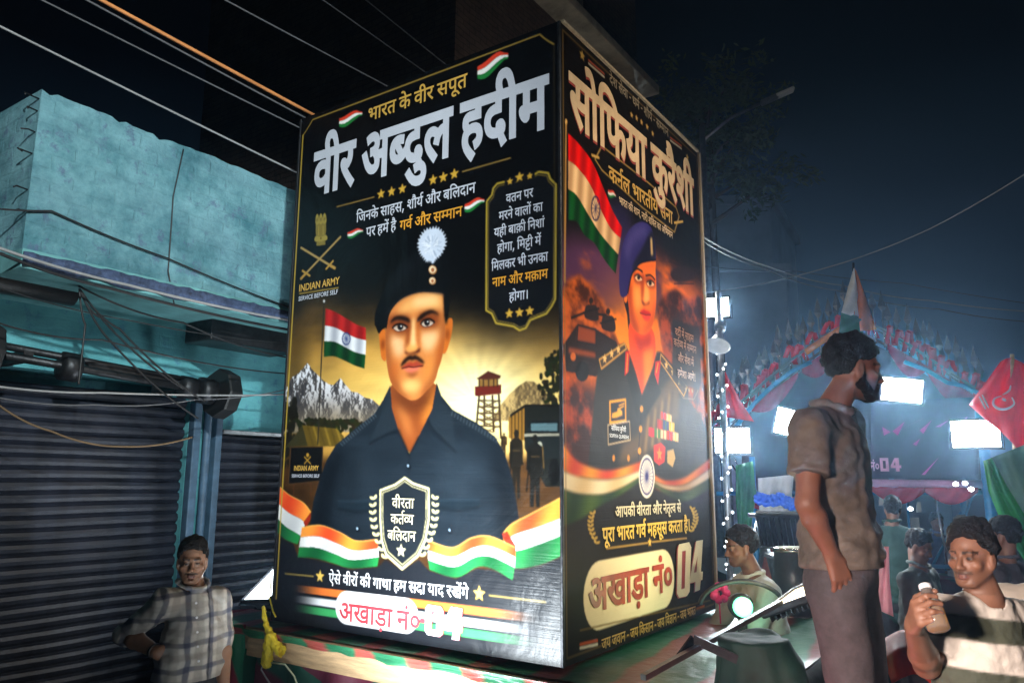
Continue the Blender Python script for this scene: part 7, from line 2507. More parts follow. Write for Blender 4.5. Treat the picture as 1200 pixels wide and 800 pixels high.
F_ = 'front'
letters('motto_lettering', F_, [("भारत के वीर सपूत", (432, 140), (548, 105.5), 14.5, 14)], M['gold'], fb_)
letters('headline_lettering', F_, [("वीर अब्दुल हदीम", (368, 228), (642, 149.5), 52, 34)], M['silver'], fb_)
letters('tribute_lettering', F_, [("जिनके साहस, शौर्य और बलिदान", (418.6, 258.5), (558, 229), 11, 12), ("पर हमें है", (430, 277.5), (465, 270.5), 10.5, 12)], M['silver'], fb_)
letters('pride_lettering', F_, [("गर्व और सम्मान", (469.5, 270), (542.5, 254), 11, 12)], M['gold2'], fb_)
letters('verse_lettering', F_, [("वतन पर", (594, 237), (625.7, 232.5), 9.7, 12), ("मरने वालों का", (585.6, 257), (637, 249.4), 9.7, 12), ("यही बाक़ी निशां", (580, 277), (639, 267.4), 9.7, 12),
                                ("होगा, मिट्टी में", (583.7, 296), (635, 287.6), 9.9, 12), ("मिलकर भी उनका", (577, 317), (643, 306.7), 10, 12), ("होगा।", (597.6, 353), (620.5, 350.6), 10, 12)], M['silver'], fb_)
letters('verse_highlight_lettering', F_, [("नाम और मक़ाम", (578, 335.6), (643, 327), 10.2, 14)], M['gold2'], fb_)
letters('shield_lettering', F_, [("वीरता", (460.5, 594.6), (486, 594.8), 11, 9), ("कर्तव्य", (458.8, 613.3), (485.6, 613.6), 11, 9), ("बलिदान", (455.2, 632.6), (488, 633.2), 11.2, 9)], M['cream'], fb_)
letters('tagline_lettering', F_, [("ऐसे वीरों की गाथा हम सदा याद रखेंगे", (386.3, 682.7), (550, 700.5), 12, 12)], M['white'], fb_)
letters('group_lettering', F_, [("अखाड़ा नं०", (398, 726), (494, 739), 20.5, 14)], M['redp'], fb_)
NUM0 = [(468, 600), (505, 606), (512, 620), (509, 684), (500, 692), (466, 686), (459, 674), (461, 610)]
NUM0i = [(479, 620), (493, 622), (491, 672), (477, 670)]
NUM4 = [(534, 606), (566, 612), (560, 660), (566, 661), (564, 680), (558, 680), (556, 702), (536, 699), (538, 677), (508, 672), (511, 652)]
NUM4i = [(541, 632), (538, 657), (526, 655)]
letters('number_shadow', F_, [], M['redp'], fb_, polys=([[(x + .7, y + .5) for x, y in z4(NUM0)], [(x + .7, y + .5) for x, y in z4(NUM0i)]], [[(x + .7, y + .5) for x, y in z4(NUM4)], [(x + .7, y + .5) for x, y in z4(NUM4i)]], [z4((445, 640), (462, 642), (462, 654), (445, 652))]))
mb = MB()
for p in ([z4(NUM0), z4(NUM0i)], [z4(NUM4), z4(NUM4i)]):
    lay_poly(mb, F_, p, .0095)
mb.build('number_lettering', M['white'], fb_)
letters('army_lettering', F_, [], M['gold'], fb_, latin=(("INDIAN ARMY", (351.7, 341.4), (399, 333.3), 8.2, .018), ("INDIAN ARMY", (345.7, 551.7), (374.5, 550.5), 6.0, .02)))
letters('service_lettering', F_, [], M['silver'], fb_, latin=(("SERVICE BEFORE SELF", (351, 352.6), (397, 344.8), 5.2, .01), ("SERVICE BEFORE SELF", (343, 560), (375.5, 558), 3.6, .01)))
S_ = 'side'
letters('motto_lettering', S_, [("देश सेवा - धर्म - शौर्य - सम्मान", (713, 99), (782, 159.7), 9.5, 10)], M['dimgold'], sb_)
sh = [(t, (a[0] + .5, a[1] + 2.6), (b[0] + .5, b[1] + 2.2), h, 34) for t, a, b, h in (("सोफिया कुरैशी", (666, 139.5), (812, 254), 47),)]
letters('headline_shadow', S_, sh, M['shadow'], sb_)
ob = lay_lines(S_, [("सोफिया कुरैशी", (666, 139.5), (812, 254), 47, 30)])
ob.v = [(x + .002, y, z) for x, y, z in ob.v]
ob.build('headline_lettering', M['tan'], sb_)
letters('rank_lettering', S_, [("कर्नल भारतीय सेना", (712, 209), (787, 265), 15, 18)], M['gold'], sb_)
letters('tribute_lettering', S_, [("भारत की शान, नारी शक्ति का अभिमान", (724, 237.5), (787, 281), 7.4, 12)], M['tan'], sb_)
letters('verse_lettering', S_, [("वर्दी में साहस", (790, 394), (811.5, 400), 8, 10), ("कर्तव्य में सम्मान", (788.4, 406.5), (814.7, 413), 8, 10), ("और सेवा में", (793, 424), (811.6, 428.7), 8, 10), ("हमेशा आगे!", (792.8, 441), (814, 447), 8, 10)], M['orangep'], sb_)
letters('name_lettering', S_, [("सोफिया कुरैशी", (715, 506.7), (732, 503.3), 5, 8)], M['white'], sb_, latin=(("SOFIYA QURESHI", (712.8, 514.6), (735, 511.6), 4.2, .01),))
letters('praise_lettering', S_, [("आपकी वीरता और नेतृत्व से", (719.6, 605.4), (796.6, 599.5), 11, 22)], M['cream'], sb_)
letters('pride_lettering', S_, [("पूरा भारत गर्व महसूस करता है।", (704.5, 633.5), (807.5, 622), 14.5, 24)], M['brightgold'], sb_)
letters('group_lettering', S_, [("अखाड़ा नं०", (688.7, 713.8), (788, 692), 34, 26)], M['rust'], sb_)
n0, n0i = [(474, 330), (510, 322), (518, 340), (512, 500), (502, 516), (474, 522), (466, 506), (470, 345)], [(485, 355), (498, 352), (494, 488), (482, 492)]
n4, n4i = [(536, 318), (560, 314), (553, 428), (560, 428), (558, 458), (552, 459), (549, 494), (531, 500), (533, 465), (512, 470), (516, 440)], [(541, 372), (537, 430), (527, 432)]
letters('number_shadow', S_, [], M['shadow'], sb_, polys=([[(x - 1.0, y + 1.2) for x, y in r7(n0)]], [[(x - 1.0, y + 1.2) for x, y in r7(n4)]]))
mb = MB()
for p in ([r7(n0), r7(n0i)], [r7(n4), r7(n4i)]):
    lay_poly(mb, S_, p, .0095)
mb.build('number_lettering', M['cream'], sb_)
letters('slogan_lettering', S_, [("जय जवान - जय किसान - जय विज्ञान - जय भारत", (703.4, 758), (814, 720.5), 10.5, 14)], M['gold'], sb_)

# ------------------------------------------------------------------ the cart platform under it
PX0, PX1, PY0, PY1, PZ = -4.2, -0.95, 2.93, 5.35, 1.128
pf = thing('cart_platform', ((PX0 + PX1) / 2, (PY0 + PY1) / 2, 0), 'wooden cart platform draped in green and red striped tarpaulin under the poster tower', 'cart')
MB().box(((PX0 + PX1) / 2, (PY0 + PY1) / 2, PZ - .07), (PX1 - PX0 - .02, PY1 - PY0 - .02, .12)).build('deck', M['wood'], pf)
m = MB()
m.box((-2.30, 2.90, 1.052), (2.86, .055, .135), bev=.006)
m.build('front_beam', M['wood'], pf)


def cloth_top(x0, x1, y0, y1, z, nx, ny, amp, seed):
    r = np.random.default_rng(seed)
    n = fbm(ny + 1, nx + 1, 7, 4, seed)
    return [[Vector((x0 + (x1 - x0) * i / nx, y0 + (y1 - y0) * j / ny, z + amp * (n[j, i] - .35))) for i in range(nx + 1)] for j in range(ny + 1)]


m = MB()
m.sheet(cloth_top(PX0 - .01, PX1 + .01, PY0 - .02, PY1 + .01, PZ, 90, 60, .022, 3), smooth=True)
n = fbm(12, 91, 3, 3, 9)
m.sheet([[Vector((PX0 - .01 + (PX1 - PX0 + .02) * i / 90, 2.862 - .012 * math.sin(i * .9) * j / 11 - .02 * n[j, i], PZ - .006 + .010 * n[0, i] - j * .0016 * (1 + n[j, i]) - (.010 if j else 0))) for i in range(91)] for j in range(12)])
m.build('tarpaulin', M['tarp'], pf)
m = MB()
nn_ = fbm(40, 81, 5, 4, 12)
m.sheet([[Vector((-3.72 + 2.8 * i / 80, 2.955 - .025 * math.sin(i * .75 + .4 * math.sin(j * .2)) - .03 * nn_[j, i], 1.0 - .72 * j / 39)) for i in range(81)] for j in range(40)], smooth=True)
m.build('front_drape', M['maroon'], pf)
m = MB()
nn_ = fbm(30, 31, 5, 4, 14)
g1 = [[Vector((PX0 - .03 + .45 * i / 30, 2.90 - .02 * math.sin(i * .8) - .03 * nn_[j, i], PZ + .01 - .72 * j / 29)) for i in range(31)] for j in range(30)]
m.sheet(g1)
m.sheet([[Vector((PX0 - .03 - .03 * nn_[j, i], 2.90 + 2.4 * i / 30, PZ + .01 - .72 * j / 29)) for i in range(31)] for j in range(30)])
m.build('side_drape', M['tarp2'], pf)
m = MB()
nn_ = fbm(34, 61, 6, 4, 17)
m.sheet([[Vector((PX1 + .01 + .16 * (j / 33) ** .6 + .035 * math.sin(i * .55 + j * .06) * min(1, j / 8) + .05 * (nn_[j, i] - .5) * min(1, j / 6), 2.86 + 2.5 * i / 60, PZ - .72 * j / 33 + .006 * math.sin(i * .5))) for i in range(61)] for j in range(34)])
m.sheet([[Vector((-1.30 + .36 * i / 20, 2.862 - .05 * math.sin(i * .7) * j / 20 - .08 * j / 20, PZ - .01 - .7 * j / 20)) for i in range(21)] for j in range(21)])
m.build('end_drape', M['darkgreen'], pf)
for x in (-3.6, -1.4):
    for y in (3.25, 4.95):
        w_ = MB().lathe((x, y - .05, .36), (0, 1, 0), [(0, .30), (.012, .36), (.09, .36), (.10, .30)], 24).build('wheel', M['black'], pf)
        MB().lathe((x, y - .07, .36), (0, 1, 0), [(0, .05), (.14, .05)], 12).build('hub', M['steel'], w_)
MB().box((-2.5, 4.1, .62), (2.9, 1.7, .12)).build('chassis', M['steel'], pf)
for x in (-3.9, -2.5, -1.1):
    MB().box((x, 4.1, .84), (.08, 1.9, .34)).build('bearer', M['wood'], pf)

# clear-wrapped bundle and yellow knotted cloth at the front left corner
yc = Sdf((-4.1, 2.6, .75), (-3.4, 3.0, 1.3), .006)
pt = lambda x, y, Y=2.83: v3(onY(x, y, Y))
yc.cap(pt(309, 712, 2.86), pt(311, 730, 2.85), .012, .013, .01)
yc.cap(pt(311, 730, 2.85), pt(318, 746, 2.84), .013, .022, .01)
yc.ell(pt(317, 747), (.030, .026, .030), None, .012)
yc.cap(pt(315, 750), pt(313, 776), .024, .030, .012)
yc.cap(pt(319, 748), pt(328, 762), .022, .024, .012)
yc.cap(pt(328, 760), pt(345, 778), .026, .016, .012)
yc.ripple(.006, 90, 1.)
yc.ripple(.003, 200, 2.)
o = sdf_object('yellow_cloth', yc, M['yellow'], None)
tag(o, 'yellow cloth tied in a knot at the front left corner of the cart', 'cloth')
tag(MB().tube([onY(312, 770, 2.83), onY(306, 784, 2.82), onY(316, 800, 2.81), onY(330, 812, 2.8)], .0045, 6).build('string', M['cable_w']), 'white string hanging below the yellow knot, left loop', 'string')
tag(MB().tube([onY(318, 776, 2.83), onY(334, 778, 2.82), onY(345, 792, 2.82), onY(352, 812, 2.8)], .0045, 6).build('string', mat('string_green', (.45, .50, .35))), 'pale green string curling right of the yellow knot', 'string')
tag(MB().tube([onY(318, 672, 2.99), onY(316, 700, 2.98), onY(320, 716, 2.95), onY(323, 722, 2.90)], .0045, 6).build('wire', M['yellow']), 'thin yellow wire running down the poster edge to the cart', 'wire')
bn = Sdf((-4.35, 2.6, .6), (-3.8, 3.1, 1.15), .012)
bn.ell((-4.06, 2.86, .84), (.13, .08, .22), None, .02)
bn.ell((-4.0, 2.86, .70), (.11, .09, .12), None, .05)
bn.ripple(.01, 40, 4.)
tag(sdf_object('wrapped_bundle', bn, M['clear'], None), 'brown bundle in clear wrap hung on the cart side below the left floodlight', 'bundle')

# ------------------------------------------------------------------ lamps on the cart
floodlight('floodlight glaring white at the left edge of the poster tower, seen from the side', (-3.98, 3.22, 1.315), (-.25, -.62, .74), (.1, .75, .65), .40, .30, P_LEFT, bright=9, stand=[(-3.98, 3.32, 1.14)])
floodlight('floodlight on an arm low in front of the soldier poster', FRONT_POS, FRONT_N, (0, 0, 1), .62, .42, P_FRONT, bright=9, spread=math.radians(112), stand=[(FRONT_POS[0], 2.3, .62), (FRONT_POS[0], 3.2, .60)])
RA, RB, RC = S(797, 770, 2.95), S(917, 704, 3.62), S(957, 684, 3.95)
dr = (RC - RA).normalized()
nl = Vector((-.42, -.10, .90))
fl_c = (RB + RC) / 2
t = floodlight('slim floodlight seen edge-on with a golden lit tip, aimed up at the officer poster', fl_c, nl, dr, .26, (RC - RB).length, P_RIGHT, color=(1.0, .80, .48), bright=3.2, bracket=False, d=.03)
MB().bar(RA - dr * .25, RB - dr * .02, .022, .02).build('bar', mat('worn_bar', (.20, .20, .19), .3, metal=.8), t)
m = MB()
m.bar(S(812, 748, 3.05), S(872, 776, 3.0), .010, .032)
m.bar(S(812, 748, 3.05), S(796, 770, 3.0), .010, .032)
m.build('bracket', M['steel'], t)
bu = Sdf((-1.5, 2.6, .6), (-.7, 3.7, 1.6), .01)
c0 = v3(S(880, 740, 3.1))
bu.cap(c0 - [0, 0, .55], c0 - [0, 0, .03], .17, .125, .02, flat='b')
bu.cap(c0 - [0, 0, .045], c0 - [0, 0, .02], .128, .128, .01, flat='ab')
bu.cap(c0 + [.14, -.02, -.55], c0 + [.10, .0, -.14], .17, .10, .06)
bu.cap(c0 + [-.05, .16, -.5], c0 + [.0, .16, -.12], .16, .10, .06)
bu.ripple_fn(lambda P: .010 * np.sin(np.arctan2(P[:, 1] - c0[1], P[:, 0] - c0[0]) * 9 + 2 * wob(P, 9, 1.)) * smoothstep(c0[2] - .04, c0[2] - .25, P[:, 2]))
bu.ripple(.004, 34, 2.)
tag(sdf_object('covered_bundle', bu, M['darkgreen'], None), 'flat-topped bundle under dark green cloth beneath the slim floodlight', 'bundle')

gl = S(869, 710, 4.15)
t = thing('green_lamp', (gl.x, gl.y, PZ + .02), 'bright green lamp inside a dark hoop on the cart behind the slim floodlight', 'lamp')
MB().lathe(gl - Vector((0, 0, .0)), BACK, [(-.06, .04), (-.05, .06), (.0, .066), (.012, .06)], 20).build('housing', M['black'], t)
MB().lathe(gl + BACK * .012, BACK, [(0, .05), (.02, .05), (.030, .038), (.034, .01)], 20).build('lens', emit('green_lens', (.14, 1.0, .46), 2.6), t)
MB().tube([S(869, 690, 4.15) + RGT * (.22 * math.cos(a)) + Vector((0, 0, -.09 + .13 * math.sin(a))) for a in np.linspace(.1, 3.04, 24)], .012, 8).build('hoop', M['black'], t)
MB().bar(gl - Vector((0, 0, .09)), (gl.x, gl.y, PZ + .01), .04, .04, up=(0, 1, 0)).build('foot', M['black'], t)
lp = bpy.data.lights.new('green_glow', 'POINT')
lp.energy, lp.color, lp.shadow_soft_size = 2.2, (.2, 1.0, .55), .06
lo = bpy.data.objects.new('green_glow', lp)
COL.objects.link(lo)
lo.parent = t
lo.location = gl + BACK * .14 - t.location
fl_ = S(843, 694, 4.3)
m = MB()
for k in range(7):
    a = k * 2 * math.pi / 7
    p = fl_ + RGT * .035 * math.cos(a) + Vector((0, 0, .035 * math.sin(a)))
    m.lathe(p, BACK, [(0, .004), (.006, .022), (.012, .024), (.02, .006)], 8)
m.tube([fl_ + FWD * .01, fl_ - Vector((0, 0, .16))], .004, 6)
tag(m.build('paper_flower', mat('pink_paper', (.75, .05, .22), .7)), 'small pink paper flower stuck beside the tower batten', 'flower')

# fill lamp on a pole, added out of view to brighten one surface
def fill_pole_lamp(label, pos, aim, power, cone, color):
    WP, WA = Vector(pos), Vector(aim)
    hl = thing('fill_floodlight', (WP.x, WP.y, 0), label, 'floodlight')
    wd = (WA - WP).normalized()
    ws = wd.cross(Vector((0, 0, 1))).normalized()
    wu = ws.cross(wd)
    MB().box(WP - wd * .07, (.34, .10, .26), (ws, wd, wu), bev=.012).build('housing', M['black'], hl)
    MB().box(WP - wd * .015, (.30, .008, .22), (ws, wd, wu)).build('lens', emit('fill_lens', color, 8), hl)
    MB().tube([(WP.x, WP.y, 0), (WP.x, WP.y, 2), WP - wd * .14 - Vector((0, 0, .1)), WP - wd * .12], [.06, .05, .035, .03], 10).build('pole', M['greysteel'], hl)
    sp2 = bpy.data.lights.new('fill_beam', 'SPOT')
    sp2.energy, sp2.color, sp2.spot_size, sp2.spot_blend, sp2.shadow_soft_size = power, color, math.radians(cone), .8, .10
    lo = bpy.data.objects.new('fill_beam', sp2)
    COL.objects.link(lo)
    lo.parent = hl
    lo.location = WP + wd * .02 - hl.location
    lo.rotation_mode = 'QUATERNION'
    lo.rotation_quaternion = wd.to_track_quat('-Z', 'Y')


fill_pole_lamp('added fill floodlight on a pole behind the viewer, shining at the blue wall', WALL_POS, WALL_AIM, P_WALL, WALL_CONE, (.90, 1.0, .98))  # unseen source added to brighten the blue wall
fill_pole_lamp('added warm fill floodlight on a pole to the right, shining at the officer poster', SIDE_POS, SIDE_AIM, P_SIDE, SIDE_CONE, (1.0, .84, .62))  # unseen source added to lift the upper officer banner

# ------------------------------------------------------------------ decorated float with the spear arch
FF = 8.3
blue = mat('blue_frame_paint', (.02, .20, .42), rough=.4, vary=.3, scale=10)
chrome = mat('bright_steel', (.55, .56, .58), rough=.25, metal=.9, vary=.15)
redrib = cloth('red_ribbon', (.75, .03, .06), .6)
fo = S(1000, 560, FF)
flo = thing('procession_float', (fo.x, fo.y, 0), 'decorated procession float with blue frame and an arch of spears tied with red ribbons', 'float')
def post(px, y0, f=FF, r=.03, z0=0.0, m_=blue):
    p = S(px, y0, f)
    return MB().tube([(p.x, p.y, z0), (p.x, p.y, p.z)], r, 10).build('frame_post', m_, flo)
for px, y0, f, r in ((1148, 470, 8.0, .055), (1036, 455, FF, .025), (881, 535, FF, .03), (846, 470, FF, .03), (1122, 520, 10.2, .04), (925, 500, 10.2, .035)):
    post(px, y0, f, r)
for (a, b, f, r, nm_) in (((840, 578), (1150, 577), FF, .024, 'rail'), ((872, 661), (1150, 664), FF, .022, 'rail'), ((1022, 566), (1150, 567), 8.05, .045, 'lower_beam')):
    MB().tube([S(*a, f), S(*b, f)], r, 10).build(nm_, mat('pink_beam', (.35, .16, .30), .5) if nm_ == 'lower_beam' else blue, flo)
for a, b in (((862, 500), (905, 452)), ((905, 452), (950, 424)), ((1060, 424), (1110, 448)), ((1110, 448), (1150, 462))):
    MB().tube([S(*a, 8.2), S((a[0] + b[0]) / 2, (a[1] + b[1]) / 2 - 3, 8.2), S(*b, 8.2)], .024, 8).build('curved_brace', blue, flo)
arch = [(832, 500), (860, 478), (900, 444), (940, 412), (975, 388), (1003, 374), (1030, 384), (1062, 402), (1100, 427), (1135, 450), (1160, 463)]
AR = Art.smooth(arch, 8, False)
for dy, f, nm_ in ((0, 8.3, 'arch_rail'), (16, 8.35, 'arch_rail'), (4, 9.9, 'arch_rail')):
    MB().tube([S(x, y + dy, f) for x, y in AR], .016, 8).build(nm_, chrome if dy == 16 else M['greysteel'], flo)
MB().tube([S(x, y + 4, 8.28) for x, y in AR if 940 < x < 990], .035, 10).build('orange_garland', mat('marigold', (.75, .22, .03), .8, bump=.8, vary=.4, scale=60), flo)
r_ = random.Random(9)
lenA = np.r_[0, np.cumsum(np.hypot(*np.diff(AR, axis=0).T))]


def arch_at(s):
    x = np.interp(s * lenA[-1], lenA, AR[:, 0])
    return x, np.interp(s * lenA[-1], lenA, AR[:, 1])


def spear(px, py, f, tall, rib):
    b = S(px, py + 20, f)
    lean = RGT * r_.uniform(-.02, .02)
    tip = b + Vector((0, 0, tall)) + lean
    sh_ = MB().tube([b, b.lerp(tip, .62)], .0095, 6).build('spear', chrome, flo)
    h0 = b.lerp(tip, .60)
    m = MB()
    d = (tip - h0)
    m.add([h0, h0 + d * .28 + RGT * .046, tip, h0 + d * .28 - RGT * .046, h0 + d * .3 + FWD * .012, h0 + d * .3 - FWD * .012],
          [(0, 1, 5), (1, 2, 5), (2, 3, 5), (3, 0, 5), (0, 4, 1), (1, 4, 2), (2, 4, 3), (3, 4, 0)])
    m.build('blade', chrome, sh_)
    if rib:
        m = MB()
        c = b.lerp(tip, .52)
        for q in (-1, 1):
            L = r_.uniform(.12, .24)
            dx = RGT * q * r_.uniform(.02, .09)
            m.sheet([[c + dx * t + Vector((0, 0, -L * t * t)) + RGT * w * .028 + BACK * (.03 * math.sin(t * 5 + q)) for w in (-1, 1)] for t in np.linspace(0, 1, 6)], th=.002)
        m.lathe(c - Vector((0, 0, .012)), (0, 0, 1), [(0, .014), (.012, .022), (.024, .014)], 8)
        m.build('ribbon', redrib, sh_)


for k in range(34):
    x, y = arch_at((k + .5) / 34)
    spear(x + r_.uniform(-2, 2), y, 8.3, r_.uniform(.56, .68), r_.random() < .75)
for k in range(24):
    x, y = arch_at((k + .5) / 24)
    spear(x + r_.uniform(-3, 3), y + 6, 9.9, r_.uniform(.62, .74), r_.random() < .35)
m = MB()
for k in range(26):
    x = 858 + k * 2.9
    a = S(x, 536 + r_.uniform(-6, 10), 9.0)
    m.tube([a, S(x + r_.uniform(6, 22), 580 + r_.uniform(-5, 22), 9.0)], .009, 5)
m.build('hanging_rods', chrome, flo)['kind'] = 'stuff'
MB().box(S(1000, 690, 9.4) * 1.0, (3.4, 2.2, .5), (RGT, FWD, Vector((0, 0, 1)))).build('deck', M['maroon'], flo)
for q in (-1.2, 1.2):
    for g in (-.8, .8):
        c = S(1000, 690, 9.4) + RGT * q + FWD * g
        MB().lathe(Vector((c.x, c.y, .33)) - FWD * .06, FWD, [(0, .26), (.015, .33), (.10, .33), (.115, .26)], 20).build('wheel', M['black'], flo)

m = MB()
pa = [(x, y + 22) for x, y in AR if 868 < x < 1150]
m.sheet([[S(x, y * (1 - t) + 574 * t, 8.75 + .03 * math.sin(i * .8 + t * 3)) for i, (x, y) in enumerate(pa)] for t in np.linspace(0, 1, 8)], th=.004)
m.build('pediment_cloth', cloth('maroon_pediment', (.035, .006, .022), .6), flo)

swag = cloth('red_swag', (.50, .02, .06), .6)
for (a, b, f, dp) in (((1022, 570), (1084, 571), 8.02, 16), ((1084, 571), (1146, 571), 8.02, 16), ((868, 582), (930, 582), 8.25, 13), ((940, 430), (985, 400), 8.22, 20), ((1040, 402), (1085, 428), 8.22, 20), ((1085, 428), (1140, 462), 8.22, 20), ((880, 475), (935, 436), 8.22, 18)):
    m = MB()
    m.sheet([[S(a[0] + (b[0] - a[0]) * i / 16, a[1] + (b[1] - a[1]) * i / 16 + dp * t * (.35 + .9 * math.sin(math.pi * i / 16)), f + .02 * math.sin(i * 1.1 + t * 4)) for i in range(17)] for t in np.linspace(0, 1, 6)], th=.003)
    m.build('swag', swag, flo)
for k, (a, b) in enumerate((((1062, 575), (1070, 668)), ((1094, 572), (1112, 668)), ((1108, 668), (1140, 580)), ((1040, 580), (1052, 660)), ((1126, 600), (1090, 668)), ((905, 585), (880, 660)), ((915, 590), (935, 660)))):
    MB().tube([S(*a, 8.7), S(*b, 8.6)], .014, 7).build('brace_pole', chrome if k % 2 else blue, flo)
for (x0, y0, x1, y1) in ((1066, 606, 1078, 622), (1074, 588, 1080, 600), (1030, 574, 1036, 592), (1048, 574, 1053, 596)):
    MB().prism([S(x0, y1, 8.9), S(x1, y1, 8.9), S(x1 - 1, y0, 8.9), S(x0 + 1, y0, 8.9)], FWD * .01).build('pale_card', mat('pale_card', (.75, .73, .66), .6), flo)

# banner of the float
bc = [S(1021, 470, 8.12), S(1146, 465, 8.12), S(1146, 563, 8.12), S(1021, 560, 8.12)]
bt = thing('purple_banner', (bc[3] + bc[2]) / 2, 'dark purple cloth banner with pink shapes hung on the float frame behind the standing man', 'banner')
m = MB()
m.sheet([[bc[0].lerp(bc[1], i / 24).lerp(bc[3].lerp(bc[2], i / 24), j / 12) + FWD * (.012 * math.sin(i * .9 + j * .3)) for i in range(25)] for j in range(13)], th=.004)
m.build('cloth', cloth('purple_cloth', (.045, .012, .055), .5), bt)
pk = mat('magenta_print', (.55, .05, .30), .5, vary=.3)
m = MB()


def on_banner(x, y):
    return S(x, y, 8.09)


for tri in (((1046, 505), (1060, 494), (1052, 510)), ((1062, 500), (1082, 490), (1070, 496)), ((1078, 504), (1092, 492), (1082, 508)), ((1096, 500), (1112, 492), (1102, 500)), ((1034, 500), (1044, 506), (1036, 510)), ((1080, 556), (1100, 536), (1084, 556)), ((1070, 520), (1078, 514), (1074, 522)), ((1118, 498), (1134, 488), (1124, 502))):
    m.prism([on_banner(*p) for p in tri], FWD * .004)
m.build('printed_shapes', pk, bt)


def frame_text(mb, text, o, ax, up, width, height, wt, nrm_):
    total, seq = _L[text]
    loops = [(fatten(c, wt) + np.array([gx, gy])) / 1000.0 for g, gx, gy in zip(seq[0::3], seq[1::3], seq[2::3]) for piece in _G[g] for c in piece]
    V, F = fill(loops)
    mb.add([o + ax * float(x * 1000 / total * width) + up * float(y * 1000 / 622 * height) for x, y in V], [tuple(int(i) for i in f) for f in F])


m = MB()
up_ = Vector((0, 0, 1))
frame_text(m, "नं०", S(1020, 551, 8.08), RGT, up_, .10, .085, 20, BACK)
o4 = S(1032, 552, 8.08)
for loops in ([[(0, 0), (.09, 0), (.09, .14), (0, .14)], [(.03, .03), (.06, .03), (.06, .11), (.03, .11)]], [[(.16, 0), (.20, 0), (.20, .035), (.22, .035), (.22, .065), (.20, .065), (.20, .14), (.155, .14), (.11, .06), (.11, .035), (.16, .035)], [(.16, .065), (.16, .105), (.14, .065)]]):
    ll = [[Vector((x, y, 0)) for x, y in l] for l in loops]
    fl = [v for l in ll for v in l]
    m.add([o4 + RGT * v.x + up_ * v.y for v in fl], tessellate_polygon(ll))
m.build('lettering', mat('pink_lettering', (.75, .35, .55), .5), bt)

# ------------------------------------------------------------------ flags and drapes
def drape(name, label, cat, rows, m_, f, th=.003, wave=.03, group=None, n=14, ph=0.0):
    """rows: list of pixel polylines from top to bottom; hung f metres ahead with folds of real depth"""
    ff = f if isinstance(f, (list, tuple)) else [f] * len(rows)
    R = [Art.smooth(np.array(r, float), max(2, n // (len(r) - 1)), False) if len(r) > 2 else np.array([np.array(r[0]) + (np.array(r[1]) - np.array(r[0])) * t for t in np.linspace(0, 1, n + 1)], float) for r in rows]
    k = min(len(r) for r in R)
    grid = []
    for a in range(len(R) - 1):
        for t in np.linspace(0, 1, 7)[:-1] if a < len(R) - 2 else np.linspace(0, 1, 7):
            row = R[a][:k] * (1 - t) + R[a + 1][:k] * t
            g = ff[a] * (1 - t) + ff[a + 1] * t
            grid.append([S(x, y, g + wave * math.sin(i * .9 + ph + (a + t) * 1.1)) for i, (x, y) in enumerate(row)])
    o = MB().sheet(grid, th=th).build(name, m_)
    return tag(o, label, cat, group)


# national flag on the arch
tf = thing('tricolour_flag', S(1001, 395, 7.9), 'orange white and green flag hanging from a staff above the standing man', 'flag')
MB().tube([S(1001, 400, 7.9), S(1000, 308, 7.9)], .012, 8).build('staff', chrome, tf)
def fan(l0, l1, nm_, c):
    m = MB()
    m.sheet([[S(float(a[0] * (1 - s) + b[0] * s), float(a[1] * (1 - s) + b[1] * s), 7.86 + .05 * math.sin(s * 4 + t * 5)) for s in np.linspace(0, 1, 6)] for t in np.linspace(0, 1, 12) for a, b in [(np.array(l0[0]) * (1 - t) + np.array(l0[1]) * t, np.array(l1[0]) * (1 - t) + np.array(l1[1]) * t)]], th=.003)
    m.build(nm_, c, tf)
fan(((1001, 314), (1008, 388)), ((1004, 318), (1027, 386)), 'orange_band', cloth('flag_orange', (.75, .20, .02), .6))
fan(((999, 318), (986, 366)), ((1001, 314), (1009, 374)), 'white_band', cloth('flag_white', (.72, .70, .66), .6))
fan(((986, 364), (983, 390)), ((1009, 372), (1012, 390)), 'green_band', cloth('flag_green', (.02, .16, .05), .6))
redf = cloth('red_flag_cloth', (.62, .025, .045), .55)
drape('red_flag', 'plain red pennant hanging beside the string-light pole', 'flag', [[(845, 432), (850, 436)], [(846, 460), (866, 468)], [(848, 488), (884, 494)]], redf, 7.5)
rf_ = thing('red_flag', S(1185, 560, 5.4), 'red flag with white Urdu calligraphy at the right edge', 'flag')
def fgrid(th=.004):
    rows = [[(1172, 424), (1184, 419), (1196, 424), (1210, 432)], [(1152, 452), (1176, 448), (1204, 455), (1236, 470)], [(1136, 474), (1172, 480), (1204, 492), (1250, 520)], [(1158, 494), (1180, 512), (1206, 540), (1250, 575)]]
    return rows
o = drape('cloth', None, None, fgrid(), redf, 5.5, wave=.07, n=21)
o.location = o.location - rf_.location
o.parent = rf_
m = MB()
def brush(pts, w, f=5.36):
    P = Art.smooth(np.array([(1000 + x / 4.444, 300 + y / 4.444) for x, y in pts]), 6, False)
    n_ = len(P)
    L, R = [], []
    for i, p in enumerate(P):
        d = P[min(i + 1, n_ - 1)] - P[max(i - 1, 0)]
        d = d / max(np.hypot(*d), 1e-6)
        q = np.array([-d[1], d[0]]) * w * (.35 + .65 * math.sin(math.pi * (i + .7) / (n_ + .4)))
        L.append(S(*(p + q), f))
        R.append(S(*(p - q), f))
    m.sheet([L, R], th=.002)
brush([(772, 728), (736, 742), (730, 772), (760, 795), (805, 793), (838, 768), (826, 735)], 1.5)
brush([(820, 672), (812, 700), (778, 722)], 1.2)
brush([(776, 742), (796, 752)], 1.6)
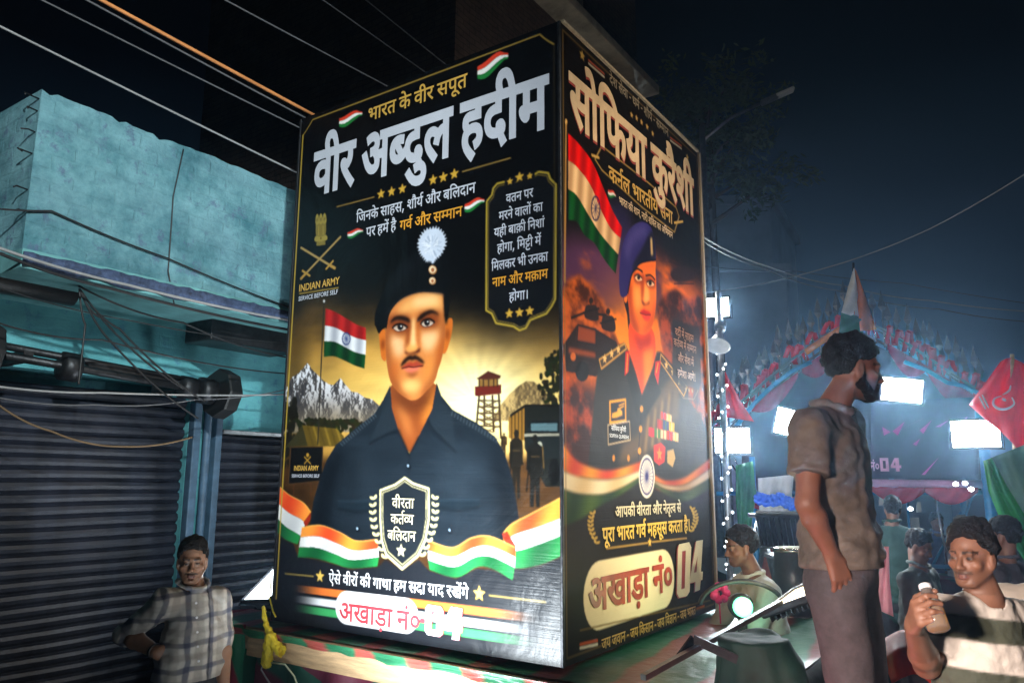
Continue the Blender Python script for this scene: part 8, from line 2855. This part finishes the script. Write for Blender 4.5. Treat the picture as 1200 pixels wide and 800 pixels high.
brush([(656, 730), (690, 796)], 1.1)
brush([(672, 722), (706, 790)], 1.1)
m.build('calligraphy', M['white'], rf_)
MB().tube([S(1186, 415, 5.52), S(1192, 640, 5.52)], .014, 8).build('staff', M['wood'], rf_)
gsat = cloth('green_satin', (.03, .26, .08), .45)
gdull = cloth('grey_green_satin', (.10, .20, .14), .5)
gd = thing('green_drape', S(1185, 660, 5.1), 'green cloth with a paler panel drooping under the red flag at the right edge', 'drape')
for nm_, rows, c in (('border', [[(1152, 540), (1162, 536)], [(1158, 575), (1180, 570)], [(1178, 620), (1204, 608)], [(1208, 668), (1236, 655)]], gsat), ('panel', [[(1162, 536), (1215, 515)], [(1180, 570), (1240, 560)], [(1204, 608), (1250, 590)], [(1236, 655), (1270, 640)]], gdull)):
    o = drape(nm_, None, None, rows, c, 5.15, wave=.03)
    o.location = o.location - gd.location
    o.parent = gd
drape('green_drape', 'narrow green cloth hung on the blue post behind the bearded man in white', 'drape', [[(862, 545), (882, 540)], [(862, 585), (886, 580)], [(868, 645), (876, 640)]], gsat, 7.9)
drape('pink_pennant', 'small pale pink pennant hanging between the standing man and the man in grey', 'pennant', [[(1036, 640), (1041, 640)], [(1028, 680), (1042, 682)], [(1024, 712), (1047, 722)]], cloth('pink_cloth', (.85, .50, .55), .6), 4.5, wave=.01)
drape('white_sheet', 'pale sheet hung behind the ladder under the hanging rods', 'sheet', [[(888, 560), (930, 556)], [(890, 600), (926, 596)], [(895, 640), (924, 642)]], cloth('white_sheet', (.62, .60, .60), .7), 7.6, wave=.04)
m = MB()
for k, (x, y) in enumerate(((890, 584), (897, 586), (906, 586), (913, 584), (921, 588), (926, 590))):
    c = S(x, y, 7.45)
    for j in range(7):
        a = j * .9
        m.lathe(c + RGT * .035 * math.cos(a) + up_ * .035 * math.sin(a), BACK, [(0, .004), (.01, .03), (.03, .03), (.04, .006)], 8)
tag(m.build('blue_garland', mat('blue_paper', (.02, .10, .60), .6, vary=.3)), 'string of blue paper rosettes across the pale sheet', 'garland')
drape('red_cloth', 'crumpled red cloth thrown over the low frame beside the standing man', 'cloth', [[(1030, 752), (1062, 738), (1086, 762)], [(1036, 772), (1066, 760), (1096, 790)], [(1046, 800), (1076, 790), (1108, 820)]], cloth('red_cloth', (.50, .04, .03), .6), [3.5, 3.3, 3.25], wave=.035)

# string-light pole, horn speaker and lamps
pl_ = S(843, 380, 7.2)
t = thing('string_light_pole', (pl_.x, pl_.y, 0), 'slim pole wound with tiny white lights at the right edge of the poster tower', 'light pole')
MB().tube([(pl_.x, pl_.y, 0), (pl_.x, pl_.y, 3.75)], .03, 10).build('pole', M['greysteel'], t)
bulb = emit('tiny_bulb', (.95, .97, 1.0), 9)
wr = MB()
P = []
for k in range(150):
    a = k * .55
    P.append(Vector((pl_.x, pl_.y, .9 + k * .017)) + RGT * .045 * math.cos(a) + FWD * .045 * math.sin(a))
wr.tube(P, .004, 4)
w_ = wr.build('wire', M['cable'], t)
for k in range(0, 150, 3):
    MB().lathe(P[k] + BACK * .006, (0, 0, 1), [(-.011, .003), (-.005, .010), (.005, .010), (.011, .003)], 6).build('bulb', bulb, w_)
ob_ = S(838, 398, 7.0)
hs_ = thing('horn_speaker', ob_, 'small grey horn loudspeaker on the string-light pole below the highest lamp', 'loudspeaker')
MB().lathe(ob_ + RGT * .04 + up_ * .06, (BACK * .4 - up_ * .8 - RGT * .25), [(-.06, .025), (0, .03), (.05, .045), (.12, .085), (.15, .12), (.152, .11)], 18).build('horn', mat('horn_grey', (.5, .5, .5), .4), hs_)
MB().lathe(ob_ + RGT * .04 + up_ * .06, -(BACK * .4 - up_ * .8 - RGT * .25), [(.05, .05), (.06, .055), (.13, .055), (.14, .04)], 16).build('driver', M['greysteel'], hs_)
GL = 'floodlights on the far float'
tocam = lambda p, dz=-.05: (CAM_POS - Vector(p)).normalized() + Vector((0, 0, dz))
for (px, py, f, w, h, dn, lab, pw) in (
        (841, 360, 7.3, .24, .21, .0, 'highest lit floodlight, at the right edge of the poster tower', .6),
        (858, 516, 7.2, .34, .26, .0, 'lit floodlight low on the string-light pole, in front of the red pennant', 1.0),
        (921, 494, 8.0, .24, .30, .25, 'lit floodlight half hidden behind the standing man\'s back', .8),
        (1057, 457, 7.0, .36, .24, .12, 'tilted lit floodlight just in front of the standing man\'s face', 1.0),
        (1143, 508, 7.25, .42, .28, .0, 'lit floodlight on the thick blue post below the red flag', 1.0)):
    c = S(px, py, f)
    n_ = (CAM_POS - c).normalized() + Vector((0, 0, -.12)) + RGT * (-.35 if dn == .25 else 0)
    upv_ = Vector((0, 0, 1)) + RGT * dn * 1.4
    floodlight(lab, c, n_, upv_, w, h, P_FLOAT * pw, bright=16, group=None, d=.07, spread=math.radians(FLOAT_SPREAD))

# small coloured lights and bits under the float
for k, (x, y) in enumerate(((1120, 567), (1138, 573), (1131, 566), (1067, 596))):
    c = S(x, y, 7.8)
    o = MB().lathe(c - up_ * .02, (0, 0, 1), [(0, .006), (.012, .024), (.03, .024), (.042, .006)], 10).build('bulb', emit('white_bulb', (.9, .95, 1), 30 if k < 2 else 8))
    tag(o, ['bright bare bulb left of the thick blue post', 'bright bare bulb touching the thick blue post', 'dimmer bulb between the two bright ones', 'dim bulb under the purple banner'][k], 'bulb')
pinkm, viom = emit('magenta_led', (1.0, .10, .50), 9.0), emit('violet_led', (.30, .10, 1.0), 4.0)
for k, (a, b, f, c, lab) in enumerate((((936, 712), (936, 742), 5.2, pinkm, 'magenta light tube left of the standing man, leftmost'), ((948, 708), (949, 730), 5.2, pinkm, 'magenta light tube left of the standing man, middle'), ((958, 692), (961, 716), 5.1, pinkm, 'short magenta light tube touching the standing man\'s trousers'),
                                       ((922, 708), (944, 706), 5.3, viom, 'violet light tube lying flat behind the slim floodlight'), ((1068, 718), (1070, 752), 4.6, pinkm, 'magenta light tube under the grey-jacket man, left'), ((1077, 722), (1082, 760), 4.6, pinkm, 'magenta light tube under the grey-jacket man, right'))):
    o = thing('light_tube', S(*b, f), lab, 'light tube')
    MB().tube([S(*a, f), S(*b, f)], .009, 8).build('tube', c, o)
    m = MB()
    d_ = (S(*b, f) - S(*a, f)).normalized()
    for p, q in ((S(*a, f), -1), (S(*b, f), 1)):
        m.tube([p, p + d_ * q * .02], .012, 8)
    m.build('end_cap', M['black'], o)
dc = S(929, 640, 5.0)
dm = thing('drum', (dc.x, dc.y, dc.z - .42), 'dark barrel drum with bright metal rim beside the standing man\'s belt', 'drum')
MB().lathe((dc.x, dc.y, dc.z - .42), (0, 0, 1), [(0, .10), (.02, .115), (.20, .135), (.40, .115), (.405, .10)], 24).build('shell', mat('drum_shell', (.03, .03, .035), .35), dm)
for z in (0, .40):
    MB().lathe((dc.x, dc.y, dc.z - .42 + z), (0, 0, 1), [(-.012, .112), (-.01, .124), (.012, .124), (.014, .112)], 24).build('rim', chrome, dm)
MB().lathe((dc.x, dc.y, dc.z - .008), (0, 0, 1), [(0, .108), (.004, .106)], 24).build('skin', mat('drum_skin', (.6, .55, .45), .6), dm)
st_ = thing('drum_stand', (dc.x, dc.y, 0), 'black folding stand under the barrel drum', 'stand')
for a in (0, 2.1, 4.2):
    MB().tube([(dc.x + .05 * math.cos(a), dc.y + .05 * math.sin(a), dc.z - .43), (dc.x + .3 * math.cos(a), dc.y + .3 * math.sin(a), 0)], .012, 6).build('leg', M['steel'], st_)
MB().lathe((dc.x, dc.y, dc.z - .445), (0, 0, 1), [(0, .09), (.02, .09)], 16).build('top_ring', M['steel'], st_)
lc = S(894, 606, 5.9)
ld = thing('step_ladder', (lc.x, lc.y, 0), 'grey folding step ladder standing open behind the bearded man in white', 'ladder')
for q in (-1, 1):
    MB().bar(lc + RGT * .0 + FWD * q * .12, Vector((lc.x, lc.y, 0)) + RGT * .42 + FWD * q * .2, .05, .025).build('front_rail', M['greysteel'], ld)
    MB().bar(lc + FWD * q * .12, Vector((lc.x, lc.y, 0)) - RGT * .42 + FWD * q * .2, .035, .02).build('rear_rail', M['greysteel'], ld)
for k in range(1, 6):
    c = lc.lerp(Vector((lc.x, lc.y, 0)) + RGT * .42, k / 6)
    MB().box(c, (.10, .26 + .025 * k, .025), (RGT, FWD, up_)).build('tread', M['greysteel'], ld)
MB().box(lc + up_ * .012, (.14, .30, .03), (RGT, FWD, up_), bev=.006).build('top_cap', M['greysteel'], ld)

fbp = Vector((-7.4, 17.2, 5.2))  # hidden bulb added to brighten the far building
t = thing('hidden_fill_bulb', fbp, 'added cold bulb hidden behind the poster tower to light the far building', 'bulb', 'bare bulbs')
MB().lathe(fbp, (0, 0, 1), [(-.06, .008), (-.045, .028), (-.02, .034), (.01, .026), (.03, .014)], 14).build('glass', emit('cold_fill_bulb', (.75, .88, 1.0), 20), t)
MB().tube([fbp + Vector((0, 0, .03)), fbp + Vector((0, .1, 2.2)), (-9.5, 17.6, 8)], .005, 6).build('flex', M['cable'], t)
lp = bpy.data.lights.new('far_fill', 'POINT')
lp.energy, lp.color, lp.shadow_soft_size = P_FAR, (.70, .85, 1.0), .05
lo = bpy.data.objects.new('far_fill', lp)
COL.objects.link(lo)
lo.parent = t
lo.location = (0, 0, -.12)
# lamps added for their light and kept out of sight: one behind the tower, one on the cart's rear, a pink tube on the cart end
hbp = Vector((-3.35, 7.4, 4.75))  # hidden bulb added to light the brick wall, ledge and tree
t = thing('hidden_fill_bulb', hbp, 'added warm bulb hidden on a wire behind the poster tower', 'bulb', 'bare bulbs')
MB().lathe(hbp, (0, 0, 1), [(-.06, .008), (-.045, .028), (-.02, .034), (.01, .026), (.03, .014)], 14).build('glass', emit('warm_bulb', (1.0, .78, .5), 20), t)
MB().lathe(hbp + Vector((0, 0, .031)), (0, 0, 1), [(0, .016), (.05, .016), (.055, .006)], 12).build('holder', M['black'], t)
MB().tube([hbp + Vector((0, 0, .08)), hbp + Vector((-.3, .2, 1.2)), (-5.2, 7.6, 6.6)], .005, 6).build('flex', M['cable'], t)
lp = bpy.data.lights.new('bulb_fill', 'POINT')
lp.energy, lp.color, lp.shadow_soft_size = P_BACK, (1.0, .80, .55), .05
lo = bpy.data.objects.new('bulb_fill', lp)
COL.objects.link(lo)
lo.parent = t
lo.location = (0, 0, -.12)
rc_ = Vector((-1.55, 5.72, 1.62))  # unseen floodlight added to light the front of the spear arch
floodlight('added fill floodlight hidden on the rear of the cart, lighting the spear arch', rc_, S(1000, 440, 8.3) - rc_, (0, 0, 1), .34, .26, P_REAR, bright=9, stand=[(-1.55, 5.5, 1.1), (-1.55, 5.3, 1.06)])
o = thing('light_tube', (-.82, 2.72, .93), 'added pink light tube out of view on the cart end below the bearded man', 'light tube')  # unseen tube added to redden the near sides of both men
MB().tube([(-.80, 2.42, .93), (-.80, 2.95, .95)], .014, 10).build('tube', emit('pink_fill_tube', (1.0, .22, .30), 42), o)
m = MB()
for y in (2.40, 2.97):
    m.tube([(-.80, y - .02, .93), (-.80, y + .02, .935)], .019, 10)
m.build('end_cap', M['black'], o)
MB().bar((-.85, 2.40, .92), (-.85, 2.97, .94), .03, .05).build('batten', M['wood'], o)

floodlight('added pinkish fill light on a tripod behind the viewer, shining at the man with the bottle', PINK_POS, Vector((.05, 2.8, 1.35)) - Vector(PINK_POS), (0, 0, 1), .26, .20, P_PINK, color=(1.0, .80, .70), bright=7, d=.04, spread=math.radians(46))  # added behind the camera to brighten the men on the right
tp = thing('fill_tripod', (PINK_POS[0], PINK_POS[1], 0), 'black tripod added under the pinkish fill light behind the viewer', 'tripod')  # unseen support of the added fill light
top_ = Vector(PINK_POS) - Vector((.01, .02, .12))
MB().tube([top_, (top_.x, top_.y, .5)], .014, 8).build('column', M['steel'], tp)
for a in (.3, 2.4, 4.5):
    MB().tube([(top_.x, top_.y, .75), (top_.x + .38 * math.cos(a), top_.y + .38 * math.sin(a), 0)], .010, 6).build('leg', M['steel'], tp)

# ------------------------------------------------------------------ people
def down(p, dz):
    return Vector((p.x, p.y, p.z - dz))


def legs(hip, ax, half, z_ankle, fwd=Vector((0, 0, 0)), spread=1.15):
    J = {}
    for k, q in (('0', -1), ('1', 1)):
        h = hip + ax * half * q - Vector((0, 0, .05))
        a = Vector((h.x, h.y, z_ankle)) + ax * (half * q * (spread - 1)) + fwd * .02
        J['h' + k], J['a' + k] = h, a
        J['k' + k] = h.lerp(a, .50) + fwd * .03
    return J


def plaid(V, J, bx, fw, upv):
    """white shirt with a dark blue and grey check; the sleeves carry it along the arm"""
    q = (V - J['hip'])
    u, w = q @ bx, q @ upv
    c = np.tile(np.array([.52, .49, .44]), (len(V), 1))
    n = wob(V, 30, .7) * .006

    def stripe(x, per, off, width):
        t = np.abs(((x + n - off) / per + .5) % 1 - .5) * per
        return smoothstep(width, width * .55, t)
    for f_, col, a in ((stripe(u, .098, .02, .015), (.045, .055, .10), .75), (stripe(w, .105, .01, .014), (.045, .055, .10), .72), (stripe(u, .098, .069, .024), (.22, .20, .17), .45), (stripe(w, .105, .062, .018), (.24, .22, .20), .4)):
        c = c * (1 - (f_ * a)[:, None]) + np.array(col) * (f_ * a)[:, None]
    f_ = smoothstep(.006, .003, np.abs(u - .012)) * ((q @ fw) > .02)
    c = c * (1 - .6 * f_[:, None])
    return c


shirt_attr = attr_mat('shirt_cotton', rough=.8, spec=.2, bump=.35, bscale=45)
# --- the man with his hand on his hip, by the shutters
f0 = 3.7
hc = Head(v3(S(225.5, 657, f0)), v3(BACK + RGT * .38 + Vector((0, 0, -.05))), s=.82)
ax_ = (RGT * .92 - FWD * -.38).normalized()
neck = S(226, 689, f0 + .02)
hip = S(226, 806, f0 + .02)
J = dict(neck=neck, s0=S(194, 705, f0 - .07), s1=S(254, 703, f0 + .08), e0=S(149, 743, f0 + .03), w0=S(184, 764, f0 - .10), e1=S(260, 748, f0 + .06), w1=S(262, 806, f0 - .0), hip=hip)
J.update(legs(hip, ax_, .085, .085))
J['front'] = BACK + RGT * .38
man = figure('young man in a checked white shirt with one hand on his hip by the shutters', J, hc, (.24, .125, .075), shirt_attr, plaid, mat('trousers_charcoal', (.03, .033, .042), .8, vary=.3, scale=30), HAIR_MAT,
             h=.0048, sleeve=(1.06, 1.02), hem=v3(S(226, 792, f0)), stubble=.25, moustache=.85,
             hands=(dict(d=RGT * .9 + FWD * .3 - Vector((0, 0, .25)), palm=FWD * .6 - RGT * .3, thumb=Vector((0, 0, 1)) + FWD * .5, curl=(.5, .6, .7, .8)), dict(d=Vector((0, 0, -1)), palm=-RGT + BACK * .2, thumb=BACK)),
             hairkw=dict(thick=.009, line=(.072, -.06), amp=.005, freq=75, top=.012))
m = MB()
ub = v3(J['neck'])
for k in range(5):
    p = S(230 + k * .7, 706 + k * 17, f0 - .125)
    m.lathe(p, BACK + RGT * .3, [(0, .003), (.001, .0055), (.004, .0055), (.005, .003)], 8)
m.build('button', M['white'], [c for c in man.children if c.name.startswith('shirt')][0])
wrp = J['w0']
MB().lathe(wrp - (J['w0'] - J['e0']).normalized() * .02, (J['w0'] - J['e0']), [(-.006, .029), (-.004, .034), (.004, .034), (.006, .029)], 16).build('wrist_band', M['black'], man)

# --- the bearded man standing on the cart step, in profile
f1 = 2.75
zf = .64
crate = thing('crate', (S(990, 700, f1).x, S(990, 700, f1).y, 0), 'wooden crate the bearded man stands on', 'crate')
cc = S(992, 700, f1)
m = MB()
for k in range(5):
    for q in (-1, 1):
        m.box(Vector((cc.x, cc.y, .07 + k * .125)) + FWD * q * .30, (.64, .018, .11), (RGT, FWD, Vector((0, 0, 1))))
        m.box(Vector((cc.x, cc.y, .07 + k * .125)) + RGT * q * .31, (.018, .58, .11), (RGT, FWD, Vector((0, 0, 1))))
m.box((cc.x, cc.y, zf - .012), (.66, .64, .022), (RGT, FWD, Vector((0, 0, 1))))
m.build('boards', M['wood'], crate)
hc = Head(v3(S(1000, 432, f1)), v3(RGT + FWD * .06 + BACK * .12 + Vector((0, 0, -.12))), s=.93)
neck = S(973, 483, f1)
hip = S(988, 672, f1)
J = dict(neck=neck, s0=S(989, 496, f1 + .17), s1=S(950, 503, f1 - .14), e0=S(1000, 590, f1 + .22), w0=S(1012, 655, f1 + .15), e1=S(946, 590, f1 - .20), w1=S(974, 648, f1 - .15), hip=hip)
ax_ = (v3(J['s1']) - v3(J['s0']))
ax_ = Vector((ax_[0], ax_[1], 0)).normalized()
J.update(legs(hip, ax_, .085, zf + .085, RGT))
J['front'] = RGT + FWD * .15
figure('bearded man in a dark short-sleeved shirt standing high in profile beside the poster tower', J, hc, (.20, .085, .055), mat('shirt_brown_grey', (.115, .09, .075), .7, vary=.3, scale=14, bump=.3), None,
       mat('trousers_mauve', (.065, .052, .058), .8, vary=.3, scale=20, bump=.3), HAIR_MAT, h=.0055, sleeve=(.62, .62), hem=v3(S(988, 664, f1)), stubble=.6, beard=1.05, girth=1.02,
       hands=(None, dict(d=Vector((0, 0, -1)) + RGT * .35, palm=FWD - RGT * .3, thumb=RGT, curl=(.3, .4, .5, .55))),
       hairkw=dict(thick=.011, line=(.074, -.050), amp=.008, freq=60, top=.010), shoulder_r=.066)

# --- the man with the bottle, lower right
f2_ = 2.5
hc = Head(v3(S(1139, 651, f2_)), v3(-RGT * .84 + BACK * .54 + Vector((0, 0, -.02))), s=.80)
neck = S(1152, 698, f2_ + .01)
hip = S(1158, 905, f2_ + .03)
J = dict(neck=neck, s0=S(1104, 722, f2_ - .02), s1=S(1206, 728, f2_ + .12), e0=S(1086, 779, f2_ - .02), w0=S(1071, 733, f2_ - .25), e1=S(1222, 830, f2_ + .06), w1=S(1205, 900, f2_ - .12), hip=hip)
ax_ = Vector((v3(J['s1']) - v3(J['s0']))[:]).normalized()
ax_ = Vector((ax_.x, ax_.y, 0)).normalized()
J.update(legs(hip, ax_, .09, .085))
J['front'] = BACK * .86 - RGT * .35


def stripes(V, J, bx, fw, upv):
    w = (V - J['hip']) @ upv
    top = (J['neck'] - J['hip']) @ upv
    y = top - w + wob(V, 16, .3) * .004
    c = np.tile(np.array([.62, .58, .52]), (len(V), 1))
    for a, b, col in ((.062, .132, (.075, .085, .06)), (.215, .300, (.07, .08, .06)), (.40, .50, (.06, .075, .06))):
        m_ = smoothstep(a - .004, a + .004, y) * smoothstep(b + .004, b - .004, y)
        c = c * (1 - m_[:, None]) + np.array(col) * m_[:, None]
    return c


GRIP = dict(d=BACK * .72 + Vector((0, 0, .50)) - RGT * .22, palm=RGT * .95 + BACK * .1, thumb=Vector((0, 0, .9)) + FWD * .45, curl=(.95, 1.0, 1.05, 1.1), tcurl=1.0)
gd_ = Vector(GRIP['d']).normalized()
gp_ = Vector(GRIP['palm'])
gp_ = (gp_ - gd_ * gp_.dot(gd_)).normalized()
bman = figure('man in a broad-striped T-shirt raising a small juice bottle, nearest at the lower right', J, hc, (.21, .10, .062), shirt_attr, stripes, mat('trousers_dark', (.03, .03, .035), .8), HAIR_MAT,
              h=.0055, sleeve=(.66, .66), stubble=.3, moustache=.6, collar=False,
              hands=(GRIP, None),
              hairkw=dict(thick=.012, line=(.068, -.055), amp=.008, freq=60, top=.016))
bc_ = Vector(J['w0'][:]) + gd_ * .082 + gp_ * .040
ax_b = gd_.cross(gp_)
ax_b = (ax_b if ax_b.z > 0 else -ax_b).normalized()
bc_ = bc_ + ax_b * .012
bt_ = thing('juice_bottle', bc_ - ax_b * .05, 'small clear bottle of orange juice gripped in the raised hand', 'bottle')
glass = bpy.data.materials.new('clear_plastic')
glass.use_nodes = True
gb = glass.node_tree.nodes['Principled BSDF']
gb.inputs['Transmission Weight'].default_value = .9
gb.inputs['Roughness'].default_value = .08
gb.inputs['IOR'].default_value = 1.2
gb.inputs['Base Color'].default_value = (.9, .9, .88, 1)
bs_ = bc_ - ax_b * .062
MB().lathe(bs_, ax_b, [(0, .022), (.004, .0285), (.075, .0285), (.088, .022), (.098, .0155), (.118, .0145), (.120, .0145)], 20).build('glass', glass, bt_)
MB().lathe(bs_ + ax_b * .003, ax_b, [(0, .022), (.004, .0272), (.062, .0272), (.063, .026)], 20).build('juice', mat('orange_juice', (.80, .36, .03), .25, vary=.05), bt_)
MB().lathe(bs_ + ax_b * .116, ax_b, [(0, .0158), (.001, .0165), (.013, .0165), (.0145, .014)], 18).build('cap', M['white'], bt_)


def bystander(label, px, py_head, f, face, headh, px_sh, py_sh, skin, sm, tm, hip_px=None, h=.008, **kw):
    c = S(px, py_head, f)
    s = headh * .84
    hd = Head(v3(c), v3(face), s=s)
    fwd = Vector((face.x, face.y, 0)).normalized()
    side = Vector((fwd.y, -fwd.x, 0))
    nk = S(px_sh, py_sh - 14, f)
    sh = S(px_sh, py_sh, f)
    hp = Vector((sh.x, sh.y, max(.88, sh.z - .54)))
    if hip_px:
        hp = S(hip_px, py_sh, f)
        hp.z = max(.88, sh.z - .50)
    J = dict(neck=nk, s0=sh - side * .17, s1=sh + side * .17)
    for k, q in (('0', -1), ('1', 1)):
        J['e' + k] = J['s' + k] + side * q * .05 + fwd * kw.get('arm', .03) - Vector((0, 0, .28))
        J['w' + k] = J['e' + k] + fwd * .10 - Vector((0, 0, .22))
    J['hip'] = hp
    J.update(legs(hp, side, .085, .085))
    J['front'] = fwd
    hnd = dict(d=Vector((0, 0, -1)) + fwd * .3, palm=-side, thumb=fwd)
    return figure(label, J, hd, skin, sm, None, tm, HAIR_MAT, h=h, sleeve=kw.get('sleeve', (1.9, 1.9)), stubble=.4, moustache=kw.get('moustache', .4), beard=kw.get('beard'), hands=(dict(hnd, palm=side), hnd), hairkw=dict(thick=.011, amp=.007, freq=60, top=.012))


bystander('bearded man in a white shirt in profile just behind the green lamp', 868, 641, 4.5, -RGT + BACK * .15 + Vector((0, 0, -.12)), 1.04, 884, 690, (.18, .085, .055), mat('shirt_white', (.50, .52, .48), .8, vary=.12, bump=.3), mat('trousers_navy', (.03, .035, .06), .8), hip_px=905, sleeve=(1.5, 1.5), arm=.16)
bystander('man in an open grey jacket looking down, behind the raised bottle', 1077, 640, 5.4, BACK * .6 + RGT * .5 + Vector((0, 0, -.3)), 1.0, 1076, 678, (.17, .085, .06), mat('jacket_grey', (.10, .125, .115), .8, vary=.2, bump=.3), mat('trousers_black', (.02, .02, .025), .8), arm=.05)
bystander('person in a pale shirt cut by the right edge of the picture', 1226, 650, 3.6, -RGT * .4 + BACK * .8, 1.0, 1226, 702, (.19, .09, .06), mat('shirt_pale', (.55, .50, .42), .8, vary=.1, bump=.3), mat('trousers_brown', (.06, .05, .04), .8), sleeve=(.7, .7))
bystander('person in a dark green coat seen from behind under the purple banner', 1046, 596, 6.9, FWD + RGT * .3, 1.0, 1045, 628, (.16, .08, .055), mat('coat_green', (.02, .06, .05), .8, vary=.2, bump=.3), mat('trousers_dim', (.02, .02, .025), .8), h=.010)
bystander('person standing dim beside the thick blue post behind the bottle man', 1176, 628, 4.6, -RGT * .5 + FWD * .6, 1.0, 1178, 672, (.15, .075, .05), mat('shirt_dim', (.05, .05, .07), .8, vary=.2, bump=.3), mat('trousers_blue', (.03, .04, .08), .8), h=.009, sleeve=(.7, .7))

for k, (px, ph, f, face, c, lab) in enumerate(((906, 622, 8.0, RGT, (.25, .06, .05), 'dim bystander in a red shirt beyond the ladder'), (1098, 612, 9.0, BACK, (.05, .07, .16), 'dim bystander in a blue shirt under the right half of the purple banner'), (1126, 616, 8.6, -RGT, (.30, .28, .24), 'dim bystander in a pale shirt beside the thick blue post'))):
    bystander(lab, px, ph, f, face, 1.0, px, ph + 26, (.16, .08, .055), mat('bystander_shirt', c, .8, vary=.2), M['black'], h=.013, sleeve=(.7, .7))

# ------------------------------------------------------------------ night haze
hz = bpy.data.materials.new('night_haze')
hz.use_nodes = True
nt = hz.node_tree
nt.nodes.clear()
out = nt.nodes.new('ShaderNodeOutputMaterial')
pv = nt.nodes.new('ShaderNodeVolumePrincipled')
pv.inputs['Color'].default_value = (.40, .66, 1.0, 1)
pv.inputs['Density'].default_value = HAZE_DENSITY
pv.inputs['Anisotropy'].default_value = HAZE_G
nt.links.new(pv.outputs[0], out.inputs['Volume'])
hb_ = MB().box((0, 40, 12.4), (250, 250, 27.0)).build('haze', hz)
tag(hb_, 'thin blue night mist glowing around the lamps', 'haze', kind='stuff')

# ------------------------------------------------------------------ repeats share a group
GROUPS = {'cable': 'cables strung across the street', 'floodlight': 'floodlights of the procession', 'light tube': 'coloured light tubes', 'bulb': 'bare bulbs',
          'person': 'people around the procession', 'flag': 'flags on the float', 'drape': 'green drapes of the float', 'house': 'houses along the street', 'building': 'tall buildings', 'bundle': 'bundles on the cart', 'string': 'strings hanging from the yellow knot'}
for o in scene.objects:
    if o.parent is None and o.get('category') in GROUPS and not o.get('group'):
        o['group'] = GROUPS[o['category']]
